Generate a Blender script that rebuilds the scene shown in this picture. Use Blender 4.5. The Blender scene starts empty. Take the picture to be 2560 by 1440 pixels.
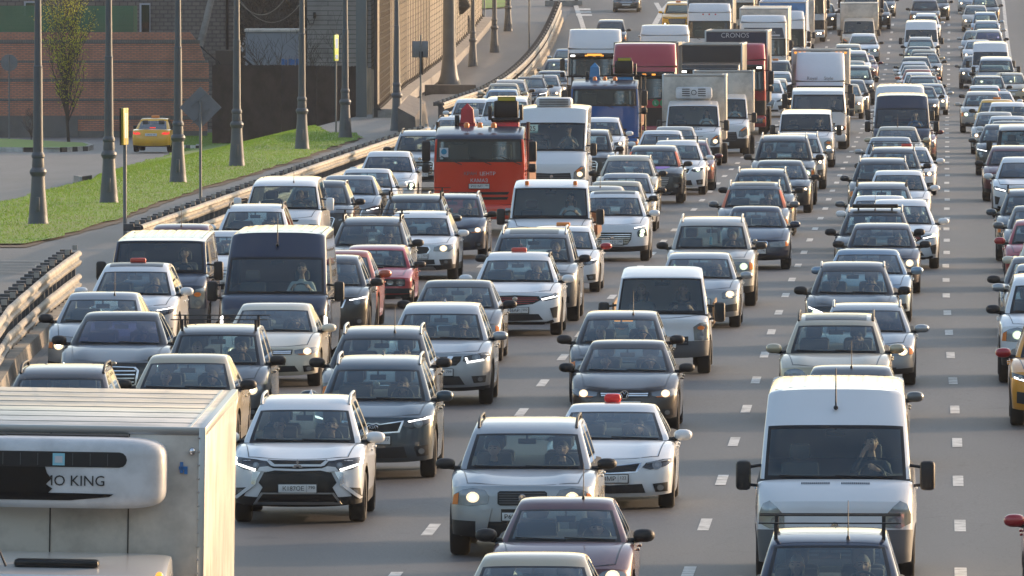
import bpy, bmesh, math, random
from mathutils import Vector, Matrix
from mathutils.bvhtree import BVHTree
from mathutils.geometry import delaunay_2d_cdt
random.seed(7)
R = math.radians
# ------------------------------------------------------------------ camera, sky, sun, exposure
F = 30600.0 / 2560.0          # focal length in frame widths (long telephoto)
H = 8.55                      # camera height above the carriageway
C0 = -250.0                   # picture row of the level horizon (2560 px wide picture)
FX = 30600.0
scene = bpy.context.scene
cam_d = bpy.data.cameras.new("camera")
cam_d.sensor_width = 36.0
cam_d.lens = 36.0 * F
cam_d.clip_start = 1.0
cam_d.clip_end = 6000.0
cam = bpy.data.objects.new("camera", cam_d)
scene.collection.objects.link(cam)
cam.location = (0, 0, H)
cam.rotation_euler = (R(90) - math.atan((720 - C0) / FX), 0, 0)
scene.camera = cam

SUN_DIR = Vector((0.84, 0.54, 0.235)).normalized()     # towards the sun
world = bpy.data.worlds.new("World")
scene.world = world
world.use_nodes = True
wn = world.node_tree
bg = wn.nodes["Background"]
sky = wn.nodes.new("ShaderNodeTexSky")
sky.sky_type = 'NISHITA'
sky.sun_disc = False
sky.sun_elevation = math.asin(SUN_DIR.z)
sky.sun_rotation = math.atan2(SUN_DIR.x, SUN_DIR.y)
sky.air_density = 1.0
sky.dust_density = 1.8
sky.ozone_density = 0.8
# broken cloud: it shows in the glass and the paint
_tc = wn.nodes.new("ShaderNodeTexCoord"); _mp = wn.nodes.new("ShaderNodeMapping"); _mp.inputs["Scale"].default_value = (1.0, 1.0, 2.2)
_n = wn.nodes.new("ShaderNodeTexNoise"); _n.inputs["Scale"].default_value = 3.2; _n.inputs["Detail"].default_value = 7; _n.inputs["Roughness"].default_value = .55; _n.inputs["Distortion"].default_value = .4
_r = wn.nodes.new("ShaderNodeMapRange"); _r.inputs[1].default_value = .44; _r.inputs[2].default_value = .60
_mu = wn.nodes.new("ShaderNodeMix"); _mu.data_type = 'RGBA'; _mu.blend_type = 'MULTIPLY'; _mu.inputs["Factor"].default_value = 1
_mu.inputs["B"].default_value = (1.66, 1.42, 1.24, 1)
_mx = wn.nodes.new("ShaderNodeMix"); _mx.data_type = 'RGBA'
wn.links.new(_tc.outputs["Generated"], _mp.inputs[0]); wn.links.new(_mp.outputs[0], _n.inputs["Vector"]); wn.links.new(_n.outputs["Fac"], _r.inputs[0])
wn.links.new(sky.outputs[0], _mu.inputs["A"]); wn.links.new(sky.outputs[0], _mx.inputs["A"]); wn.links.new(_mu.outputs["Result"], _mx.inputs["B"])
wn.links.new(_r.outputs[0], _mx.inputs["Factor"])
# unseen dark band added as a skyline, away from the sun, to dim reflections
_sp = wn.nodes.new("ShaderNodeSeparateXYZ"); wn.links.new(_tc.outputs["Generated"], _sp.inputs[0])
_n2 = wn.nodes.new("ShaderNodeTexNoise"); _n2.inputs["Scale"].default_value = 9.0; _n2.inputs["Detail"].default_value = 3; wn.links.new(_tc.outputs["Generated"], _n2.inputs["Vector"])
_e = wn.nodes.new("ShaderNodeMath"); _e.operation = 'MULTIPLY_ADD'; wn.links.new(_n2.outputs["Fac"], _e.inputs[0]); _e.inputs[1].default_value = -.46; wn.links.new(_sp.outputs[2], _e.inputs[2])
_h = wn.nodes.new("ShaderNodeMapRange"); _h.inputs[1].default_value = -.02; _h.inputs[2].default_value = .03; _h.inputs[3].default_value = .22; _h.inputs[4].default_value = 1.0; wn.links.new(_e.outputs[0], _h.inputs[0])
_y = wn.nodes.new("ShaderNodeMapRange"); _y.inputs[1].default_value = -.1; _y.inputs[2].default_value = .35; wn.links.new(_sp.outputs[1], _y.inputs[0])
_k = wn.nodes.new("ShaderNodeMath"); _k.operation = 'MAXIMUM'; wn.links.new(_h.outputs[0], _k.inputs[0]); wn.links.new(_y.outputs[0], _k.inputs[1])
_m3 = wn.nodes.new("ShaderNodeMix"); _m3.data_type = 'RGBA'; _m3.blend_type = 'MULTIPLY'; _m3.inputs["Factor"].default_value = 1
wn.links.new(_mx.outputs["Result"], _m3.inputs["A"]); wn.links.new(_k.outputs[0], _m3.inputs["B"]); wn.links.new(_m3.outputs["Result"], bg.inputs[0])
bg.inputs[1].default_value = 0.15
sun_d = bpy.data.lights.new("sun", 'SUN')
sun_d.energy = 2.2
sun_d.angle = R(0.6)
sun_d.color = (1.0, 0.68, 0.44)
sun = bpy.data.objects.new("sun", sun_d)
scene.collection.objects.link(sun)
sun.location = (60, 30, 60)
sun.rotation_euler = (-SUN_DIR).to_track_quat('-Z', 'Y').to_euler()
scene.view_settings.view_transform = 'Standard'
scene.view_settings.look = 'None'
scene.view_settings.gamma = 1.0
scene.view_settings.exposure = 1.14
scene.cycles.max_bounces = 6
scene.cycles.transparent_max_bounces = 12
scene.cycles.use_denoising = True

# ------------------------------------------------------------------ road geometry measured from the dashes (12 m period)
_ys = [1317,1201.6,1105,1025,954,888.3,830.3,780.6,740,701,666,632,601.4,572.5,547.2,522.8,499.7,477.2,457.2,438.6,
       422,406.5,392.5,379.2,367,355.8,344,333,322,312,303,294.4,285.5,276,266,255.2,244.4,234,223,211.5,199.4,187.5,175,
       162,148.8,134,117.5,100.6,82.2,63.6,43.6,23.3,5.6]
_zs = [H - (y - C0) * (167 + 12 * i) / FX for i, y in enumerate(_ys)]
for _k in range(3):
    _zs = [_zs[0]] + [(_zs[i-1] + 2*_zs[i] + _zs[i+1]) / 4 for i in range(1, len(_zs)-1)] + [_zs[-1]]
def interp(xs, ys, x):
    if x <= xs[0]: return ys[0]
    if x >= xs[-1]: return ys[-1]
    lo, hi = 0, len(xs) - 1
    while hi - lo > 1:
        m = (lo + hi) // 2
        if xs[m] <= x: lo = m
        else: hi = m
    t = (x - xs[lo]) / (xs[hi] - xs[lo])
    return ys[lo] + (ys[hi] - ys[lo]) * t
_ds = [167 + 12 * i for i in range(len(_ys))]
def zr(d):
    if d > _ds[-1]: return _zs[-1] + (d - _ds[-1]) * 0.011
    return interp(_ds, _zs, d)
_xd = [167,203,251,287,347,407,467,527,587,647,707,791]
_xx = [6.11,7.36,8.93,10.18,12.34,14.47,16.6,18.72,20.93,23.08,25.22,28.25]
def x1(d):
    if d < 167: return 6.11 + (d - 167) * 0.0350
    if d > 791: return 28.25 + (d - 791) * 0.0355
    return interp(_xd, _xx, d)
def head(d): return math.atan((x1(d + 40) - x1(d - 40)) / 80.0)
def row(d, z): return C0 + FX * (H - z) / d
def lerp(a, b, t): return a + (b - a) * t
def sstep(a, b, x):
    t = min(1, max(0, (x - a) / (b - a))); return t * t * (3 - 2 * t)
_yd = [0, 280, 398, 535, 620, 760, 5000]
_yz = [0, 0.0, -1.2, -2.5, -3.36, -3.6, -3.6]
def zt(x, d):                                  # terrain
    o = x - x1(d)
    k = sstep(-25.4, -33.0, o) if d > 200 else 0
    far = sstep(640, 700, d)
    k *= 1 - far
    return lerp(zr(d), interp(_yd, _yz, d), k)
def hit(px, py):                               # picture point -> point on the terrain
    lo, hi = 90.0, 1200.0
    best = None
    d = 90.0
    while d < 1200:
        x = (px - 1280) * d / FX
        if row(d, zt(x, d)) <= py: best = d; break
        d += 1.0
    d = best or 1200
    x = (px - 1280) * d / FX
    return x, d, zt(x, d)

# ------------------------------------------------------------------ materials
MATS = {}
def srgb(h):
    if isinstance(h, str):
        h = h.lstrip('#'); v = [int(h[i:i+2], 16) / 255 for i in (0, 2, 4)]
        return tuple(((c + 0.055) / 1.055) ** 2.4 if c > 0.04045 else c / 12.92 for c in v)
    return h
def mat(name, col, rough=0.5, metal=0.0, coat=0.0, emit=None, estr=0.0, bump=0.0, bscale=20.0, vary=0.0, vscale=3.0, spec=None, col2=None):
    if name in MATS: return MATS[name]
    m = bpy.data.materials.new(name); m.use_nodes = True
    nt = m.node_tree; b = nt.nodes["Principled BSDF"]
    c = srgb(col)
    b.inputs["Base Color"].default_value = (*c, 1)
    b.inputs["Roughness"].default_value = rough
    b.inputs["Metallic"].default_value = metal
    if spec is not None: b.inputs["Specular IOR Level"].default_value = spec
    if coat: b.inputs["Coat Weight"].default_value = coat; b.inputs["Coat Roughness"].default_value = 0.06
    if emit: b.inputs["Emission Color"].default_value = (*srgb(emit), 1); b.inputs["Emission Strength"].default_value = estr
    if vary or bump:
        tc = nt.nodes.new("ShaderNodeTexCoord")
        n = nt.nodes.new("ShaderNodeTexNoise"); n.inputs["Scale"].default_value = vscale if vary else bscale
        n.inputs["Detail"].default_value = 6; n.inputs["Roughness"].default_value = 0.6
        nt.links.new(tc.outputs["Object"], n.inputs["Vector"])
        if vary:
            mx = nt.nodes.new("ShaderNodeMix"); mx.data_type = 'RGBA'
            c2 = srgb(col2) if col2 else tuple(v * (1 - vary) for v in c)
            mx.inputs["A"].default_value = (*c, 1); mx.inputs["B"].default_value = (*c2, 1)
            rp = nt.nodes.new("ShaderNodeMapRange"); rp.inputs[1].default_value = 0.42; rp.inputs[2].default_value = 0.66
            nt.links.new(n.outputs["Fac"], rp.inputs[0]); nt.links.new(rp.outputs[0], mx.inputs["Factor"])
            nt.links.new(mx.outputs["Result"], b.inputs["Base Color"])
        if bump:
            bm_ = nt.nodes.new("ShaderNodeBump"); bm_.inputs["Strength"].default_value = bump
            nt.links.new(n.outputs["Fac"], bm_.inputs["Height"]); nt.links.new(bm_.outputs["Normal"], b.inputs["Normal"])
    MATS[name] = m
    return m
def paint(name, col, metal=0.0, dirt=0.5):
    """car paint: coat over the colour, road film towards the sills (dirt with a shape of its own)"""
    key = 'paint_' + name
    if key in MATS: return MATS[key]
    m = bpy.data.materials.new(key); m.use_nodes = True
    nt = m.node_tree; b = nt.nodes["Principled BSDF"]; L = nt.links.new
    c = srgb(col)
    b.inputs["Roughness"].default_value = 0.38 if metal else 0.32
    b.inputs["Metallic"].default_value = metal
    b.inputs["Specular IOR Level"].default_value = 0.3
    b.inputs["Coat Weight"].default_value = 0.85; b.inputs["Coat Roughness"].default_value = 0.03
    tc = nt.nodes.new("ShaderNodeTexCoord")
    sp = nt.nodes.new("ShaderNodeSeparateXYZ"); L(tc.outputs["Object"], sp.inputs[0])
    n = nt.nodes.new("ShaderNodeTexNoise"); n.inputs["Scale"].default_value = 2.2; n.inputs["Detail"].default_value = 5
    L(tc.outputs["Object"], n.inputs["Vector"])
    mr = nt.nodes.new("ShaderNodeMapRange"); mr.inputs[1].default_value = 1.0; mr.inputs[2].default_value = 0.2
    L(sp.outputs[2], mr.inputs[0])
    mu = nt.nodes.new("ShaderNodeMath"); mu.operation = 'MULTIPLY'; L(mr.outputs[0], mu.inputs[0]); L(n.outputs["Fac"], mu.inputs[1])
    mu2 = nt.nodes.new("ShaderNodeMath"); mu2.operation = 'MULTIPLY_ADD'; L(mu.outputs[0], mu2.inputs[0]); mu2.inputs[1].default_value = dirt
    n2 = nt.nodes.new("ShaderNodeMath"); n2.operation = 'MULTIPLY'; L(n.outputs["Fac"], n2.inputs[0]); n2.inputs[1].default_value = 0.10
    L(n2.outputs[0], mu2.inputs[2])
    mx = nt.nodes.new("ShaderNodeMix"); mx.data_type = 'RGBA'
    mx.inputs["A"].default_value = (*c, 1); mx.inputs["B"].default_value = (0.13, 0.115, 0.095, 1)
    L(mu2.outputs[0], mx.inputs["Factor"])
    # roof tan: dust film with low sun's warmth painted into the colour
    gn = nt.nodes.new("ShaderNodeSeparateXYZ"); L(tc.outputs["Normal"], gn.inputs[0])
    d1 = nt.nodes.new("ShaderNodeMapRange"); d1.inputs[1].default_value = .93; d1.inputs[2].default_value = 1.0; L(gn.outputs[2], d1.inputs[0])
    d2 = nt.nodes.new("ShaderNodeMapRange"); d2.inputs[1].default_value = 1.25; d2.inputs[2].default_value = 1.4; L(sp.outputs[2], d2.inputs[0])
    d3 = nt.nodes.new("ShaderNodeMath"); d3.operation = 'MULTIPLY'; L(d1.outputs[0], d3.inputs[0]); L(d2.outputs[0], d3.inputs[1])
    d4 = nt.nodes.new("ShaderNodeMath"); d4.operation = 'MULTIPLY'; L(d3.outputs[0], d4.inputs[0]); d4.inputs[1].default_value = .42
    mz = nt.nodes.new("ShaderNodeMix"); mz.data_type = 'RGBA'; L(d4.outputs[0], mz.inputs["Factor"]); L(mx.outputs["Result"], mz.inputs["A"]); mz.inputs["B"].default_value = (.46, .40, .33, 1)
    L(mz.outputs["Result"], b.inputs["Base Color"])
    r2 = nt.nodes.new("ShaderNodeMapRange"); r2.inputs[3].default_value = 0.92; r2.inputs[4].default_value = 0.35
    L(mu2.outputs[0], r2.inputs[0]); L(r2.outputs[0], b.inputs["Coat Weight"])
    MATS[key] = m
    return m
def glass_mat(name, tint, trans=0.5, base=(0.02, 0.03, 0.035)):
    if name in MATS: return MATS[name]
    m = bpy.data.materials.new(name); m.use_nodes = True
    nt = m.node_tree; nt.nodes.clear(); L = nt.links.new
    out = nt.nodes.new("ShaderNodeOutputMaterial")
    tr = nt.nodes.new("ShaderNodeBsdfTransparent"); tr.inputs[0].default_value = (*tint, 1)
    gl = nt.nodes.new("ShaderNodeBsdfGlossy"); gl.inputs["Roughness"].default_value = 0.03
    gl.inputs["Color"].default_value = (0.9, 0.95, 1.0, 1)
    df = nt.nodes.new("ShaderNodeBsdfDiffuse"); df.inputs[0].default_value = (*base, 1)
    m0 = nt.nodes.new("ShaderNodeMixShader"); m0.inputs[0].default_value = trans
    L(df.outputs[0], m0.inputs[1]); L(tr.outputs[0], m0.inputs[2])
    fr = nt.nodes.new("ShaderNodeLayerWeight"); fr.inputs[0].default_value = .5
    pw = nt.nodes.new("ShaderNodeMath"); pw.operation = 'POWER'; pw.inputs[1].default_value = 3.6; L(fr.outputs["Facing"], pw.inputs[0])
    ma = nt.nodes.new("ShaderNodeMath"); ma.operation = 'MULTIPLY_ADD'; ma.inputs[1].default_value = 1.0; ma.inputs[2].default_value = 0.10
    L(pw.outputs[0], ma.inputs[0])
    cl = nt.nodes.new("ShaderNodeClamp"); L(ma.outputs[0], cl.inputs[0])
    m1 = nt.nodes.new("ShaderNodeMixShader"); L(cl.outputs[0], m1.inputs[0]); L(m0.outputs[0], m1.inputs[1]); L(gl.outputs[0], m1.inputs[2])
    L(m1.outputs[0], out.inputs[0])
    MATS[name] = m
    return m
glass_mat('glass', (0.66, 0.78, 0.76), 0.85, (0.045, 0.08, 0.08))
glass_mat('glass_dark', (0.16, 0.22, 0.26), 0.7)
glass_mat('glass_truck', (0.45, 0.55, 0.56), 0.75, (0.03, 0.045, 0.05))
glass_mat('glass_violet', (0.25, 0.22, 0.5), 0.6, (0.02, 0.02, 0.07))  # limousine's reflected blue sky put into the windscreen tint
glass_mat('glass_red', (0.40, 0.15, 0.18), 0.6, (0.09, 0.025, 0.035))
glass_mat('lens', (0.85, 0.9, 0.95), 0.9, (0.3, 0.3, 0.3))
mat('frit', '#0b0c0e', 0.35)
mat('black_plastic', (0.011, 0.011, 0.012), 0.55, vary=0.3, vscale=6)
mat('grey_plastic', (0.10, 0.105, 0.11), 0.6)
mat('gloss_black', (0.006, 0.006, 0.007), 0.3, coat=0.12, spec=0.3)
mat('chrome', (0.62, 0.63, 0.65), 0.16, 1.0)
mat('alu', (0.42, 0.42, 0.42), 0.35, 0.9)
mat('rubber', (0.017, 0.016, 0.015), 0.85, bump=0.3, bscale=60)
mat('rim', (0.30, 0.30, 0.31), 0.4, 0.8)
mat('steel_dark', (0.05, 0.045, 0.04), 0.6, 0.3)
mat('cabin', (0.035, 0.036, 0.038), 0.8)
mat('cabin_dark', (0.012, 0.012, 0.013), 0.9)
mat('seat', (0.07, 0.07, 0.072), 0.85)
mat('seat_beige', (0.22, 0.17, 0.12), 0.8)
mat('lamp_house', (0.22, 0.23, 0.24), 0.25, 0.7)
mat('lamp_dark', (0.03, 0.03, 0.034), 0.2, 0.2, coat=0.8)
mat('lamp_on', (0.9, 0.9, 0.85), 0.3, emit=(1.0, 0.88, 0.66), estr=3.5)
mat('lamp_glow', (0.6, 0.55, 0.45), 0.3, emit=(1.0, 0.72, 0.40), estr=0.6)
mat('lamp_glow_x', (0.6, 0.62, 0.5), 0.3, emit=(0.80, 1.0, 0.62), estr=0.40)
mat('lamp_xenon', (0.9, 0.9, 0.95), 0.3, emit=(0.92, 1.0, 0.80), estr=3.5)
mat('lamp_drl', (0.9, 0.9, 0.95), 0.3, emit=(1.0, 0.97, 0.92), estr=1.6)
mat('lamp_amber', (0.8, 0.3, 0.03), 0.3, emit=(1.0, 0.36, 0.05), estr=0.7)
mat('amber', (0.75, 0.20, 0.03), 0.3)
mat('red_lens', (0.5, 0.02, 0.02), 0.3)
mat('lamp_red', (0.8, 0.05, 0.03), 0.3, emit=(1.0, 0.03, 0.015), estr=0.45)
mat('fog_glass', (0.28, 0.29, 0.29), 0.12, 0.6)
mat('plate_white', (0.62, 0.62, 0.60), 0.5)
mat('ink', (0.02, 0.02, 0.02), 0.6)
mat('taxi_red', (0.55, 0.07, 0.05), 0.45)
mat('taxi_orange', (0.72, 0.25, 0.06), 0.45)
mat('skin', (0.45, 0.26, 0.19), 0.6)
mat('hair_dark', (0.02, 0.014, 0.01), 0.8)
mat('hair_grey', (0.25, 0.24, 0.23), 0.8)
mat('hair_fair', (0.30, 0.19, 0.09), 0.8)
mat('cloth_dark', (0.03, 0.035, 0.05), 0.9)
mat('cloth_white', (0.55, 0.56, 0.58), 0.9)
mat('cloth_red', (0.32, 0.015, 0.03), 0.9)
mat('cloth_blue', (0.08, 0.14, 0.30), 0.9)
mat('cloth_grey', (0.16, 0.16, 0.17), 0.9)
mat('cloth_orange', (0.45, 0.13, 0.04), 0.9)
mat('sticker_blue', (0.02, 0.22, 0.36), 0.5)
mat('sticker_yellow', (0.45, 0.38, 0.03), 0.5)
mat('sticker_cyan', (0.25, 0.55, 0.65), 0.5)
mat('purple', (0.22, 0.12, 0.5), 0.4)
mat('paper', (0.55, 0.70, 0.62), 0.7)
PA = dict(white=('#d9dcde', 0), silver=('#9fa3a6', .55), grey=('#5f6264', .4), dark=('#26292c', .25), black=('#08090a', 0), navy=('#071c38', .0),
          bluegrey=('#2f404b', .3), beige=('#b3a88f', .35), cream=('#d2cab6', 0), brown=('#2c2320', .25), maroon=('#5a3236', .3), red=('#a31622', .1),
          darkred=('#5b1520', .3), orange=('#b2583a', .4), yellow=('#eab010', 0), taxi=('#f2b200', 0), amberpaint=('#e29410', .0), blue=('#14488a', .1),
          kred=('#d8300c', 0), kblue=('#00559a', 0), sblue=('#7f98ad', .5), green=('#26322f', .3), mred=('#a3303c', 0), purpledark=('#2b2530', .3),
          offwhite=('#c3c0b4', 0), lightgrey=('#a9a7a0', 0))
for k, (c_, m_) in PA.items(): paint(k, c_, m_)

# ------------------------------------------------------------------ mesh container and primitives
class M:
    def __init__(s): s.v = []; s.f = []; s.m = []; s.names = []
    def mi(s, name):
        if name not in s.names: s.names.append(name)
        return s.names.index(name)
    def add(s, v, f, name, T=None):
        o = len(s.v); k = s.mi(name)
        if T is not None: v = [tuple(T @ Vector(p)) for p in v]
        s.v += [tuple(p) for p in v]
        for q in f: s.f.append(tuple(i + o for i in q)); s.m.append(k)
        return s
    def merge(s, o, T=None):
        b = len(s.v)
        vs = o.v if T is None else [tuple(T @ Vector(p)) for p in o.v]
        s.v += vs
        for q, k in zip(o.f, o.m): s.f.append(tuple(i + b for i in q)); s.m.append(s.mi(o.names[k]))
        return s
    def box(s, x0, x1_, y0, y1_, z0, z1_, name, bev=0.0, T=None):
        if bev <= 0:
            v = [(x, y, z) for x in (x0, x1_) for y in (y0, y1_) for z in (z0, z1_)]
            f = [(0,1,3,2),(4,6,7,5),(0,4,5,1),(2,3,7,6),(0,2,6,4),(1,5,7,3)]
            return s.add(v, f, name, T)
        b = min(bev, (x1_-x0)/2.01, (y1_-y0)/2.01, (z1_-z0)/2.01)
        bm = bmesh.new(); bmesh.ops.create_cube(bm, size=1.0)
        for q in bm.verts: q.co = ((x0+x1_)/2 + q.co.x*(x1_-x0), (y0+y1_)/2 + q.co.y*(y1_-y0), (z0+z1_)/2 + q.co.z*(z1_-z0))
        bmesh.ops.bevel(bm, geom=list(bm.edges), offset=b, segments=2, profile=0.5, affect='EDGES')
        v = [tuple(q.co) for q in bm.verts]; bm.verts.index_update()
        f = [tuple(q.index for q in fc.verts) for fc in bm.faces]; bm.free()
        return s.add(v, f, name, T)
    def lathe(s, prof, name, n=20, T=None, axis='z', cap=True):
        v = []; f = []
        for (r, h) in prof:
            for k in range(n):
                a = 2*math.pi*k/n
                c, q = r*math.cos(a), r*math.sin(a)
                v.append((c, q, h) if axis == 'z' else ((h, c, q) if axis == 'x' else (c, h, q)))
        for i in range(len(prof)-1):
            for k in range(n):
                a, b = i*n+k, i*n+(k+1) % n
                f.append((a, b, b+n, a+n))
        if cap:
            f.append(tuple(range(n-1, -1, -1))); f.append(tuple(range((len(prof)-1)*n, len(prof)*n)))
        return s.add(v, f, name, T)
    def tube(s, pts, r, name, n=8, T=None):
        pts = [Vector(p) for p in pts]; v = []; f = []
        for i, p in enumerate(pts):
            d = (pts[min(i+1, len(pts)-1)] - pts[max(i-1, 0)]).normalized()
            a = d.orthogonal().normalized() if abs(d.z) > .99 else d.cross(Vector((0,0,1))).normalized()
            b = d.cross(a).normalized(); rr = r[i] if isinstance(r, (list, tuple)) else r
            for k in range(n):
                t = 2*math.pi*k/n; v.append(tuple(p + a*math.cos(t)*rr + b*math.sin(t)*rr))
        for i in range(len(pts)-1):
            for k in range(n): f.append((i*n+k, i*n+(k+1) % n, (i+1)*n+(k+1) % n, (i+1)*n+k))
        f.append(tuple(range(n-1, -1, -1))); f.append(tuple(range((len(pts)-1)*n, len(pts)*n)))
        return s.add(v, f, name, T)
    def ell(s, c, r, name, n=12, m=8, T=None, p=1.0):
        v = []; f = []
        for i in range(m+1):
            a = math.pi*i/m
            for k in range(n):
                b = 2*math.pi*k/n
                q = (math.sin(a)*math.cos(b), math.sin(a)*math.sin(b), math.cos(a))
                q = [math.copysign(abs(t)**p, t) for t in q]
                v.append((c[0]+r[0]*q[0], c[1]+r[1]*q[1], c[2]+r[2]*q[2]))
        for i in range(m):
            for k in range(n): f.append((i*n+k, (i+1)*n+k, (i+1)*n+(k+1) % n, i*n+(k+1) % n))
        return s.add(v, f, name, T)
    def mesh(s, name='part', ang=38):
        me = bpy.data.meshes.new(name)
        me.from_pydata(s.v, [], s.f); me.update()
        for n in s.names: me.materials.append(None if n in ('PAINT', 'BULB', 'DRL', 'PAINT2', 'MIR', 'PIL', 'GLOW') else MATS[n])
        me.polygons.foreach_set('material_index', s.m)
        bm = bmesh.new(); bm.from_mesh(me)
        bmesh.ops.remove_doubles(bm, verts=bm.verts, dist=0.0004)
        bmesh.ops.dissolve_degenerate(bm, edges=bm.edges, dist=0.0002)
        bmesh.ops.recalc_face_normals(bm, faces=bm.faces)
        bm.to_mesh(me); bm.free()
        me.shade_smooth()
        try: me.set_sharp_from_angle(angle=R(ang))
        except Exception: pass
        me['slots'] = list(s.names)
        return me
COL = scene.collection
def link(name, mesh, parent=None, over=None):
    o = bpy.data.objects.new(name, mesh); COL.objects.link(o)
    if parent is not None: o.parent = parent
    if mesh is not None and over:
        for i, n in enumerate(mesh['slots']):
            if n in over:
                o.material_slots[i].link = 'OBJECT'; o.material_slots[i].material = over[n]
    return o
def empty(name, loc=(0,0,0), rot=(0,0,0)):
    o = bpy.data.objects.new(name, None); COL.objects.link(o); o.location = loc; o.rotation_euler = rot
    o.empty_display_size = 0.3
    return o
def tag(o, label=None, cat=None, group=None, kind=None):
    if label: o['label'] = label
    if cat: o['category'] = cat
    if group: o['group'] = group
    if kind: o['kind'] = kind
    return o
_tx = {}
def text_m(txt, size, name='ink', depth=0.004, align='CENTER'):
    """lettering as a mesh in the XZ plane facing -Y"""
    key = (txt, size, align)
    if key not in _tx:
        cu = bpy.data.curves.new('t', 'FONT'); cu.body = txt; cu.size = size; cu.extrude = depth; cu.align_x = align; cu.align_y = 'CENTER'; cu.resolution_u = 3
        ob = bpy.data.objects.new('t', cu); COL.objects.link(ob)
        dg = bpy.context.evaluated_depsgraph_get(); dg.update()
        me = bpy.data.meshes.new_from_object(ob.evaluated_get(dg))
        v = [(p.co.x, -p.co.z, p.co.y) for p in me.vertices]; f = [tuple(q.vertices) for q in me.polygons]
        bpy.data.objects.remove(ob); bpy.data.curves.remove(cu); bpy.data.meshes.remove(me)
        _tx[key] = (v, f)
    m = M(); v, f = _tx[key]; m.add(v, f, name)
    return m
# ------------------------------------------------------------------ vehicle shells
def sup(u, n):
    a = min(abs(u), 1.0)
    return 1 - max(0.0, 1 - a**n) ** (1.0/n)
UC = [0, .14, .28, .42, .55, .67, .77, .84, .90, .945, .975, .992, 1.0]
UC = [-u for u in UC[:0:-1]] + UC
class Shell:
    """closed box-like skin with rounded corners; keeps region tags so panes can be cut from it"""
    def __init__(s, T, fy, fz, cf, stations, ry, rz, cr, W, bottom, nF=2.8, nT=5.0, dropF=None, lift=0.04, crease=0.0):
        s.T, s.st = T, stations
        s.faces = []; s.v = []; s.key = {}
        n = len(T); m = len(stations); UL = UC
        y1_, z1_, sw1, dr1 = stations[0]; yl, zl, swl, drl = stations[-1]
        def Fp(u, i):
            t = T[i]; y = fy(t) + (cf(t) - fy(t)) * sup(u, nF)
            z = fz(t) - dr1 * t**2 * sup(u, nT) + lift * (1 - t)**2 * abs(u)**3
            return (u * W(cf(t), fz(t) - dr1*t**2 + lift*(1-t)**2), y, z)
        def Rp(u, i):
            t = T[i]; y = ry(t) + (cr(t) - ry(t)) * sup(u, nF)
            z = rz(t) - drl * t**2 * sup(u, nT) + lift * (1 - t)**2 * abs(u)**3
            return (u * W(cr(t), rz(t) - drl*t**2 + lift*(1-t)**2), y, z)
        def Tp(u, j):
            y, z, sw, dr = stations[j]
            cz = crease*(math.exp(-((abs(u)-.60)/.13)**2) - .5*math.exp(-(u/.35)**2))*math.sin(math.pi*min(1, j/7.0)) if crease and j < 8 else 0
            return (u * W(y + sw, z - dr), y + sw * sup(u, nF), z - dr * sup(u, nT) + cz)
        def Sp(sg, i, j):
            if i == n-1: return Tp(sg, j)
            if j == 0: return Fp(sg, i)
            if j == m-1: return Rp(sg, i)
            x_, yt, zt_ = Tp(1, j); t = T[i]
            y = yt + (cf(t) - cf(1)) * max(0, 1 - j/3.0) + (cr(t) - cr(1)) * max(0, 1 - (m-1-j)/3.0)
            zb = bottom(y); z = zb + (zt_ - zb) * t
            return (sg * W(y, z), y, z)
        for i in range(n-1):
            for a in range(len(UL)-1):
                s.q('F', i, a, [Fp(UL[a], i), Fp(UL[a+1], i), Fp(UL[a+1], i+1), Fp(UL[a], i+1)])
                s.q('R', i, a, [Rp(UL[a], i), Rp(UL[a], i+1), Rp(UL[a+1], i+1), Rp(UL[a+1], i)])
            for j in range(m-1):
                for sg in (-1, 1):
                    q = [Sp(sg, i, j), Sp(sg, i, j+1), Sp(sg, i+1, j+1), Sp(sg, i+1, j)]
                    s.q('S', i, j, q if sg > 0 else q[::-1], sg)
        for j in range(m-1):
            for a in range(len(UL)-1):
                s.q('T', j, a, [Tp(UL[a], j), Tp(UL[a+1], j), Tp(UL[a+1], j+1), Tp(UL[a], j+1)])
    def vi(s, p):
        k = (round(p[0], 3), round(p[1], 3), round(p[2], 3))
        if k not in s.key: s.key[k] = len(s.v); s.v.append(p)
        return s.key[k]
    def q(s, reg, i, a, pts, sg=0):
        ids = []
        for p in pts:
            k = s.vi(p)
            if k not in ids: ids.append(k)
        if len(ids) > 2: s.faces.append((reg, i, a, sg, tuple(ids)))
    def u(s, a): return (UC[a] + UC[a+1]) / 2
    def pull(s, m, pred, name, off=0.0):
        mp = {}; vs = []; fs = []
        for fc in s.faces:
            nm = pred(fc)
            if not nm: continue
            ids = []
            for k in fc[4]:
                if k not in mp: mp[k] = len(vs); vs.append(s.v[k])
                ids.append(mp[k])
            fs.append((tuple(ids), nm if isinstance(nm, str) else name))
        o = len(m.v); m.v += vs
        for f, nm in fs: m.f.append(tuple(i + o for i in f)); m.m.append(m.mi(nm))
        return m
    def bvh(s):
        return BVHTree.FromPolygons(s.v, [f[4] for f in s.faces])
def ray(bvhs, o, d):
    best = None
    for b in bvhs:
        h = b.ray_cast(Vector(o), Vector(d))
        if h[0] is not None and (best is None or h[3] < best[3]): best = h
    return best
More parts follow.
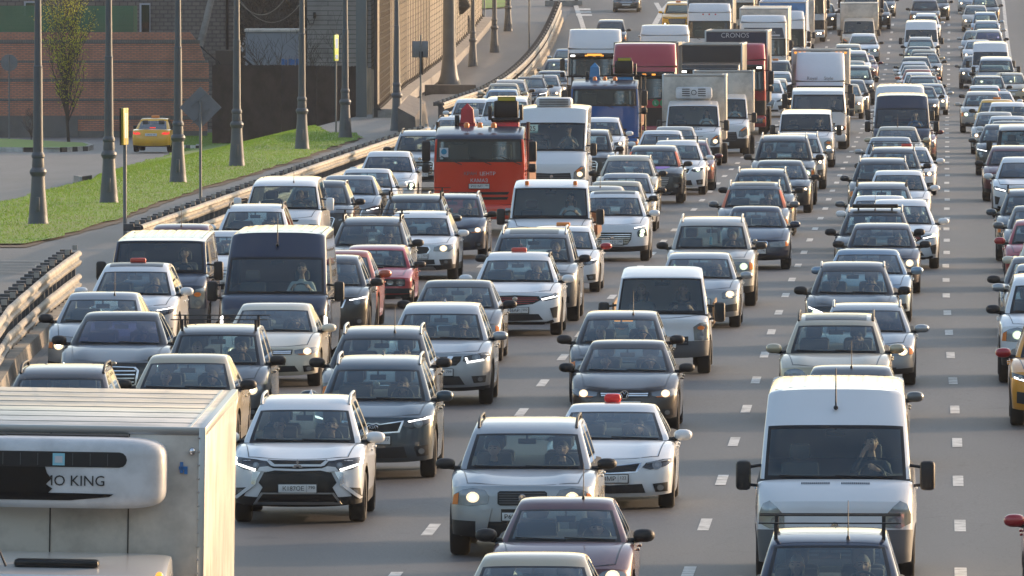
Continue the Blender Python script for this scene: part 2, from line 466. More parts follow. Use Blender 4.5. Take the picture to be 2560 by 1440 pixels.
def patch(bvhs, poly, off, name, m=None, step=0.05, axis='y', skirt=0.012):
    """a panel cut to an outline (x, z) seen from the front and laid on the skin with its own thickness"""
    m = m or M()
    pts = []
    for i in range(len(poly)):
        a, b = Vector(poly[i]), Vector(poly[(i+1) % len(poly)])
        k = max(1, int((b-a).length / step))
        for j in range(k): pts.append(a.lerp(b, j/k))
    n = len(pts)
    xs = [p.x for p in pts]; zs = [p.y for p in pts]
    ins = []
    x = min(xs) + step/2
    def inside(px, pz):
        c = False
        for i in range(n):
            a, b = pts[i], pts[(i+1) % n]
            if (a.y > pz) != (b.y > pz) and px < (b.x-a.x)*(pz-a.y)/(b.y-a.y)+a.x: c = not c
        return c
    while x < max(xs):
        z = min(zs) + step/2
        while z < max(zs):
            if inside(x, z) and min((Vector((x, z))-p).length for p in pts) > step*0.45: ins.append(Vector((x, z)))
            z += step
        x += step
    allp = [Vector((p.x, p.y)) for p in pts] + ins
    r = delaunay_2d_cdt(allp, [(i, (i+1) % n) for i in range(n)], [], 1, 1e-5)
    out = []; back = []
    for p in r[0]:
        if axis == 'y': h = ray(bvhs, (p.x, -6, p.y), (0, 1, 0))
        else: h = ray(bvhs, (p.x, p.y, 9), (0, 0, -1))
        if h is None:
            q = min((b.find_nearest(Vector((p.x, 0.6, p.y)) if axis == 'y' else Vector((p.x, p.y, 1.0))) for b in bvhs), key=lambda t: t[3])
            loc, nn = q[0], q[1]
        else: loc, nn = h[0], h[1]
        dirv = Vector((0, -1, 0)) if axis == 'y' else Vector((0, 0, 1))
        if nn.dot(dirv) < 0: nn = -nn
        nn = (nn + dirv * 0.6).normalized()
        out.append(tuple(loc + nn*off)); back.append(tuple(loc - nn*skirt))
    base = len(m.v); k = m.mi(name)
    m.v += out; nv = len(out); m.v += back
    ec = {}
    for f in r[2]:
        m.f.append(tuple(i + base for i in f)); m.m.append(k)
        for i in range(len(f)):
            e = (f[i], f[(i+1) % len(f)]); ec[e] = ec.get(e, 0) + 1
    for (a, b) in list(ec):
        if (b, a) not in ec:
            m.f.append((b+base, a+base, a+base+nv, b+base+nv)); m.m.append(k)
    return m
def mir(poly): return [(-x, z) for x, z in poly][::-1]
def full(half):   # half outline from the centre line (x>=0) -> closed outline
    return half + [(-x, z) for x, z in half[::-1] if x > 1e-4]
def ellp(cx, cz, rx, rz_, n=14): return [(cx + rx*math.cos(2*math.pi*k/n), cz + rz_*math.sin(2*math.pi*k/n)) for k in range(n)]
class Part:
    def __init__(s, name, mesh, kids=None, label=None):
        s.name, s.mesh, s.kids, s.label = name, (mesh.mesh(name) if isinstance(mesh, M) else mesh), kids or [], label

# ------------------------------------------------------------------ wheels
def wheel_parts(x, y, r=0.33, w=0.225, truck=False):
    t = M(); T = Matrix.Translation((x, y, r))
    sg = 1 if x > 0 else -1
    x0, x1_ = -w/2, w/2
    t.lathe([(r*.66, x0*.9), (r*.90, x0), (r*.975, x0*.82), (r, x0*.55), (r, x1_*.55), (r*.975, x1_*.82), (r*.90, x1_), (r*.66, x1_*.9)], 'rubber', 26, T, 'x', cap=False)
    t.lathe([(r*.67, x0*.7), (r*.67, x1_*.7)], 'steel_dark', 20, T, 'x')
    rm = M(); xo = x1_*.78*sg
    n = 5 if not truck else 8
    rm.lathe([(r*.64, xo - .02*sg), (r*.68, xo), (r*.60, xo), (r*.58, xo - .05*sg)], 'rim', 24, T, 'x', cap=False)
    rm.lathe([(r*.15, xo - .05*sg), (r*.15, xo - .005*sg)], 'rim', 12, T, 'x')
    for k in range(n):
        a = 2*math.pi*k/n
        Tk = T @ Matrix.Rotation(a, 4, 'X')
        lo, hi = sorted((xo - .045*sg, xo - .012*sg))
        rm.box(lo, hi, -.035, .035, r*.1, r*.62, 'rim', 0, Tk)
    return Part('wheel', t.mesh('wheel'), [Part('rim', rm.mesh('rim'))])

# ------------------------------------------------------------------ car bodies
#        L     W     H    zb   zle  yle  yc   zc    yt   zt   yre  zre  yrb  zrb  yw1  yw2  wr(roof half/halfwidth) wheel r
BODY = {
 'sedan': (4.55, 1.75, 1.48, .22, .74, .10, 1.20, .985, 1.98, 1.375, 3.15, 1.37, 3.90, 1.02, .86, 3.50, .70, .325),
 'suvc':  (4.40, 1.82, 1.62, .23, .86, .10, 1.08, 1.05, 1.92, 1.48, 3.75, 1.46, 4.25, 1.10, .88, 3.50, .69, .35),
 'fast':  (4.75, 1.84, 1.44, .20, .73, .12, 1.26, .96, 2.12, 1.345, 3.20, 1.33, 4.20, 1.00, .90, 3.75, .68, .34),
 'lux':   (5.15, 1.90, 1.50, .20, .74, .10, 1.42, .99, 2.25, 1.39, 3.55, 1.38, 4.45, 1.02, .90, 4.05, .69, .35),
 'old':   (4.35, 1.70, 1.43, .22, .70, .08, 1.18, .96, 1.88, 1.325, 3.05, 1.32, 3.72, 0.98, .80, 3.30, .69, .30),
 'boxy':  (3.98, 1.68, 1.42, .22, .73, .05, 1.12, .93, 1.72, 1.32, 3.35, 1.33, 3.90, .95, .76, 3.24, .71, .30),
 'hatch': (4.10, 1.74, 1.52, .22, .80, .10, 1.05, 1.01, 1.80, 1.42, 3.40, 1.42, 4.00, 1.04, .82, 3.40, .71, .32),
 'mpv':   (4.35, 1.78, 1.66, .22, .84, .10, .98, 1.08, 1.72, 1.55, 3.80, 1.56, 4.25, 1.10, .85, 3.55, .73, .32),
 'suv':   (4.62, 1.84, 1.68, .25, .90, .08, 1.15, 1.09, 1.92, 1.53, 3.95, 1.55, 4.48, 1.12, .90, 3.58, .71, .36),
 'suvxl': (4.95, 1.95, 1.84, .28, 1.02, .08, 1.22, 1.20, 1.95, 1.69, 4.35, 1.70, 4.85, 1.22, .92, 3.80, .74, .39),
 'gbox':  (4.55, 1.84, 1.95, .30, 1.08, .05, 1.25, 1.20, 1.60, 1.76, 4.35, 1.82, 4.50, 1.22, .85, 3.65, .84, .39),
 'minivan': (4.95, 1.92, 1.95, .22, .98, .08, .85, 1.20, 1.62, 1.75, 4.70, 1.83, 4.88, 1.25, .92, 3.95, .80, .34),
 'cargo': (5.60, 2.03, 2.45, .24, 1.05, .06, .62, 1.30, 1.32, 1.98, 5.35, 2.42, 5.55, 1.35, .92, 4.55, .845, .35),
 'transit': (5.40, 1.99, 2.02, .24, 1.06, .06, .85, 1.27, 1.50, 1.88, 5.15, 1.98, 5.32, 1.30, .95, 4.45, .86, .34),
}
BODY['cabvan'] = (2.75, 1.98, 2.20, .26, 1.10, .06, .80, 1.32, 1.38, 2.03, 2.45, 2.18, 2.65, 1.35, .92, -9, .86, .34)
BODY['bus'] = (6.0, 2.07, 2.88, .30, 1.22, .06, .72, 1.58, 1.25, 2.42, 5.75, 2.84, 5.95, 1.6, .95, 4.7, .97, .36)
BODY['porter'] = (2.10, 1.74, 1.96, .30, 1.02, .04, .26, 1.10, .72, 1.78, 1.85, 1.94, 2.02, 1.12, .62, -9, .82, .33)
HIGH = {'cargo': (1.85, 2.38), 'bus': (1.55, 2.80)}      # y and z where the forehead above the windscreen meets the roof
TL = [0, .10, .20, .32, .44, .56, .68, .79, .88, .95, 1.0]
_cache = {}
def body_shells(kind):
    if ('sh', kind) in _cache: return _cache[('sh', kind)]
    L, W, Hh, zb, zle, yle, yc, zc, yt, zt_, yre, zre, yrb, zrb, yw1, yw2, wr, r = BODY[kind]
    van = kind in ('cargo', 'transit', 'minivan', 'gbox', 'cabvan', 'porter', 'bus')
    hw = W/2
    def fy(t): return interp([0, .12, .3, .55, .75, .9, 1], [.07, .01, 0.0, .015, .035, yle*.6, yle], t)
    def fz(t): return lerp(zb, zle, t)
    Cc = .42 if not van else .36
    if kind in ('boxy', 'gbox'): Cc = .20
    cf = lambda t: Cc + (.04 if t > .9 else 0)
    def wl(y, z):
        p = interp([0, .45, 1.0, L-1.0, L], [.955, .965, 1, 1, .94], y)
        q = interp([0, .25, .55, .85, 1.1, 1.4], [.955, .975, 1.0, .985, .955, .93], z/max(zc, .1)*.98)
        return hw*p*q
    belt = zc - .03
    st = [(yle, zle, cf(1)-yle, .07)]
    for k in (.10, .22, .36, .50, .66, .82, 1.0):
        y = lerp(yle, yc, k); z = lerp(zle, zc, 1-(1-k)**1.7)
        st.append((y, z, (cf(1)-yle)*(1-k)**1.6 + .10*k, lerp(.07, .075, k)))
    ys = [yc + (yrb-yc)*k/13.0 for k in range(1, 14)]
    for y in ys: st.append((y, lerp(zc, zrb, (y-yc)/(yrb-yc)), .04 if y < yc+.5 else 0.0, .05))
    tail = L - .10
    if tail - yrb > .25:
        st.append(((yrb+tail)/2, zrb-.01, 0, .05))
    st.append((tail, zrb - .04, -.22, .06))
    ry = lambda t: interp([0, .2, .5, 1], [L-.06, L, L-.01, tail], t)
    rz = lambda t: lerp(zb+.06, zrb-.04, t)
    cr = lambda t: L - .32
    Ra = r + .07
    def bottom(y):
        z = zb
        for yw in (yw1, yw2):
            dy = abs(y - yw)
            if dy < Ra: z = max(z, r + math.sqrt(Ra*Ra - dy*dy) - .0)
            elif dy < Ra + .12: z = max(z, lerp(r, zb, (dy-Ra)/.12))
        return z
    # finer columns around the arches
    low = Shell(TL, fy, fz, cf, st, ry, rz, cr, wl, bottom, nF=2.9 if not van else 3.4, nT=4.0, lift=.05, crease={'suv': .022, 'suvc': .030, 'suvxl': .028, 'lux': .026, 'sedan': .016, 'fast': .026, 'hatch': .018, 'mpv': .02, 'old': .008}.get(kind, .0))
    # greenhouse
    wb = hw*(.885 if not van else .93); wt = hw*wr
    GT = [0, .05, .14, .30, .48, .66, .82, .92, .97, 1.0]
    hy, hz = HIGH.get(kind, (None, None))
    if hy:
        GT = [0, .03, .08, .16, .26, .36, .46, .53, .57, .64, .74, .84, .92, 1.0]
        kz = (zt_ - zc + .02) / (hz - zc + .02)
        gfy = lambda t: interp([0, kz, 1], [yc, yt, hy], t) - .03*math.sin(math.pi*min(1, t/kz))
        gfz = lambda t: lerp(zc-.03, hz, t)
        top0 = (hy, hz)
        GT = sorted(set([round(x, 3) for x in [0, kz*.04, kz*.10, kz*.3, kz*.5, kz*.7, kz*.9, kz*.965, kz, lerp(kz,1,.25), lerp(kz,1,.5), lerp(kz,1,.75), lerp(kz,1,.92), 1]]))
        wsr = (1, 7)
    else:
        gfy = lambda t: lerp(yc, yt, t) - .035*math.sin(math.pi*t)
        gfz = lambda t: lerp(zc-.03, zt_, t)
        top0 = (yt, zt_); wsr = (1, 8)
    swp = .16 if not van else (.15 if hy else .10)
    if kind in ('boxy', 'gbox'): swp = .05
    def gw(y, z):
        t = (z - zc) / (top0[1] - zc)
        t = max(0, min(1.15, t))
        q = interp([0, L], [1, .985], y) * interp([yrb-.6, L], [1, .95 if not van else .99], y)
        return lerp(wb, wt, t**1.15)*q
    rdr = .11 if hy else .055
    g = [(top0[0], top0[1], swp*.8, rdr)]
    rl = yre - top0[0]
    for k in (.06, .18, .34, .5, .66, .82, .94):
        y = top0[0] + rl*k; z = lerp(top0[1], zre, k) + (Hh - max(top0[1], zre)) * (1 - (2*k-1)**4 if k < .5 else 1 - (2*k-1)**6)
        g.append((y, z, swp*.8*(1-k)**3, .05 if not van else (.12 if hy else .08)))
    g.append((yre, zre, -.05, .05))
    gry = lambda t: lerp(yrb, yre, t); grz = lambda t: lerp(zrb-.03, zre, t)
    gcr = lambda t: gry(t) - .12
    gcf = lambda t: gfy(t) + swp*(1.1-.3*t)
    up = Shell(GT, gfy, gfz, gcf, g, gry, grz, gcr, gw, lambda y: lerp(zc, zrb, (y-yc)/(yrb-yc)) - .05, nF=3.0 if not hy else 2.5, nT=3.4 if not van else (3.0 if hy else 3.8), lift=0)
    _cache[('sh', kind)] = (low, up, wsr)
    return _cache[('sh', kind)]

def car_archetype(kind, style, clad=False, glass='glass', detail=2):
    key = ('car', kind, style, clad, glass, detail)
    if key in _cache: return _cache[key]
    L, W, Hh, zb, zle, yle, yc, zc, yt, zt_, yre, zre, yrb, zrb, yw1, yw2, wr, r = BODY[kind]
    low, up, wsr = body_shells(kind)
    van = kind in ('cargo', 'transit', 'minivan', 'cabvan', 'porter', 'bus')
    P = []
    nT_ = len(low.st)
    jc = 7                                      # station index of the cowl
    jr = min(j for j in range(nT_) if low.st[j][0] >= yrb - 1e-4)
    S = STYLES[style]
    clad_t = S.get('clad', 1 if clad else 0)
    bum = S.get('bumper')                       # unpainted bumper rows
    b = M()
    def pb(fc):
        reg, i, a, sg, _ = fc
        if reg == 'T' and jc <= i < jr: return None
        if reg in 'FRS' and i < clad_t: return 'black_plastic'
        if bum and reg == 'F' and i < bum[0]: return bum[1]
        if bum and reg == 'S' and a < 3 and i < bum[0]: return bum[1]
        return 'PAINT'
    low.pull(b, pb, 'PAINT')
    # greenhouse
    gu = .84
    mU = [abs(up.u(a)) for a in range(len(UC)-1)]
    nS = len(up.st)-1
    r0, r1 = wsr
    sidewin = {0: 1}
    wu = .94 if van else .90
    def isws(fc): return fc[0] == 'F' and r0 <= fc[1] < r1 and mU[fc[2]] < wu
    bp = [3, 6] if not van else [2]
    hiS = (1, len(up.T)-3) if kind not in ('cargo', 'bus') else (1, r1)
    def isside(fc):
        if fc[0] != 'S' or not (hiS[0] <= fc[1] < hiS[1]): return False
        if kind in ('cargo', 'transit', 'cabvan', 'porter', 'bus'): return fc[2] in (0, 1)
        return 0 <= fc[2] < nS-1 and fc[2] not in bp
    def isrear(fc): return fc[0] == 'R' and 1 <= fc[1] < len(up.T)-2 and mU[fc[2]] < .84 and kind not in ('cargo', 'transit', 'cabvan', 'porter', 'bus')
    pill = S.get('pillar', 'PAINT')
    def pg(fc):
        if isws(fc) or isside(fc) or isrear(fc): return None
        if fc[0] == 'F' and fc[1] < r0: return 'black_plastic'
        if fc[0] == 'F' and fc[1] < r1: return 'PIL'
        if fc[0] == 'S' and fc[2] in bp and hiS[0] <= fc[1] < hiS[1]: return 'gloss_black'
        return 'PAINT'
    up.pull(b, pg, 'PAINT')
    P.append(Part('body', b.mesh('body', 32)))
    ws = M()
    def pw(fc):
        if not isws(fc): return None
        return 'frit' if (fc[1] in (r0, r1-1) or mU[fc[2]] > (.90 if van else .84)) else glass
    up.pull(ws, pw, glass)
    P.append(Part('windscreen', ws.mesh('windscreen')))
    for sgn in (-1, 1):
        sw = M(); up.pull(sw, lambda fc: isside(fc) and fc[3] == sgn, glass if glass != 'glass_violet' else 'glass_dark')
        P.append(Part('side_window', sw.mesh('side_window')))
    if kind not in ('cargo', 'transit', 'cabvan', 'porter', 'bus'):
        rw = M(); up.pull(rw, lambda fc: isrear(fc), 'glass'); P.append(Part('rear_window', rw.mesh('rear_window')))
    dk = M(); low.pull(dk, lambda fc: fc[0] == 'T' and jc <= fc[1] < jr, 'cabin')
    dk.box(-W*.38, W*.38, yc+.22, yc+.62, zc-.08, zc+.03, 'cabin', .03)
    P.append(Part('dashboard', dk.mesh('dashboard')))
    yd = yc + (1.15 if kind not in ('cargo', 'transit', 'cabvan', 'porter', 'bus') else .85)
    zs = zc - .42
    if detail > 1:
        rows = [yd] if kind in ('cargo', 'transit', 'cabvan', 'porter', 'bus') else [yd, min(yd+.85, yrb-.45)]
        for q, yy in enumerate(rows):
            for x in ((-.36, .36) if W < 1.95 else (-.45, .45)):
                se = M()
                se.box(x-.24, x+.24, yy+.05, yy+.17, zs, zs+.60, 'seat', .05)
                se.box(x-.13, x+.13, yy+.06, yy+.15, zs+.63, zs+.82, 'seat', .04)
                P.append(Part('seat', se.mesh('seat')))
        sw = M(); T = Matrix.Translation((.36 if W < 1.95 else .45, yd-.52, zc+.02)) @ Matrix.Rotation(R(62), 4, 'X')
        pr = [(.17 + .014*math.cos(a), .014*math.sin(a)) for a in [k*math.pi/3 for k in range(7)]]
        sw.lathe(pr, 'black_plastic', 20, T, 'z', cap=False); sw.box(-.16, .16, -.02, .02, -.01, .01, 'black_plastic', 0, T)
        P.append(Part('steering_wheel', sw.mesh('steering_wheel')))
        rv = M(); rv.box(-.12, .12, yt+.02, yt+.05, zt_-.17, zt_-.09, 'black_plastic', .015); rv.box(-.015, .015, yt, yt+.03, zt_-.10, zt_-.01, 'black_plastic')
        P.append(Part('rear_view_mirror', rv.mesh('rvm')))
    # wipers
    if detail > 1:
        bu = up.bvh()
        wi = M()
        for (xa, xb) in ((-.62, .02), (.0, .64)):
            pts = []
            for k in range(7):
                x = lerp(xa, xb, k/6)*W/1.8; z = zc + lerp(.045, .020, k/6)
                h = ray([bu], (x, -6, z+.0), (0, 1, 0))
                pts.append((x, (h[0].y if h else yc) - .022, z))
            wi.tube(pts, .0075, 'black_plastic', 5)
        P.append(Part('wiper', wi.mesh('wiper')))
    # mirrors
    mk = 'MIR'
    for sgn in (-1, 1):
        mm = M()
        if van or kind == 'gbox':
            hh = .30 if kind in ('cargo', 'transit', 'cabvan', 'porter', 'bus') else .24; x = sgn*(W/2+.14); zz = zc + (.02 if kind in ('cargo', 'transit', 'cabvan', 'porter', 'bus') else .1)
            mm.box(x-.095, x+.095, yc+.22, yc+.34, zz-hh/2-.02, zz+hh/2+.05, 'black_plastic' if kind in ('cargo', 'transit', 'cabvan', 'porter', 'bus') else mk, .05)
            for q in (-.12, .14):
                mm.tube([(sgn*(W/2-.08), yc+.34, zz+q), (x, yc+.30, zz+q*.8)], .022, 'black_plastic', 6)
        else:
            x = sgn*(W/2+.085); zz = zc + .06
            mm.ell((x, yc+.34, zz), (.130, .10, .080), mk, 14, 10, p=.8)
            mm.box(x-.10, x+.10, yc+.385, yc+.40, zz-.06, zz+.06, 'black_plastic', .02)
            mm.tube([(sgn*(W/2-.12), yc+.36, zz-.07), (x-.02*sgn, yc+.36, zz-.05)], [.04, .03], 'black_plastic', 6)
        P.append(Part('side_mirror', mm.mesh('mirror')))
    # door handles and side trim
    if detail > 1:
        for sgn in (-1, 1):
            for yy in ([yc+1.25, yc+2.15] if not van else [yc+1.05]):
                h = M(); x = sgn*(W/2*.985)
                h.box(min(x, x+.03*sgn), max(x, x+.03*sgn), yy-.09, yy+.09, zc-.17, zc-.135, 'PAINT' if kind != 'transit' else 'black_plastic', .012)
                P.append(Part('door_handle', h.mesh('handle')))
    # front graphics, laid onto the nose
    bl = low.bvh(); bb = [bl]
    hw = W/2; fh = zle - zb
    X = lambda pts: [(u*hw, zb + v*fh) for u, v in pts]
    def addp(name, polys, off, matname, step=.05, kids=None):
        m = M()
        for pl in polys: patch(bb, pl, off, matname, m, step)
        p = Part(name, m.mesh(name)); p.kids = kids or []
        P.append(p); return p
    if 'grille' in S:
        gk = []
        if 'surround' in S:
            m = M(); patch(bb, full(X(S['surround'])), .006, S.get('surmat', 'chrome'), m, .06); gk.append(Part('grille_frame', m.mesh('frame')))
        bars = M()
        g0 = X(S['grille']); zlo = min(p[1] for p in g0); zhi = max(p[1] for p in g0)
        def halfw(z):
            best = 0
            n = len(g0)
            for i in range(n-1):
                (xa, za), (xb, zb_) = g0[i], g0[i+1]
                if (za-z)*(zb_-z) <= 0 and abs(za-zb_) > 1e-5: best = max(best, xa + (xb-xa)*(z-za)/(zb_-za))
            return best
        nb = S.get('bars', 3); bw = S.get('barw', .010)
        for k in range(nb):
            z = lerp(zlo, zhi, (k+1)/(nb+1)); w_ = halfw(z) - .02
            if w_ > .05: patch(bb, [(-w_, z-bw), (w_, z-bw), (w_, z+bw), (-w_, z+bw)], .022, S.get('barmat', 'chrome'), bars, .08)
        if nb: gk.append(Part('grille_bar', bars.mesh('bars')))
        addp('grille', [full(g0)], .014, S.get('grillemat', 'gloss_black'), kids=gk)
    for k, (half, mn, off) in enumerate(S.get('extra', [])):
        addp('trim', [full(X(half))], off, mn)
    for k, (pl, mn, off) in enumerate(S.get('extra2', [])):
        addp('trim', [X(pl)], off, mn); addp('trim', [mir(X(pl))], off, mn)
    if 'intake' in S: addp('air_intake', [full(X(S['intake']))], .010, 'black_plastic')
    for sgn in (-1, 1):
        f = (lambda pl: pl) if sgn > 0 else mir
        if 'lamp' in S:
            lm = M(); patch(bb, f(X(S['lamp'])), .012, S.get('lampmat', 'lamp_house'), lm, .05)
            kids = []
            if 'bulb' in S:
                for (cu, cv, ru) in (S['bulb'] if isinstance(S['bulb'], list) else [S['bulb']]):
                    ru = min(ru, .062)
                    q = M(); patch(bb, f(ellp(cu*hw, zb+cv*fh, ru*.62, ru*.62, 12)), .030, 'BULB', q, .05)
                    kids.append(Part('bulb', q))
                    q = M(); patch(bb, f(ellp(cu*hw, zb+cv*fh, ru*1.35, ru*1.2, 14)), .020, 'GLOW', q, .05)
                    kids.append(Part('reflector', q))
            if 'drl' in S:
                q = M(); patch(bb, f(X(S['drl'])), .026, 'DRL', q, .05); kids.append(Part('daytime_strip', q))
            if 'turn' in S:
                q = M(); patch(bb, f(X(S['turn'])), .018, 'amber', q, .05); kids.append(Part('indicator', q))
            P.append(Part('headlight', lm.mesh('headlight'), kids))
        if 'fogpod' in S:
            pd = M(); patch(bb, f(X(S['fogpod'])), .012, S.get('podmat', 'black_plastic'), pd, .05)
            kids = []
            if 'fog' in S:
                cu, cv, ru = S['fog']; q = M()
                patch(bb, f(ellp(cu*hw, zb+cv*fh, ru*.8, ru*.75, 12)), .024, 'fog_glass', q, .04); kids.append(Part('fog_light', q))
            P.append(Part('fog_light_recess', pd.mesh('pod'), kids))
    # seam of the bonnet
    if detail > 1 and kind not in ('cargo', 'bus'):
        se = M(); us = .80
        hs = ray(bb, (0, 0, 0), (0, 0, 1))
        y0 = yle + .03
        def strip(pts, w_=.006):
            for i in range(len(pts)-1):
                a, b_ = Vector(pts[i]), Vector(pts[i+1]); d = (b_-a)
                nrm = Vector((-d.y, d.x)).normalized()*w_
                vs = []
                for q in (a-nrm, a+nrm, b_+nrm, b_-nrm):
                    h = bl.ray_cast(Vector((q.x, q.y, 5)), Vector((0, 0, -1)))
                    if h[0] is None: break
                    vs.append((q.x, q.y, h[0].z + .004))
                if len(vs) == 4: se.add(vs, [(0, 1, 2, 3)], 'gloss_black')
        for sgn in (-1, 1):
            strip([(sgn*hw*lerp(.74, .84, k/9), lerp(y0+.16, yc+.05, k/9)) for k in range(10)], .007)
        strip([(hw*.74*(k/8-1), y0 + .16*abs(k/8-1)**2.6) for k in range(17)], .008)
        if se.f: P.append(Part('bonnet_seam', se.mesh('seam')))
    # plate
    pv = S.get('plate', .42); pz = zb + pv*fh
    h = ray(bb, (0, -6, pz), (0, 1, 0)); py = h[0].y - .035
    pm = M(); pm.box(-.275, .275, py+.004, py+.03, pz-.068, pz+.068, 'black_plastic', .006); pm.box(-.26, .26, py-.004, py+.004, pz-.056, pz+.056, 'plate_white', .003)
    pp = Part('number_plate', pm.mesh('plate')); pp.pos = (py-.006, pz); P.append(pp)
    # badge
    if 'badge' in S and detail > 1:
        bu_, bv = S['badge'], None
        z = zb + S['badge']*fh; h = ray(bb, (0, -6, z), (0, 1, 0))
        m = M(); T = Matrix.Translation((0, h[0].y - .02, z))
        m.lathe([(.001, -.012), (.048, -.010), (.055, 0), (.05, .02)], 'chrome', 16, T, 'y', cap=False)
        P.append(Part('badge', m.mesh('badge')))
    # underside, so no light comes through, and wheels
    uf = M(); uf.box(-hw*.86, hw*.86, .30, L-.25, zb+.02, zb+.14, 'steel_dark', .03)
    uf.box(-hw*.70, hw*.70, .45, L-.4, zb+.14, zc-.3, 'steel_dark')
    P.append(Part('underbody', uf.mesh('under')))
    for y in (yw1, yw2):
        if y < 0: continue
        for sgn in (-1, 1): P.append(wheel_parts(sgn*(hw-.135), y, r, .225 if kind not in ('suvxl', 'gbox') else .25))
    # rear lamps (seen only on a car shown from behind)
    br = [bl]
    A = dict(parts=P, L=L, W=W, H=Hh, yc=yc, zc=zc, yt=yt, zt=zt_, yre=yre, low=low, up=up, driver=(.36 if W < 1.95 else .45, yd, zs), bb=bb, zb=zb, zle=zle, hw=hw, roofz=Hh)
    # roof height probe
    A['ub'] = up.bvh()
    _cache[key] = A
    return A
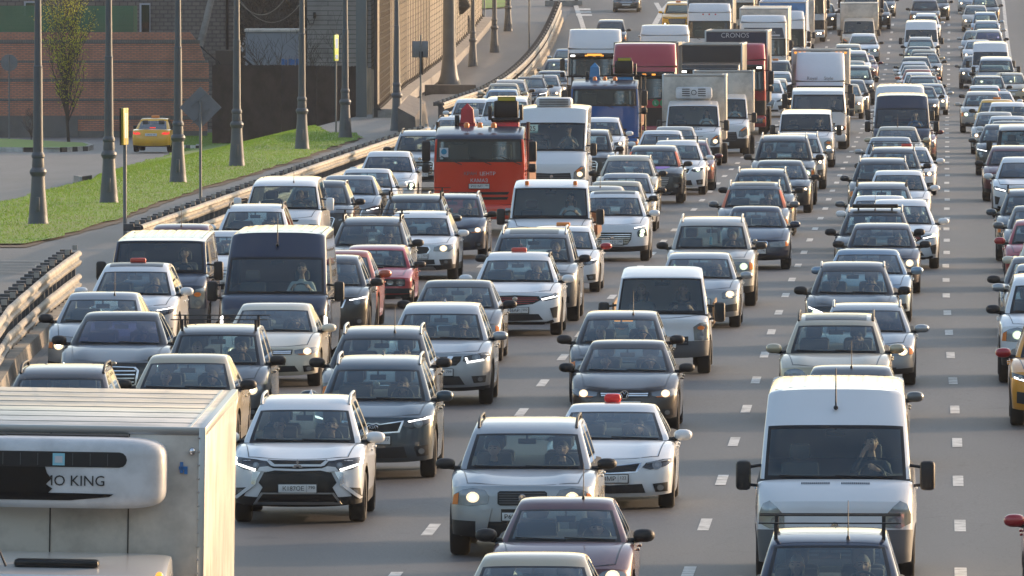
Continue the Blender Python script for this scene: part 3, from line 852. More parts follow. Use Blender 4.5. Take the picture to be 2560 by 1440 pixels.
# ------------------------------------------------------------------ front styles: outlines in half widths (u) and nose heights (v)
STYLES = {
 'slim': dict(grille=[(0,.91),(.46,.92),(.44,.76),(0,.74)], bars=2, lamp=[(.50,.79),(.49,.90),(.62,.94),(.88,1.0),(.95,.96),(.93,.84),(.80,.76),(.60,.74)],
     bulb=(.74,.86,.05), turn=[(.56,.77),(.82,.80),(.82,.76),(.60,.74)], lampmat='lamp_house', intake=[(0,.34),(.50,.36),(.58,.16),(0,.12)], fogpod=[(.66,.36),(.86,.38),(.88,.18),(.68,.14)], fog=(.77,.26,.05), plate=.52, badge=.83),
 'tiger': dict(grille=[(0,.84),(.06,.86),(.10,.83),(.46,.90),(.40,.70),(0,.66)], surround=[(0,.87),(.07,.885),(.12,.86),(.50,.93),(.43,.67),(0,.63)], bars=0,
     lamp=[(.50,.80),(.56,.92),(.80,1.0),(.94,1.02),(.95,.92),(.84,.82),(.62,.74)], bulb=(.72,.86,.05), drl=[(.56,.91),(.92,1.0),(.92,.975),(.58,.885)], lampmat='lamp_dark',
     intake=[(0,.32),(.50,.36),(.55,.12),(0,.10)], fogpod=[(.66,.36),(.88,.40),(.88,.16),(.70,.14)], fog=(.77,.26,.055), plate=.50),
 'shield': dict(grille=[(0,.72),(.50,.74),(.58,.52),(.52,.42),(.64,.10),(0,.08)], bars=0, grillemat='gloss_black', clad=2,
     extra=[([(0,.99),(.44,1.0),(.46,.74),(0,.72)],'black_plastic',.012), ([(0,.905),(.34,.905),(.41,.985),(.46,.975),(.40,.88),(.35,.865),(0,.865)],'PAINT',.03), ([(0,.81),(.36,.825),(.44,.87),(.56,.85),(.60,.77),(.44,.75),(.34,.78),(0,.765)],'PAINT',.034),
            ([(0,.11),(.62,.11),(.65,.07),(0,.07)],'alu',.03), ([(0,.31),(.50,.31),(.51,.28),(0,.28)],'alu',.03)],
     extra2=[([(.54,.76),(.67,.74),(.69,.50),(.63,.46),(.60,.60)],'chrome',.03), ([(.63,.47),(.69,.50),(.94,.20),(.90,.17)],'PAINT',.03), ([(.50,.31),(.62,.07),(.66,.07),(.54,.31)],'alu',.032)],
     lamp=[(.43,.86),(.43,.97),(.60,1.0),(.84,1.03),(.95,1.04),(.95,.90),(.80,.80),(.60,.77)], bulb=(.62,.89,.03), drl=[(.92,1.03),(.95,1.03),(.94,.90),(.64,.765),(.62,.81),(.90,.92)], lampmat='lamp_dark',
     fogpod=[(.74,.42),(.92,.40),(.93,.20),(.82,.18)], fog=(.84,.31,.055), plate=.40),
 'square': dict(grille=[(0,.90),(.30,.90),(.33,.87),(.33,.66),(.30,.63),(0,.63)], bars=5, barmat='grey_plastic', barw=.006, bumper=(3,'black_plastic'),
     lamp=[(.46,.66),(.44,.80),(.50,.92),(.66,.96),(.80,.92),(.90,.84),(.93,.64),(.70,.62)], bulb=(.66,.78,.09), turn=[(.85,.86),(.91,.82),(.93,.64),(.86,.64)], lampmat='lamp_house',
     extra=[([(0,.56),(.28,.56),(.28,.49),(0,.49)],'gloss_black',.016)], extra2=[([(.40,.58),(.48,.12),(.62,.12),(.62,.50),(.52,.54)],'PAINT',.03)], intake=[(0,.26),(.42,.26),(.40,.05),(0,.05)], plate=.42, mirror='black_plastic', badge=.77),
 'vgrille': dict(grille=[(0,.90),(.44,.92),(.42,.80),(.34,.68),(0,.66)], bars=2, barmat='black_plastic', grillemat='gloss_black',
     extra2=[([(.20,.92),(.30,.92),(.16,.66),(.06,.66)],'chrome',.03)],
     lamp=[(.46,.80),(.48,.92),(.70,.98),(.92,1.02),(.95,.94),(.84,.84),(.56,.74)], bulb=(.70,.89,.05), drl=[(.50,.88),(.54,.88),(.56,.79),(.82,.85),(.84,.81),(.54,.74)], lampmat='lamp_dark', clad=1,
     intake=[(0,.40),(.40,.40),(.50,.18),(0,.16)], fogpod=[(.62,.40),(.88,.42),(.86,.24),(.66,.22)], fog=(.77,.32,.05), plate=.50, badge=.83),
 'wave': dict(grille=[(0,.90),(.48,.88),(.52,.78),(.36,.68),(0,.62)], surround=[(0,.93),(.51,.90),(.55,.78),(.38,.655),(0,.585)], surmat='gloss_black', bars=4, barmat='red_lens', barw=.004,
     lamp=[(.54,.78),(.56,.88),(.74,.92),(.92,1.0),(.95,.92),(.90,.84),(.66,.76)], bulb=(.84,.91,.04), drl=[(.56,.82),(.88,.92),(.88,.875),(.58,.775)], lampmat='lamp_dark',
     intake=[(0,.34),(.50,.34),(.60,.16),(0,.12)], extra=[([(0,.10),(.66,.10),(.80,.16),(.82,.10),(.68,.02),(0,.02)],'gloss_black',.03)], fogpod=[(.74,.52),(.90,.58),(.88,.22),(.80,.22)], plate=.46, badge=.80),
 'round': dict(grille=[(0,.84),(.24,.83),(.30,.76),(.24,.68),(0,.66)], bars=1, lamp=ellp(.70,.80,.19,.16,16), bulb=(.70,.80,.09), lampmat='lamp_house',
     intake=[(0,.40),(.46,.38),(.48,.16),(0,.12)], fogpod=[(.62,.32),(.80,.34),(.80,.16),(.62,.14)], fog=(.71,.24,.05), plate=.52, mirror='black_plastic', badge=.76),
 'twin': dict(grille=[(0,.92),(.78,.92),(.80,.88),(.80,.64),(.78,.60),(0,.60)], bars=3, barmat='black_plastic', barw=.008, grillemat='black_plastic', bumper=(2,'black_plastic'),
     lamp=ellp(.68,.76,.105,.135,18), bulb=(.68,.76,.075), lampmat='lamp_house', extra2=[(ellp(.43,.76,.085,.11,16),'fog_glass',.03), ([(.56,.40),(.74,.40),(.74,.34),(.56,.34)],'red_lens',.03), ([(.56,.14),(.70,.14),(.70,.07),(.56,.07)],'fog_glass',.03)],
     extra=[([(0,.50),(.98,.50),(.98,.28),(0,.28)],'black_plastic',.045)], intake=[(0,.20),(.80,.20),(.80,.04),(0,.04)], plate=.38, mirror='black_plastic'),
 'bold': dict(grille=[(0,.72),(.52,.72),(.50,.46),(.40,.28),(0,.26)], bars=5, barw=.008, grillemat='gloss_black', clad=2,
     extra2=[([(.56,.88),(.90,.98),(.92,.94),(.60,.84)],'lamp_dark',.014)],
     lamp=[(.66,.72),(.70,.82),(.90,.84),(.92,.60),(.68,.56)], bulb=[(.80,.76,.045),(.78,.63,.04)], drl=[(.58,.885),(.90,.975),(.90,.95),(.60,.86)], lampmat='lamp_dark',
     intake=[(0,.20),(.50,.20),(.60,.06),(0,.05)], plate=.36, badge=.50),
 'double': dict(grille=[(0,.90),(.30,.90),(.34,.84),(.30,.66),(0,.64)], surround=[(0,.925),(.33,.925),(.37,.85),(.33,.64),(0,.62)], bars=0, barmat='grey_plastic', bumper=(2,'black_plastic'),
     lamp=[(.42,.66),(.40,.86),(.56,.90),(.84,.92),(.92,.86),(.92,.68),(.70,.64)], bulb=(.72,.78,.07), lampmat='lamp_house', turn=[(.84,.90),(.91,.86),(.92,.70),(.85,.68)],
     intake=[(0,.26),(.60,.26),(.60,.10),(0,.08)], plate=.45, badge=.94),
 'yeti': dict(grille=[(0,.92),(.28,.90),(.32,.80),(.26,.66),(0,.64)], surround=[(0,.95),(.31,.93),(.35,.80),(.28,.63),(0,.61)], bars=0, grillemat='gloss_black', clad=2,
     lamp=[(.42,.74),(.44,.90),(.62,.97),(.88,.99),(.90,.84),(.80,.72)], bulb=(.66,.84,.07), lampmat='lamp_house', intake=[(0,.40),(.44,.42),(.46,.24),(0,.20)],
     fogpod=[(.56,.42),(.86,.44),(.88,.22),(.60,.22)], fog=(.72,.33,.05), plate=.54, extra=[([(0,.14),(.42,.14),(.48,.04),(0,.04)],'alu',.03)]),
 'crown': dict(grille=[(0,.86),(.36,.84),(.42,.76),(.38,.34),(0,.30)], surround=[(0,.89),(.40,.87),(.46,.76),(.41,.31),(0,.27)], bars=4, barw=.009, grillemat='gloss_black',
     lamp=[(.54,.70),(.56,.80),(.80,.94),(.92,.98),(.92,.82),(.80,.70),(.64,.66)], bulb=(.76,.80,.05), drl=[(.58,.80),(.90,.97),(.90,.93),(.60,.765)], lampmat='lamp_dark',
     intake=[(0,.24),(.70,.28),(.76,.10),(0,.08)], plate=.30, badge=.96),
 'trap': dict(grille=[(0,.82),(.42,.82),(.46,.78),(.34,.28),(0,.26)], surround=[(0,.845),(.44,.845),(.49,.78),(.36,.255),(0,.235)], bars=6, barw=.005, grillemat='gloss_black',
     lamp=[(.54,.72),(.54,.80),(.74,.90),(.94,.96),(.94,.84),(.80,.76),(.62,.70)], bulb=(.80,.83,.035), drl=[(.58,.74),(.90,.86),(.90,.82),(.60,.70)], lampmat='lamp_dark',
     intake=[(0,.18),(.60,.20),(.64,.08),(0,.07)], fogpod=[(.60,.46),(.86,.50),(.86,.22),(.66,.18)], plate=.40, badge=.70),
 'sport': dict(grille=[(0,.44),(.50,.48),(.56,.22),(0,.18)], bars=3, barmat='grey_plastic', barw=.007, lamp=[(.56,.70),(.56,.90),(.72,.98),(.90,1.0),(.92,.80),(.78,.68)], bulb=(.74,.84,.07), drl=[(.60,.75),(.84,.80),(.84,.77),(.62,.72)], lampmat='lamp_house',
     fogpod=[(.62,.46),(.90,.52),(.90,.26),(.66,.22)], plate=.58, badge=.90),
 'swoosh': dict(grille=[(0,.94),(.34,.93),(.38,.84),(.30,.76),(0,.75)], bars=1, lamp=[(.46,.76),(.48,.90),(.70,.98),(.92,1.0),(.94,.86),(.80,.74)], bulb=(.70,.86,.075), lampmat='lamp_house',
     intake=[(0,.56),(.30,.56),(.46,.22),(0,.18)], fogpod=[(.62,.44),(.86,.48),(.86,.24),(.64,.20)], fog=(.75,.34,.055), plate=.60, badge=.86),
 'chery': dict(grille=[(0,.86),(.50,.86),(.56,.80),(.50,.50),(.40,.34),(0,.32)], bars=6, barw=.009, barmat='alu', grillemat='gloss_black', lamp=[(.64,.34),(.60,.50),(.86,.56),(.90,.40),(.80,.30)], bulb=(.76,.44,.05), lampmat='lamp_dark',
     extra2=[([(.56,.88),(.90,.96),(.92,.91),(.60,.84)],'lamp_dark',.014)], extra=[([(0,.12),(.5,.12),(.66,.20),(.66,.16),(.5,.07),(0,.07)],'chrome',.03)], intake=[(0,.24),(.60,.26),(.60,.15),(0,.12)], plate=.28, badge=.66),
 'rav': dict(grille=[(0,.90),(.40,.90),(.44,.82),(.36,.70),(.40,.40),(.50,.24),(0,.22)], bars=3, barmat='black_plastic', lamp=[(.48,.80),(.46,.90),(.70,.98),(.94,1.0),(.94,.88),(.72,.80)], bulb=(.78,.90,.045), drl=[(.56,.82),(.90,.91),(.90,.88),(.58,.79)], lampmat='lamp_dark',
     fogpod=[(.66,.52),(.88,.56),(.88,.24),(.72,.22)], fog=(.80,.36,.045), plate=.44, badge=.80, clad=2, extra=[([(0,.80),(.46,.82),(.50,.78),(0,.76)],'alu',.03)]),
 # vans
 'drop': dict(bumper=(5,'grey_plastic'), lamp=[(.62,.60),(.62,.78),(.72,.92),(.80,1.0),(.88,.96),(.93,.80),(.93,.66),(.80,.58)], bulb=(.72,.69,.05), lampmat='fog_glass', grille=[(0,.30),(.56,.30),(.56,.12),(0,.12)], bars=2, barmat='grey_plastic', grillemat='black_plastic', plate=.40, badge=.62),
 'corner': dict(grille=[(0,.60),(.34,.60),(.40,.40),(.36,.28),(0,.26)], bars=3, lamp=[(.52,.52),(.50,.74),(.90,.86),(.95,.80),(.95,.56),(.90,.48)], bulb=(.72,.62,.055), drl=[(.90,.84),(.94,.80),(.94,.55),(.60,.46),(.60,.49),(.90,.58)], lampmat='lamp_dark', bumper=(3,'grey_plastic'), plate=.30, badge=.70),
 'stack': dict(grille=[(0,.56),(.54,.56),(.54,.34),(0,.32)], bars=2, barmat='grey_plastic', grillemat='black_plastic', lamp=[(.66,.46),(.64,.80),(.76,.90),(.92,.94),(.93,.46)], bulb=(.80,.58,.07), turn=ellp(.79,.78,.07,.055), lampmat='fog_glass', bumper=(4,'grey_plastic'), plate=.34, badge=.66),
 't5': dict(grille=[(0,.68),(.48,.68),(.46,.52),(0,.50)], bars=1, lamp=[(.52,.50),(.52,.74),(.70,.86),(.90,.84),(.92,.56),(.70,.48)], bulb=(.74,.68,.08), lampmat='lamp_house', turn=[(.52,.52),(.60,.54),(.60,.48),(.54,.48)], intake=[(0,.34),(.60,.34),(.60,.16),(0,.14)], plate=.42, badge=.60, mirror='black_plastic',
     extra=[([(0,.99),(.44,.99),(.40,.93),(0,.93)],'black_plastic',.012)]),
 'next': dict(grille=[(0,.70),(.52,.72),(.56,.46),(.50,.30),(0,.28)], bars=5, barmat='grey_plastic', barw=.008, grillemat='black_plastic', lamp=[(.60,.52),(.62,.74),(.82,.94),(.92,.92),(.92,.60),(.76,.48)], bulb=(.78,.68,.085), turn=[(.66,.78),(.82,.90),(.88,.88),(.72,.74)], lampmat='lamp_house', bumper=(4,'black_plastic'), plate=.22, badge=.60),
}
# ------------------------------------------------------------------ people (seated, hands up on the wheel)
def person_mesh(kind):
    key = ('person', kind)
    if key in _cache: return _cache[key]
    J = []; E = []
    def j(p, r, par=None):
        J.append((p, r)); i = len(J)-1
        if par is not None: E.append((par, i))
        return i
    pel = j((0, 0, .06), .13)
    w1 = j((0, -.01, .22), .125, pel); ch = j((0, .0, .40), .14, w1); nb = j((0, .0, .50), .075, ch); nk = j((0, -.01, .575), .05, nb); j((0, -.02, .66), .055, nk)
    for s in (-1, 1):
        if kind == 'driver': sh, el, wr = (s*.17, -.01, .46), (s*.26, -.20, .27), (s*.155, -.42, .40)
        elif kind == 'phone' and s < 0: sh, el, wr = (s*.17, -.01, .46), (s*.25, -.22, .36), (s*.11, -.16, .60)
        elif kind == 'phone': sh, el, wr = (s*.17, -.01, .46), (s*.25, -.22, .30), (s*.06, -.42, .42)
        else: sh, el, wr = (s*.17, -.01, .46), (s*.24, -.06, .20), (s*.12, -.30, .14)
        a = j(sh, .062, ch); b = j(lerp3(sh, el, .5), .05, a); c = j(el, .043, b); d = j(lerp3(el, wr, .5), .038, c); e = j(wr, .027, d)
        pdir = (Vector(wr) - Vector(el)).normalized(); palm = Vector(wr) + pdir*.055
        pm = j(tuple(palm), .032, e)
        side = Vector((0, .25, 1)).normalized() if kind != 'pass' else Vector((s, 0, 0))
        inn = Vector((-s, -.2, -.1)).normalized() if kind != 'pass' else Vector((0, -.3, -1)).normalized()
        for k in range(4):
            o = palm + side*(.030 - .020*k)
            ln = [.036, .042, .039, .030][k]
            p1 = o + pdir*ln; p2 = p1 + (pdir*.5 + inn).normalized()*ln*.75; p3 = p2 + (inn - pdir*.5).normalized()*ln*.55
            f1 = j(tuple(o + pdir*.012), .011, pm); f2 = j(tuple(p1), .0095, f1); f3 = j(tuple(p2), .0085, f2); j(tuple(p3), .0075, f3)
        tb = palm + side*.030 - pdir*.02; t1 = j(tuple(tb), .012, pm); t2 = j(tuple(tb + inn*.03 + side*.012), .010, t1); j(tuple(tb + inn*.05 + pdir*.012), .009, t2)
        h1 = j((s*.09, -.02, .04), .10, pel); kn = j((s*.13, -.46, .08), .062, h1); an = j((s*.12, -.70, -.08), .042, kn); j((s*.12, -.84, -.06), .038, an)
    me = bpy.data.meshes.new('sk'); me.from_pydata([p for p, r in J], E, []); me.update()
    ob = bpy.data.objects.new('sk', me); COL.objects.link(ob)
    sk = ob.modifiers.new('s', 'SKIN'); sk.use_smooth_shade = True
    for i, (p, r) in enumerate(J):
        me.skin_vertices[0].data[i].radius = (r, r*(.78 if r > .11 else 1))
        me.skin_vertices[0].data[i].use_root = (i == 0)
    sb = ob.modifiers.new('u', 'SUBSURF'); sb.levels = 1; sb.render_levels = 1
    dg = bpy.context.evaluated_depsgraph_get(); dg.update()
    bo = bpy.data.meshes.new_from_object(ob.evaluated_get(dg))
    v = [tuple(p.co) for p in bo.vertices]; f = [tuple(q.vertices) for q in bo.polygons]
    # head with a face
    hv = []; hf = []; n, m = 28, 22; c = Vector((0, -.035, .735)); 
    yaw = {'driver': 0.0, 'phone': .25, 'pass': -.2}[kind]
    for i in range(m+1):
        a = math.pi*i/m
        for k in range(n):
            b = 2*math.pi*k/n
            q = Vector((math.sin(a)*math.cos(b), math.sin(a)*math.sin(b), math.cos(a)))
            x, y, z = q.x*.076, q.y*.095, q.z*.118
            if z < -.02: x *= 1 - .32*min(1, (-z-.02)/.10); y *= 1 - .12*min(1, (-z-.02)/.1)
            if y < 0:
                y -= .030*math.exp(-(x/.013)**2 - ((z+.018)/.022)**2) + .012*math.exp(-(x/.012)**2 - ((z-.01)/.03)**2)   # nose
                y += .014*math.exp(-((abs(x)-.032)/.014)**2 - ((z-.012)/.013)**2)                                        # eye sockets
                y -= .007*math.exp(-((z-.036)/.010)**2 - (x/.05)**2)                                                     # brow
                y -= .008*math.exp(-(x/.022)**2 - ((z+.055)/.008)**2)                                                    # lips
                y -= .012*math.exp(-(x/.025)**2 - ((z+.098)/.018)**2)                                                    # chin
            p = Matrix.Rotation(yaw, 4, 'Z') @ Vector((x, y, z))
            hv.append(tuple(c + p))
    for i in range(m):
        for k in range(n): hf.append((i*n+k, (i+1)*n+k, (i+1)*n+(k+1) % n, i*n+(k+1) % n))
    for s in (-1, 1):
        e = M(); T = Matrix.Translation(c) @ Matrix.Rotation(yaw, 4, 'Z'); e.ell((s*.078, .005, -.004), (.012, .022, .032), 'skin', 8, 6, T)
        o = len(hv); hv += e.v; hf += [tuple(t+o for t in q) for q in e.f]
    o = len(v); v += hv; f += [tuple(t+o for t in q) for q in hf]
    me2 = bpy.data.meshes.new('pm'); me2.from_pydata(v, [], f); me2.update()
    bpy.data.objects.remove(ob)
    ob = bpy.data.objects.new('pm', me2); COL.objects.link(ob)
    rm = ob.modifiers.new('r', 'REMESH'); rm.mode = 'VOXEL'; rm.voxel_size = .0085; rm.use_smooth_shade = True
    dg.update(); fin = bpy.data.meshes.new_from_object(ob.evaluated_get(dg)); bpy.data.objects.remove(ob)
    fin.materials.clear(); fin.materials.append(None); fin.materials.append(MATS['skin']); fin.materials.append(MATS['hair_dark']); fin.materials.append(MATS['cloth_dark'])
    for p in fin.polygons:
        q = p.center; mi = 0
        if q.z > .555 and abs(q.x) < .1 and (kind != 'phone' or q.y > -.25): mi = 1
        if kind != 'pass' and q.y < -.40 and q.z > .30: mi = 1
        if kind == 'phone' and q.z > .56: mi = 1
        if kind == 'pass' and q.y < -.30 and abs(q.x) < .19 and q.z > .10 and q.z < .24: mi = 1
        if mi == 1 and (q - c).length < .2:
            lq = Matrix.Rotation(-yaw, 4, 'Z') @ (q - c)
            if lq.y < -.05 and abs(abs(lq.x)-.031) < .013 and abs(lq.z-.012) < .0075: mi = 2
            if lq.y < -.05 and abs(lq.z-.036) < .004 and .012 < abs(lq.x) < .05: mi = 2
        if q.z < .10 and q.y < -.1 and kind != 'pass': mi = 3
        p.material_index = mi
    fin['slots'] = ['PAINT', 'skin', 'hair_dark', 'cloth_dark']
    for pl in fin.polygons: pl.use_smooth = True
    # hair
    hairs = {}
    for hk in ('short', 'long'):
        h = M(); T = Matrix.Translation(c) @ Matrix.Rotation(yaw, 4, 'Z'); rr = random.Random(3)
        vs = []; fs = []; n2, m2 = 26, 16
        for i in range(m2+1):
            a = math.pi*i/m2
            for k in range(n2):
                b = 2*math.pi*k/n2
                q = Vector((math.sin(a)*math.cos(b), math.sin(a)*math.sin(b), math.cos(a)))
                g = 1 + rr.uniform(-.02, .03)
                vs.append((q.x*.084*g, q.y*.102*g + .006, q.z*.124*g + (.0 if hk == 'short' or q.z > 0 else -.10*(-q.z)**.7)))
        for i in range(m2):
            for k in range(n2):
                qd = (i*n2+k, (i+1)*n2+k, (i+1)*n2+(k+1) % n2, i*n2+(k+1) % n2)
                cc = sum((Vector(vs[t]) for t in qd), Vector())/4
                lim = .055 if cc.y < -.03 else (-.02 if hk == 'short' and cc.y < .03 else (-.075 if hk == 'short' else -.25))
                if hk == 'long' and cc.y < -.045 and cc.z < .055: continue
                if cc.z > lim: fs.append(qd)
        h.add(vs, fs, 'PAINT', T)
        hairs[hk] = h.mesh('hair')
    _cache[key] = (fin, hairs)
    return _cache[key]
def lerp3(a, b, t): return tuple(lerp(a[i], b[i], t) for i in range(3))
N_PEOPLE = [0]
def person(kind, root, x, y, z, cloth, hair, hk, label):
    fin, hairs = person_mesh(kind)
    W = root.matrix_world_custom
    o = bpy.data.objects.new('person', fin); COL.objects.link(o)
    o.matrix_world = W @ Matrix.Translation((x, y, z))
    o.material_slots[0].link = 'OBJECT'; o.material_slots[0].material = MATS[cloth]
    h = bpy.data.objects.new('hair', hairs[hk]); COL.objects.link(h); h.parent = o
    h.material_slots[0].link = 'OBJECT'; h.material_slots[0].material = MATS[hair]
    ws_ = [w for w in label.split() if w not in ('the', 'a', 'its')]
    tag(o, ' '.join(ws_[:16]), 'person', 'people sitting in the vehicles')
    return o

# ------------------------------------------------------------------ trucks with a flat upright cab
def add_wheels(P, ys, hw, r=.50, dual=True):
    for y in ys:
        for sg in (-1, 1): P.append(wheel_parts(sg*(hw-.17), y, r, .30 if not dual else .34, True))
def truck_archetype(kind):
    key = ('truck', kind)
    if key in _cache: return _cache[key]
    D = TRUCKS[kind]
    W, Lc = D['W'], D['Lc']; hw = W/2
    zb, z0, z1, zf, zt_ = D['zb'], D['z0'], D['z1'], D['zf'], D['zt']
    zz = [zb, zb+.12, lerp(zb, z0, .3), lerp(zb, z0, .6), lerp(zb, z0, .85), z0, z0+.07, lerp(z0, z1, .35), lerp(z0, z1, .65), z1-.07, z1, lerp(z1, zf, .5), zf]
    T = [(z-zb)/(zf-zb) for z in zz]
    lean = D.get('lean', .16)
    fy = lambda t: interp([0, (z0-zb)/(zf-zb), (z1-zb)/(zf-zb), 1], [.03, 0, lean, lean + .10], t)
    fz = lambda t: lerp(zb, zf, t)
    cf = lambda t: fy(t) + D.get('rad', .28)
    Wf = lambda y, z: hw * interp([zb, z0, zt_], [1, 1, D.get('top', .965)], z)
    st = [(fy(1), zf, D.get('rad', .28), .05)]
    for k in (.12, .3, .5, .75, .95): st.append((lerp(fy(1), Lc, k), lerp(zf, zt_, 1-(1-k)**2), D.get('rad', .28)*(1-k)**2, .06))
    st.append((Lc, zt_, -.06, .06))
    sh = Shell(T, fy, fz, cf, st, lambda t: Lc, lambda t: lerp(zb, zt_, t), lambda t: Lc-.06, Wf, lambda y: zb if y < .45 else zb + .22, nF=3.6, nT=6)
    mU = [abs(sh.u(a)) for a in range(len(UC)-1)]
    P = []
    isws = lambda fc: fc[0] == 'F' and 5 <= fc[1] < 10 and mU[fc[2]] < .93
    isside = lambda fc: fc[0] == 'S' and 6 <= fc[1] < 10 and 1 <= fc[2] <= 3
    cap = D.get('cap')
    def pb(fc):
        if isws(fc) or isside(fc): return None
        if cap and (fc[0] == 'T' or fc[1] >= 10): return cap
        if D.get('lower') and fc[0] == 'F' and fc[1] < 3: return D['lower']
        return 'PAINT'
    b = M(); sh.pull(b, pb, 'PAINT'); P.append(Part('cab', b.mesh('cab', 32)))
    ws = M(); sh.pull(ws, lambda fc: (('frit' if fc[1] in (5, 9) or mU[fc[2]] > .90 else 'glass_truck') if isws(fc) else None), 'glass_truck'); P.append(Part('windscreen', ws.mesh('ws')))
    for sg in (-1, 1):
        s2 = M(); sh.pull(s2, lambda fc: isside(fc) and fc[3] == sg, 'glass'); P.append(Part('side_window', s2.mesh('sw')))
    bb = [sh.bvh()]
    inn = M(); inn.box(-hw*.92, hw*.92, .30, Lc-.1, zb+.1, z0-.12, 'cabin_dark'); inn.box(-hw*.9, hw*.9, Lc-.14, Lc-.06, z0-.1, z1, 'cabin_dark'); inn.box(-hw*.88, hw*.88, lean+.12, Lc-.15, z1-.03, z1+.02, 'cabin_dark')
    P.append(Part('dashboard', inn.mesh('dash')))
    xd = .55
    for x in (-xd, xd):
        se = M(); se.box(x-.25, x+.25, 1.0, 1.14, z0-.15, z0+.45, 'seat', .05); se.box(x-.13, x+.13, 1.0, 1.10, z0+.46, z0+.62, 'seat', .04); P.append(Part('seat', se.mesh('seat')))
    sw = M(); T_ = Matrix.Translation((xd, .50, z0+.02)) @ Matrix.Rotation(R(40), 4, 'X')
    sw.lathe([(.22 + .015*math.cos(a), .015*math.sin(a)) for a in [k*math.pi/3 for k in range(7)]], 'black_plastic', 20, T_, 'z', cap=False); sw.box(-.2, .2, -.02, .02, -.01, .01, 'black_plastic', 0, T_)
    P.append(Part('steering_wheel', sw.mesh('sw')))
    for x0_ in (-.85, -.20, .45):
        wi = M(); pts = []
        for k in range(6):
            x = x0_*hw + k*.11; z = z0 + .16 - k*.045
            h = ray(bb, (x, -5, z), (0, 1, 0)); pts.append((x, h[0].y-.03, z))
        wi.tube(pts, .012, 'black_plastic', 5); P.append(Part('wiper', wi.mesh('wiper')))
    # face of the cab
    if 'grille' in D:
        for (xh, za, zc_) in D['grille']:
            g = M(); patch(bb, full([(0, zc_), (xh, zc_), (xh*.94, za), (0, za)]), .012, 'black_plastic', g, .1); P.append(Part('grille', g.mesh('grille')))
    for (poly, mn, off) in D.get('panels', []):
        g = M(); patch(bb, full(poly), off, mn, g, .1); P.append(Part('panel', g.mesh('panel')))
    # bumper and lamps
    bz0, bz1 = D.get('bump', (.32, zb+.01))
    bp = M(); bp.box(-hw*1.0, hw*1.0, -.06, .42, bz0, bz1, D.get('bmat', 'PAINT'), .07); P.append(Part('bumper', bp.mesh('bumper')))
    pm = M(); px = D.get('platex', 0); pzz = D.get('platez', lerp(bz0, bz1, .5)); pyy = D.get('platey', -.06)
    pm.box(px-.275, px+.275, pyy-.025, pyy, pzz-.068, pzz+.068, 'black_plastic', .005); pm.box(px-.26, px+.26, pyy-.031, pyy-.024, pzz-.056, pzz+.056, 'plate_white')
    pp = Part('number_plate', pm.mesh('plate')); pp.pos = (pyy-.033, pzz); P.append(pp)
    for sg in (-1, 1):
        lx = sg*hw*.74; lz = D.get('lz', lerp(bz0, bz1, .55)); lm = M(); lm.box(lx-.20, lx+.20, -.085, -.02, lz-.10, lz+.10, 'lamp_house', .03)
        q = M()
        for dx in (-.08, .08): q.lathe([(.065, -.02), (.062, 0), (.01, .001)], 'BULB', 14, Matrix.Translation((lx+dx, -.088, lz)) @ Matrix.Rotation(math.pi, 4, 'Z'), 'y', cap=True)
        P.append(Part('headlight', lm.mesh('hl'), [Part('bulb', q)]))
        am = M(); am.box(sg*hw*.93-.05, sg*hw*.93+.05, -.075, -.0, lz-.07, lz+.07, 'amber', .02); P.append(Part('indicator', am.mesh('ind')))
    # mirrors
    for sg in (-1, 1):
        mm = M(); x = sg*(hw+.20); mz = D.get('mz', (z0+z1)/2 + .05)
        mm.box(x-.11, x+.11, .02, .14, mz-.24, mz+.30, 'black_plastic', .05); mm.box(x-.11, x+.10, .02, .14, mz-.52, mz-.29, 'black_plastic', .05)
        for q in (.34, -.50): mm.tube([(sg*(hw-.05), .34, mz+q), (x, .14, mz+q*.9), (x, .08, mz+q*.8)], .02, 'black_plastic', 6)
        P.append(Part('side_mirror', mm.mesh('mirror')))
    if D.get('visor'):
        vz = z1 - .02; v = M(); v.box(-hw*.93, hw*.93, -.12, fy((vz-zb)/(zf-zb)), vz-.05, vz+.19, 'gloss_black', .05)
        kids = []
        for x in D.get('vlamps', []):
            q = M(); q.box(x-.07, x+.07, -.135, -.11, vz+.05, vz+.11, 'lamp_amber', .01); kids.append(Part('marker_lamp', q))
        for x in (-hw*.78, hw*.78):
            q = M(); q.box(x-.10, x+.10, -.135, -.11, vz+.03, vz+.11, 'lamp_drl', .02); kids.append(Part('spot_lamp', q))
        P.append(Part('sun_visor', v.mesh('visor'), kids))
    if D.get('fair'):
        fh, fwid, fback = D['fair']
        fs = Shell([0, .1, .3, .5, .7, .88, 1], lambda t: lerp(fy(1)+.02, fy(1)+fback, t**1.4), lambda t: lerp(zf+.03, zt_+fh, t), lambda t: lerp(fy(1)+.02, fy(1)+fback, t**1.4)+.30,
                   [(fy(1)+fback, zt_+fh, .30, .06)] + [(lerp(fy(1)+fback, Lc, k), zt_+fh+.06*math.sin(k*3.1), .30*(1-k)**2, .06) for k in (.2, .5, .8)] + [(Lc, zt_+fh, -.05, .05)],
                   lambda t: Lc, lambda t: lerp(zf+.03, zt_+fh, t), lambda t: Lc-.05, lambda y, z: hw*fwid*interp([zf, zt_+fh], [1, .95], z), lambda y: zf+.0, nF=3.2, nT=4)
        m = M(); fs.pull(m, lambda fc: 'PAINT', 'PAINT'); P.append(Part('roof_fairing', m.mesh('fair', 40)))
        fb = [fs.bvh()]
    else: fb = bb
    for (x, z, mn) in D.get('beacons', []):
        q = M(); q.lathe([(.07, 0), (.07, .09), (.045, .13), (.01, .14)], mn, 12, Matrix.Translation((x, .7, z))); P.append(Part('beacon', q.mesh('beacon')))
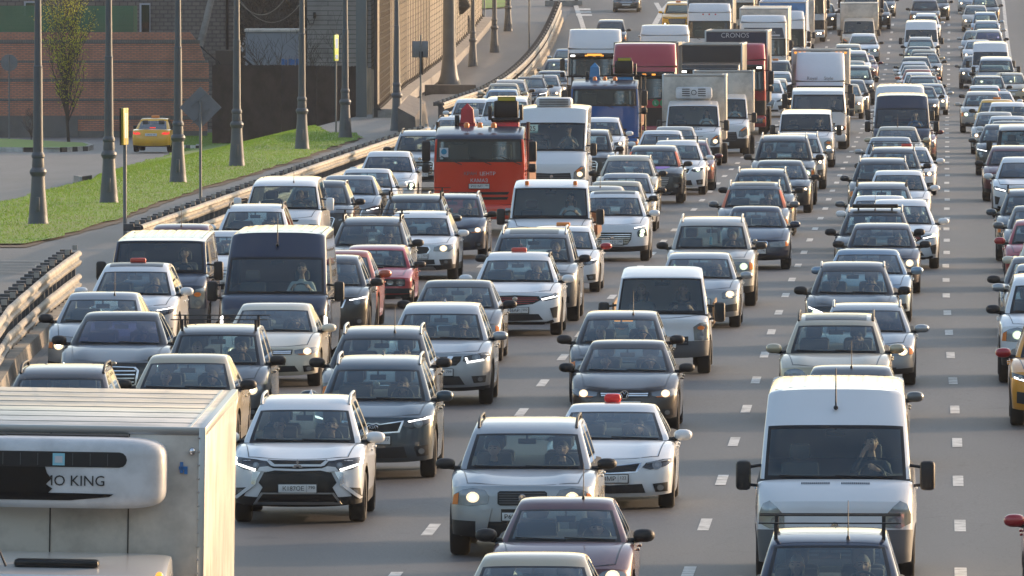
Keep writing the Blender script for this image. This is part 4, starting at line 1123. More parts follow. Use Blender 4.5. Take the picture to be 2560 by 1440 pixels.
    ub = M(); ub.box(-.45, .45, .1, D['L']-.2, .62, .92, 'steel_dark'); ub.box(-hw*.9, hw*.9, .5, Lc, .55, zb+.2, 'steel_dark'); P.append(Part('chassis', ub.mesh('chassis')))
    add_wheels(P, D['axles'], hw+.03)
    A = dict(parts=P, L=D['L'], W=W, bb=bb, fb=fb, driver=(xd, .98, z0-.62), sh=sh, yt=lean, zt=z1, hw=hw, truck=True, D=D, zb=zb, zle=z0, H=zt_, z0=z0)
    _cache[key] = A
    return A
TRUCKS = {
 'kamaz': dict(W=2.35, Lc=2.0, zb=.80, z0=1.90, z1=2.50, zf=2.58, zt=2.80, cap='gloss_navy', lean=.06, rad=.16, L=8.5, axles=(1.2, 5.6, 6.9), bump=(.42, .80), bmat='PAINT', lz=.62,
     grille=[(.78, 1.06, 1.13), (.76, .93, 1.0)], platez=1.28, platey=-.01, beacons=[(-.35, 2.78, 'amber'), (0, 2.78, 'amber'), (.35, 2.78, 'amber')], mz=2.15),
 'tractor': dict(W=2.45, Lc=2.2, zb=.75, z0=1.75, z1=2.62, zf=2.95, zt=3.05, lean=.10, L=6.0, axles=(1.3, 4.9), bump=(.30, .76), visor=True, vlamps=(-.35, 0, .35), fair=(.75, .98, .75),
     grille=[(.85, .82, .98), (.85, 1.05, 1.21), (.85, 1.28, 1.44)], lower='black_plastic'),
 'tractor_low': dict(W=2.45, Lc=2.2, zb=.75, z0=1.75, z1=2.62, zf=2.95, zt=3.05, lean=.10, L=6.0, axles=(1.3, 4.9), bump=(.30, .76), visor=True, vlamps=(), fair=(.55, .98, .75),
     grille=[(.85, .82, .98), (.85, 1.05, 1.21), (.85, 1.28, 1.44)], lower='black_plastic'),
 'tractor_plain': dict(W=2.45, Lc=2.2, zb=.75, z0=1.70, z1=2.66, zf=3.10, zt=3.35, lean=.08, L=6.0, axles=(1.3, 4.9), bump=(.30, .76), fair=(.22, .96, .5),
     grille=[(.9, .82, .98), (.9, 1.05, 1.21)], lower='black_plastic'),
 'tractor_black': dict(W=2.45, Lc=2.2, zb=.75, z0=1.75, z1=2.60, zf=2.90, zt=3.0, lean=.10, L=6.0, axles=(1.3, 4.9), bump=(.30, .76), visor=True, vlamps=(-.35, 0, .35),
     grille=[(.85, .82, .98), (.85, 1.05, 1.21), (.85, 1.28, 1.44)], lower='black_plastic'),
 'globe': dict(W=2.45, Lc=2.2, zb=.75, z0=1.60, z1=2.50, zf=3.30, zt=3.45, lean=.10, L=6.0, axles=(1.3, 4.9), bump=(.30, .76), fair=(.20, .96, .4), cap=None,
     panels=[([(0, 3.05), (.98, 3.05), (1.08, 2.53), (0, 2.53)], 'gloss_navy', .012), ([(0, 2.70), (.86, 2.70), (.86, 2.62), (0, 2.62)], 'cloth_white', .02)], grille=[(.85, .82, 1.3)], lower='black_plastic'),
 'fridge_cab': dict(W=2.20, Lc=1.9, zb=.60, z0=1.52, z1=2.30, zf=2.44, zt=2.56, lean=.20, rad=.22, L=10.5, axles=(.95, 7.4), bump=(.34, .62), grille=[(.62, .9, 1.05)], lz=.82, top=.94),
 'light': dict(W=2.05, Lc=1.85, zb=.55, z0=1.38, z1=2.02, zf=2.14, zt=2.26, lean=.22, rad=.22, L=6.5, axles=(.95, 4.6), bump=(.30, .58), grille=[(.62, .86, .98)], lz=.80, top=.92),
}
mat('gloss_navy', (0.012, 0.018, 0.045), 0.3, coat=0.5)
# ------------------------------------------------------------------ cargo bodies
def cargo_box(y0, L, W, z0, z1, kind='box', name='PAINT2'):
    P = []; m = M(); hw = W/2
    m.box(-hw, hw, y0, y0+L, z0, z1, name, .02)
    P.append(Part('cargo_box', m.mesh('box')))
    t = M()
    for x in (-hw, hw):
        s = 1 if x > 0 else -1
        t.box(min(x-.05*s, x+.012*s), max(x-.05*s, x+.012*s), y0-.012, y0+.05, z0, z1+.010, 'alu', .004)
        t.box(min(x-.05*s, x+.012*s), max(x-.05*s, x+.012*s), y0+.05, y0+L, z1-.07, z1+.012, 'alu', .004)
    t.box(-hw+.05, hw-.05, y0-.010, y0+.05, z1-.06, z1+.011, 'alu', .004)
    P.append(Part('edge_trim', t.mesh('trim')))
    return P
def roof_seams(y0, L, W, z1, n=6):
    m = M()
    for k in range(1, n): m.box(-W/2+.14, W/2-.14, y0+L*k/n-.012, y0+L*k/n+.012, z1, z1+.006, 'alu')
    for sg in (-1, 1): m.box(sg*(W/2-.14)-.010, sg*(W/2-.14)+.010, y0+.1, y0+L-.1, z1, z1+.007, 'alu')
    return Part('roof_seam', m.mesh('seam'))
def fridge(y, zc_, w, h, lines=True, slots=True):
    m = M(); m.box(-w/2, w/2, y-.42, y+.0, zc_-h/2, zc_+h/2, 'white_gel', .10)
    m.box(-w/2+.06, w/2-.06, y-.30, y+.0, zc_-h/2-.10, zc_-h/2+.12, 'white_gel', .09)
    P = Part('refrigeration_unit', m.mesh('fridge'))
    if slots:
        g = M(); g.box(-w*.42, w*.23, y-.434, y-.40, zc_+h*.14, zc_+h*.34, 'black_plastic', .03); P.kids.append(Part('vent', g.mesh('vent')))
    return P
mat('white_gel', (0.62, 0.63, 0.64), 0.35, coat=0.3, vary=0.25, vscale=2.5)
mat('box_white', (0.58, 0.53, 0.46), 0.42, vary=0.45, vscale=1.4, coat=0.25)
mat('box_roof', (0.66, 0.60, 0.52), 0.6, vary=0.25, vscale=2.0)
mat('box_dark', (0.02, 0.024, 0.05), 0.5, vary=0.4)
mat('box_grey', (0.10, 0.11, 0.11), 0.5, vary=0.4)
mat('box_black', (0.012, 0.012, 0.014), 0.5)
mat('box_blue', (0.07, 0.20, 0.42), 0.5, vary=0.3)
mat('crane_red', (0.45, 0.015, 0.02), 0.4, vary=0.2)
mat('crane_blue', (0.03, 0.20, 0.42), 0.4, vary=0.2)
mat('tank_grey', (0.20, 0.22, 0.22), 0.35, 0.6)
mat('rust', (0.18, 0.07, 0.03), 0.8, vary=0.5)
mat('wood', (0.25, 0.16, 0.09), 0.8, vary=0.4)

# ------------------------------------------------------------------ placing
LOG = []
class Spot: pass
def solve_d(py, h, a):
    lo, hi = 95.0, 900.0
    fn = lambda d: row(d + a, zr(d + a) + h)
    for _ in range(60):
        m = (lo + hi)/2
        if fn(m) > py: lo = m
        else: hi = m
    return lo
def put_parts(parts, root, over, parent=None):
    out = []
    for p in parts:
        if p.mesh is None or len(p.mesh.polygons) == 0: continue
        o = link(p.name, p.mesh, parent or root, over)
        if p.label: o['label'] = p.label
        out.append((p, o))
        if p.kids: put_parts(p.kids, root, over, o)
    return out
def place(name, A, x, y, paint_name, by='roof', lights='off', label='', cat='car', group=None, yaw=0.0, roll=0.0, over=None, d=None, scl=(1, 1, 1)):
    if d is None:
        if by == 'roof': d = solve_d(y, A['zt'], A['yt'])
        else:
            lo, hi = 95., 900.
            for _ in range(60):
                m_ = (lo+hi)/2
                if row(m_, zr(m_)) > y: lo = m_
                else: hi = m_
            d = lo
    xf = (x - 1280) * (d + A['yt']) / FX
    th = head(d) + yaw
    X = xf - math.sin(th)*A['yt']
    z = zr(d)
    sl = (zr(d + 4) - zr(d)) / 4
    Mx = Matrix.Translation((X, d, z)) @ Matrix.Rotation(-th, 4, 'Z') @ Matrix.Rotation(math.atan(sl), 4, 'X') @ Matrix.Rotation(roll, 4, 'Y') @ Matrix.Diagonal((scl[0], scl[1], scl[2], 1))
    root = empty(name); root.matrix_world = Mx
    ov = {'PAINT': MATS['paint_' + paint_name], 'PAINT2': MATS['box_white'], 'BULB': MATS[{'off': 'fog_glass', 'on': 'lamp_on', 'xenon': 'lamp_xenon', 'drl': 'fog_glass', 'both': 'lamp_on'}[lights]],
          'GLOW': MATS[{'off': 'lamp_house', 'drl': 'lamp_house', 'on': 'lamp_glow', 'both': 'lamp_glow', 'xenon': 'lamp_glow_x'}[lights]], 'DRL': MATS['lamp_drl' if lights in ('drl', 'xenon', 'both') else 'fog_glass']}
    ov['MIR'] = ov['PAINT']; ov['PIL'] = ov['PAINT']
    if over: ov.update({k: MATS[v] for k, v in over.items()})
    put_parts(A['parts'], root, ov)
    tag(root, label, cat, group)
    s = Spot(); s.root, s.M, s.A, s.d, s.X, s.ov, s.o, s.label = root, Mx, A, d, X, ov, X - x1(d), label
    root_mw = Mx
    LOG.append(s)
    return s
def add(s, name, m, parent=None, ov=None):
    me = m.mesh(name) if isinstance(m, M) else m
    return link(name, me, parent or s.root, ov or s.ov)
class _W: pass
def sit(s, kind='driver', side=1, cloth='cloth_dark', hair='hair_dark', hk='short', label=''):
    w = _W(); w.matrix_world_custom = s.M
    x, y, z = s.A['driver']
    zz = (s.A['zt'] - .13 - .86) if not s.A.get('truck') else s.A['z0'] - .40
    return person(kind, w, x*side, y - .02, zz, cloth, hair, hk, label)
def roof_at(A, x, y):
    b = A.get('ub') or A['bb'][0]
    h = b.ray_cast(Vector((x, y, 6)), Vector((0, 0, -1)))
    return h[0].z if h[0] is not None else A['H']
def rails(s, matname='alu', raised=True):
    A = s.A; r_ = M()
    for sg in (-1, 1):
        x = sg*A['hw']*.66; pts = []
        y0, y1_ = A['yt']+.22, A['yre']-.15
        for k in range(13):
            y = lerp(y0, y1_, k/12); z = roof_at(A, x, y); e = min(1, min(k, 12-k)/2.0)
            pts.append((x, y, z + (.06 if raised else .018)*e**.6 + .004))
        m = M(); m.tube(pts, .020, matname, 8)
        link('roof_rail', m.mesh('rail'), s.root)
def bars(s, ys=(.35, 1.25), w=1.15, h=.13, matname='black_plastic'):
    A = s.A
    for yy in ys:
        y = A['yt'] + yy; z = roof_at(A, 0, y) + h; m = M()
        m.box(-w*A['hw']*.74, w*A['hw']*.74, y-.018, y+.018, z-.008, z+.008, matname, .004)
        for sg in (-1, 1):
            x = sg*A['hw']*.66; m.box(x-.02, x+.02, y-.03, y+.03, roof_at(A, x, y)-.01, z, matname)
        link('roof_bar', m.mesh('bar'), s.root)
def taxi_sign(s, matname='taxi_red', y=.75, x=0.0, label=None):
    A = s.A; z = roof_at(A, x, A['yt']+y); m = M()
    m.box(x-.15, x+.15, A['yt']+y-.05, A['yt']+y+.05, z-.005, z+.085, matname, .03)
    o = link('taxi_sign', m.mesh('sign'), s.root)
    if label: o['label'] = label
def antenna(s, y=.15, x=0.0, h=.35):
    A = s.A; z = roof_at(A, x, A['yt']+y); m = M(); m.lathe([(.02, 0), (.018, .03), (.006, .05)], 'black_plastic', 8, Matrix.Translation((x, A['yt']+y, z-.004)))
    m.tube([(x, A['yt']+y, z+.03), (x, A['yt']+y+h*.25, z+h)], [.008, .004], 'black_plastic', 5)
    link('antenna', m.mesh('antenna'), s.root)
def fin(s):
    A = s.A; y = A['yre']-.25; z = roof_at(A, 0, y); m = M()
    m.add([(-.03, y-.1, z), (.03, y-.1, z), (.03, y+.1, z), (-.03, y+.1, z), (0, y+.06, z+.08), (0, y+.09, z+.08)], [(0, 1, 4), (1, 2, 5, 4), (2, 3, 5), (3, 0, 4, 5), (0, 3, 2, 1)], 'PAINT')
    add(s, 'shark_fin', m)
def sunroof(s):
    A = s.A; m = M(); y0 = A['yt']+.18
    vs = []; n = 7
    for j in range(5):
        for i in range(n):
            x = lerp(-.5, .5, i/(n-1)); y = y0 + .55*j/4; vs.append((x, y, roof_at(A, x, y)+.006))
    fs = [(j*n+i, j*n+i+1, (j+1)*n+i+1, (j+1)*n+i) for j in range(4) for i in range(n-1)]
    m.add(vs, fs, 'gloss_black'); link('sunroof', m.mesh('sr'), s.root)
def plate(s, txt, dx=0.0, reg=None):
    for p in s.A['parts']:
        if p.name == 'number_plate': py, pz = p.pos
    pl = [o for o in s.root.children if o.name.startswith('number_plate')][0]
    m = M(); m.merge(text_m(txt, .086, 'ink', .001), Matrix.Translation((-.055 + dx, py-.002, pz-.002)))
    if reg: m.merge(text_m(reg, .064, 'ink', .001), Matrix.Translation((.195, py-.002, pz+.012))); m.box(.125, .128, py-.004, py, pz-.052, pz+.052, 'ink')
    if s.A.get('truck'): 
        m2 = M(); m2.merge(m, Matrix.Translation((s.A['D'].get('platex', 0), 0, 0))); m = m2
    link('plate_lettering', m.mesh('txt'), pl)
def front_text(s, txt, size, z, x=0, name='chrome', dy=-.02, bb=None, part='lettering', parent=None):
    h = ray(bb or s.A['bb'], (x, -6, z), (0, 1, 0)); y = h[0].y
    m = M(); m.merge(text_m(txt, size, name, .003), Matrix.Translation((x, y+dy, z)))
    return link(part, m.mesh('txt'), parent or s.root)
# ------------------------------------------------------------------ ground, carriageway, markings
def asphalt(name, c1, c2, c3, sc=1.0, tracks=False):
    m = bpy.data.materials.new(name); m.use_nodes = True; nt = m.node_tree; b = nt.nodes["Principled BSDF"]; L = nt.links.new
    b.inputs["Roughness"].default_value = 0.62
    tc = nt.nodes.new("ShaderNodeTexCoord")
    mp = nt.nodes.new("ShaderNodeMapping"); mp.inputs["Scale"].default_value = (1.0*sc, .10*sc, 1); L(tc.outputs["Object"], mp.inputs[0])
    n1 = nt.nodes.new("ShaderNodeTexNoise"); n1.inputs["Scale"].default_value = .55; n1.inputs["Detail"].default_value = 8; n1.inputs["Roughness"].default_value = .65; L(mp.outputs[0], n1.inputs["Vector"])
    n2 = nt.nodes.new("ShaderNodeTexNoise"); n2.inputs["Scale"].default_value = 26; n2.inputs["Detail"].default_value = 4; L(tc.outputs["Object"], n2.inputs["Vector"])
    n3 = nt.nodes.new("ShaderNodeTexNoise"); n3.inputs["Scale"].default_value = .05; n3.inputs["Detail"].default_value = 3; L(tc.outputs["Object"], n3.inputs["Vector"])
    a = nt.nodes.new("ShaderNodeMix"); a.data_type = 'RGBA'; a.inputs["A"].default_value = (*c1, 1); a.inputs["B"].default_value = (*c2, 1)
    mr = nt.nodes.new("ShaderNodeMapRange"); mr.inputs[1].default_value = .35; mr.inputs[2].default_value = .65; L(n1.outputs["Fac"], mr.inputs[0]); L(mr.outputs[0], a.inputs["Factor"])
    d = nt.nodes.new("ShaderNodeMix"); d.data_type = 'RGBA'; d.blend_type = 'MULTIPLY'; L(a.outputs["Result"], d.inputs["A"])
    r2 = nt.nodes.new("ShaderNodeMapRange"); r2.inputs[1].default_value = .3; r2.inputs[2].default_value = .7; r2.inputs[3].default_value = .62; r2.inputs[4].default_value = 1.4; r2.clamp = False
    L(n2.outputs["Fac"], r2.inputs[0]); L(r2.outputs[0], d.inputs["B"]); d.inputs["Factor"].default_value = 1
    e = nt.nodes.new("ShaderNodeMix"); e.data_type = 'RGBA'; L(d.outputs["Result"], e.inputs["A"]); e.inputs["B"].default_value = (*c3, 1)
    r3 = nt.nodes.new("ShaderNodeMapRange"); r3.inputs[1].default_value = .5; r3.inputs[2].default_value = .68; r3.inputs[4].default_value = .5; L(n3.outputs["Fac"], r3.inputs[0]); L(r3.outputs[0], e.inputs["Factor"])
    L(e.outputs["Result"], b.inputs["Base Color"])
    bp = nt.nodes.new("ShaderNodeBump"); bp.inputs["Strength"].default_value = .25; bp.inputs["Distance"].default_value = .02; L(n2.outputs["Fac"], bp.inputs["Height"]); L(bp.outputs[0], b.inputs["Normal"])
    MATS[name] = m
asphalt('asphalt', (.064, .066, .072), (.049, .051, .056), (.043, .044, .047))
asphalt('asphalt_side', (.125, .120, .115), (.098, .094, .090), (.085, .078, .068), 1.0)
mat('marking', (0.55, 0.55, 0.53), 0.6, vary=0.45, vscale=4.0, col2=(.22, .22, .21))
mat('soil', (0.11, 0.085, 0.06), 0.95, vary=0.4, vscale=1.5, bump=.5)
mat('concrete', (0.30, 0.28, 0.25), 0.85, vary=0.35, vscale=2.0, bump=.3)
mat('concrete_dark', (0.13, 0.12, 0.11), 0.9, vary=0.4, vscale=1.2)
mat('grass_base', (0.15, 0.26, 0.032), 0.9, vary=0.5, vscale=.45, col2=(.17, .19, .06), bump=.6)
mat('blade_a', (0.16, 0.30, 0.032), 0.7); mat('blade_b', (0.13, 0.25, 0.028), 0.7); mat('blade_c', (0.20, 0.27, 0.05), 0.8)
def asphalt_lanes():
    m = MATS['asphalt_side'].copy(); m.name = 'asphalt_lanes'; MATS['asphalt_lanes'] = m
    m = MATS['asphalt'].copy(); m.name = 'asphalt_lanes'; nt = m.node_tree; b = nt.nodes["Principled BSDF"]; L = nt.links.new
    src = b.inputs["Base Color"].links[0].from_socket
    uv = nt.nodes.new("ShaderNodeUVMap"); uv.uv_map = 'lane'; sp = nt.nodes.new("ShaderNodeSeparateXYZ"); L(uv.outputs[0], sp.inputs[0])
    w = nt.nodes.new("ShaderNodeMath"); w.operation = 'MULTIPLY'; w.inputs[1].default_value = 2*math.pi/3.6; L(sp.outputs[0], w.inputs[0])
    c = nt.nodes.new("ShaderNodeMath"); c.operation = 'COSINE'; L(w.outputs[0], c.inputs[0])
    mp = nt.nodes.new("ShaderNodeMapping"); mp.inputs["Scale"].default_value = (1.2, .02, 1); L(uv.outputs[0], mp.inputs[0])
    n = nt.nodes.new("ShaderNodeTexNoise"); n.inputs["Scale"].default_value = 1.0; n.inputs["Detail"].default_value = 5; L(mp.outputs[0], n.inputs["Vector"])
    k = nt.nodes.new("ShaderNodeMath"); k.operation = 'MULTIPLY'; L(c.outputs[0], k.inputs[0]); L(n.outputs["Fac"], k.inputs[1])
    r = nt.nodes.new("ShaderNodeMapRange"); r.inputs[1].default_value = -.5; r.inputs[2].default_value = .5; r.inputs[3].default_value = .66; r.inputs[4].default_value = 1.18; L(k.outputs[0], r.inputs[0])
    # patches, stains and sealed cracks
    vo = nt.nodes.new("ShaderNodeTexVoronoi"); vo.feature = 'DISTANCE_TO_EDGE'; mp2 = nt.nodes.new("ShaderNodeMapping"); mp2.inputs["Scale"].default_value = (.16, .028, 1); L(uv.outputs[0], mp2.inputs[0])
    nn = nt.nodes.new("ShaderNodeTexNoise"); nn.inputs["Scale"].default_value = .6; nn.inputs["Detail"].default_value = 6; L(uv.outputs[0], nn.inputs["Vector"])
    ad = nt.nodes.new("ShaderNodeMix"); ad.data_type = 'VECTOR'; ad.inputs["Factor"].default_value = .12; L(mp2.outputs[0], ad.inputs["A"]); L(nn.outputs["Color"], ad.inputs["B"]); L(ad.outputs["Result"], vo.inputs["Vector"])
    r2 = nt.nodes.new("ShaderNodeMapRange"); r2.inputs[1].default_value = .0; r2.inputs[2].default_value = .006; r2.inputs[3].default_value = .62; r2.inputs[4].default_value = 1; L(vo.outputs["Distance"], r2.inputs[0])
    st = nt.nodes.new("ShaderNodeTexNoise"); st.inputs["Scale"].default_value = .9; st.inputs["Detail"].default_value = 2; L(uv.outputs[0], st.inputs["Vector"])
    r3 = nt.nodes.new("ShaderNodeMapRange"); r3.inputs[1].default_value = .68; r3.inputs[2].default_value = .78; r3.inputs[3].default_value = 1; r3.inputs[4].default_value = .6; L(st.outputs["Fac"], r3.inputs[0])
    a1 = nt.nodes.new("ShaderNodeMath"); a1.operation = 'MULTIPLY'; L(r.outputs[0], a1.inputs[0]); L(r2.outputs[0], a1.inputs[1])
    a2 = nt.nodes.new("ShaderNodeMath"); a2.operation = 'MULTIPLY'; L(a1.outputs[0], a2.inputs[0]); L(r3.outputs[0], a2.inputs[1])
    mx = nt.nodes.new("ShaderNodeMix"); mx.data_type = 'RGBA'; mx.blend_type = 'MULTIPLY'; mx.inputs["Factor"].default_value = 1; L(src, mx.inputs["A"]); L(a2.outputs[0], mx.inputs["B"]); L(mx.outputs["Result"], b.inputs["Base Color"])
    MATS['asphalt_lanes'] = m
asphalt_lanes()
def sheet(name, rows, cols, fn, matname, kind='structure', mesh_ang=60):
    """rows x cols grid of world points"""
    vs = []; fs = []
    for i in range(rows):
        for j in range(cols): vs.append(fn(i, j))
    for i in range(rows-1):
        for j in range(cols-1): fs.append((i*cols+j, i*cols+j+1, (i+1)*cols+j+1, (i+1)*cols+j))
    me = bpy.data.meshes.new(name); me.from_pydata(vs, [], fs); me.materials.append(MATS[matname]); me.update(); me.shade_smooth()
    o = link(name, me); tag(o, kind=kind)
    return o
dl = [-300, 0, 60, 100] + [130 + 8*i for i in range(90)] + [900, 1000, 1300, 2000, 4500]
xl = [-2500, -900, -300, -120, -70] + [-50 + 2*i for i in range(66)] + [110, 160, 300, 900, 2500]
sheet('ground', len(dl), len(xl), lambda i, j: (xl[j], dl[i], zt(xl[j], dl[i]) - .03 - (.4 if xl[j] - x1(dl[i]) > 60 else 0)), 'asphalt_side')
rd = [-100, 60, 100] + [120 + 6*i for i in range(115)] + [850, 950, 1200]
ol = [-20.4, -16, -12, -8, -4, 0, 4, 8, 14, 22]
def left_edge(d):            # the carriageway widens where the ramp comes in
    return interp([190, 217, 256, 300, 430, 500, 560, 656, 762, 1000], [-15.6, -16.5, -17.9, -18.0, -17.9, -20.2, -20.7, -22.1, -23.9, -25.5], d)
sheet('carriageway', len(rd), len(ol), lambda i, j: (x1(rd[i]) + (ol[j] if j else left_edge(rd[i])), rd[i], zr(rd[i]) + .004), 'asphalt_lanes')
_cw = bpy.data.objects['carriageway'].data; _uv = _cw.uv_layers.new(name='lane')
for _l in _cw.loops:
    _c = _cw.vertices[_l.vertex_index].co; _uv.data[_l.index].uv = (_c.x - x1(_c.y), _c.y)
# markings: 3 m dashes every 12 m, one object per dashed line; continuous edge line
def ribbon(m, o0, d0, d1, w=.15, lift=.010, n=2, name='marking'):
    f0 = o0 if callable(o0) else (lambda d: o0)
    vs = []; fs = []
    for k in range(n+1):
        d = lerp(d0, d1, k/n); o = f0(d)
        vs += [(x1(d)+o-w/2, d, zr(d)+lift), (x1(d)+o+w/2, d, zr(d)+lift)]
    for k in range(n): fs.append((2*k, 2*k+1, 2*k+3, 2*k+2))
    m.add(vs, fs, name)
rj = random.Random(5)
for off, ph in ((0, 0), (-3.47, 0), (-7.17, 0), (-10.9, 0), (-14.6, 0)):
    m = M()
    for k in range(-8, 66):
        c = 167 + 12*k + {0: 0, -3.47: .3, -7.17: -1.0}.get(off, 0)
        ribbon(m, off + rj.uniform(-.012, .012), c - 1.5, c + 1.5, .155)
    tag(link('lane_marking', m.mesh('marking')), kind='structure')
m = M(); ribbon(m, 3.5, 100, 1100, .20, .010, 120); tag(link('edge_line', m.mesh('line')), kind='structure')
# ramp lines at the far left
def px_line(m, pts, w, lift=.012, name='marking'):
    ps = [Vector(hit(*p)) for p in pts]
    for a, b in zip(ps[:-1], ps[1:]):
        d = (b-a); nrm = Vector((d.y, -d.x, 0)).normalized()*w/2
        q = [a-nrm, a+nrm, b+nrm, b-nrm]
        m.add([(p.x, p.y, zt(p.x, p.y)+lift) for p in q], [(0, 1, 2, 3)], name)
m = M(); px_line(m, [(1461, 80), (1452, 50), (1437, 8)], .30); px_line(m, [(1640, 8), (1654, 31)], .3); px_line(m, [(1637, 62), (1654, 31), (1672, 10)], .35)
for y in (22, 29, 36): px_line(m, [(1456 + (y-22)*.25, y), (1457 + (y-22)*.25, y+4.5)], 1.0)
tag(link('ramp_marking', m.mesh('line')), kind='structure')
# worn crossing stripes on the side road
m = M()
for y in (653, 660, 667, 674, 681): px_line(m, [(-40, y), (120 if y < 675 else 100, y+2)], .28, name='marking_worn')
mat('marking_worn', (0.30, 0.27, 0.22), 0.7, vary=0.5, vscale=3)
tag(link('crossing_marking', m.mesh('line')), kind='structure')

# grass verge: outline taken where it lies on the terrain
def poly_fill(name, pix, lift, matname, step=2.5, kind='structure'):
    ps = [Vector(hit(*p)).xy for p in pix]
    bd = []
    for a, b in zip(ps, ps[1:] + ps[:1]):
        k = max(1, int((b-a).length/step))
        for i in range(k): bd.append(a.lerp(b, i/k) + Vector((random.uniform(-.12, .12), random.uniform(-.3, .3))))
    n = len(bd); xs = [p.x for p in bd]; ys = [p.y for p in bd]
    def inside(x, y):
        c = False
        for i in range(n):
            a, b = bd[i], bd[(i+1) % n]
            if (a.y > y) != (b.y > y) and x < (b.x-a.x)*(y-a.y)/(b.y-a.y)+a.x: c = not c
        return c
    pts = list(bd); y = min(ys)
    while y < max(ys):
        x = min(xs)
        while x < max(xs):
            if inside(x, y): pts.append(Vector((x, y)))
            x += step
        y += step
    r = delaunay_2d_cdt(pts, [(i, (i+1) % n) for i in range(n)], [], 1, 1e-4)
    vs = [(p.x, p.y, zt(p.x, p.y) + lift) for p in r[0]]
    me = bpy.data.meshes.new(name); me.from_pydata(vs, [], [tuple(f) for f in r[2]]); me.materials.append(MATS[matname]); me.update(); me.shade_smooth()
    o = link(name, me); tag(o, kind=kind)
    return bd, inside, (min(xs), max(xs), min(ys), max(ys))
G1 = [(-60, 613), (60, 612), (150, 592), (250, 563), (330, 535), (430, 497), (540, 461), (650, 428), (760, 396), (840, 366), (905, 345), (880, 332), (820, 333), (700, 333), (600, 332), (520, 333), (450, 336), (438, 352), (440, 372), (425, 388), (350, 406), (290, 425), (235, 447), (180, 462), (110, 478), (40, 500), (-60, 516)]
G0 = [(p[0], p[1] + (6 if p[1] > 500 and i < 11 else (4 if i < 11 else 0))) for i, p in enumerate(G1)]
poly_fill('verge_soil', G0, -.010, 'soil')
gb, ginside, gbox_ = poly_fill('verge', G1, .03, 'grass_base')
gm = M(); rg = random.Random(11); cnt = 0
while cnt < 90000:
    x = rg.uniform(gbox_[0], gbox_[1]); y = rg.uniform(gbox_[2], gbox_[3])
    if not ginside(x, y): continue
    if rg.random() < .45*(.5+.5*math.sin(x*.9+math.sin(y*.21)*2)*math.sin(y*.17+x*.3)): 
        if rg.random() < .7: continue
    cnt += 1; z = zt(x, y) + .02; h = rg.uniform(.03, .075); a = rg.uniform(0, 6.28); w = rg.uniform(.008, .018)
    dx, dy = math.cos(a)*w, math.sin(a)*w; lx, ly = rg.uniform(-.05, .05), rg.uniform(-.08, .05)
    gm.add([(x-dx, y-dy, z), (x+dx, y+dy, z), (x+lx, y+ly, z+h)], [(0, 1, 2)], rg.choice(['blade_a', 'blade_a', 'blade_b', 'blade_c']))
me = bpy.data.meshes.new('grass'); me.from_pydata(gm.v, [], gm.f)
for n_ in gm.names: me.materials.append(MATS[n_])
me.polygons.foreach_set('material_index', gm.m); me.update()
tag(link('grass', me), kind='stuff')
# island with the young tree
ISL = [(-60, 378), (60, 379), (150, 379), (215, 376), (228, 371), (212, 365), (140, 362), (60, 357), (-60, 352)]
poly_fill('island_grass', ISL, .16, 'grass_base', 1.5)
m2 = M(); hb = [Vector(hit(*p)) for p in ISL[:6]]
mat('kerb_white', (0.55, 0.54, 0.50), 0.8, vary=.4, vscale=3); mat('kerb_black', (0.05, 0.05, 0.05), 0.8, vary=.4, vscale=3)
def kerb_run(name, pts, h=.18, w=.18, seg=1.0, alt=True, start=0):
    m = M(); acc = start
    for a, b in zip(pts[:-1], pts[1:]):
        L_ = (b-a).length; k = max(1, round(L_/seg)); dv = (b-a)/k; nv = Vector((dv.y, -dv.x, 0)).normalized()*w/2
        for i in range(k):
            p, q = a + dv*i, a + dv*(i+1) - dv*.012; nm = ('kerb_white' if acc % 2 else 'kerb_black') if alt else 'concrete'; acc += 1
            zz = (zt(p.x, p.y) - .05, zt(q.x, q.y) - .05)
            v = [(p-nv).xy.to_tuple() + (zz[0],), (p+nv).xy.to_tuple() + (zz[0],), (q+nv).xy.to_tuple() + (zz[1],), (q-nv).xy.to_tuple() + (zz[1],)]
            v += [(c[0], c[1], c[2] + h + .05) for c in v]
            m.add(v, [(0,1,5,4), (1,2,6,5), (2,3,7,6), (3,0,4,7), (4,5,6,7)], nm)
    o = link(name, m.mesh('kerb', 25)); return tag(o, kind='structure')
kerb_run('kerb', hb)
kerb_run('kerb', [Vector(hit(*p)) for p in [(-60, 340), (480, 341)]], seg=1.0)
kerb_run('kerb', [Vector(hit(*p)) for p in [(445, 372), (492, 374), (497, 370)]], seg=1.0)
kerb_run('kerb', [Vector(hit(*p)) for p in [(230, 452), (205, 455), (190, 452)]], seg=.9)

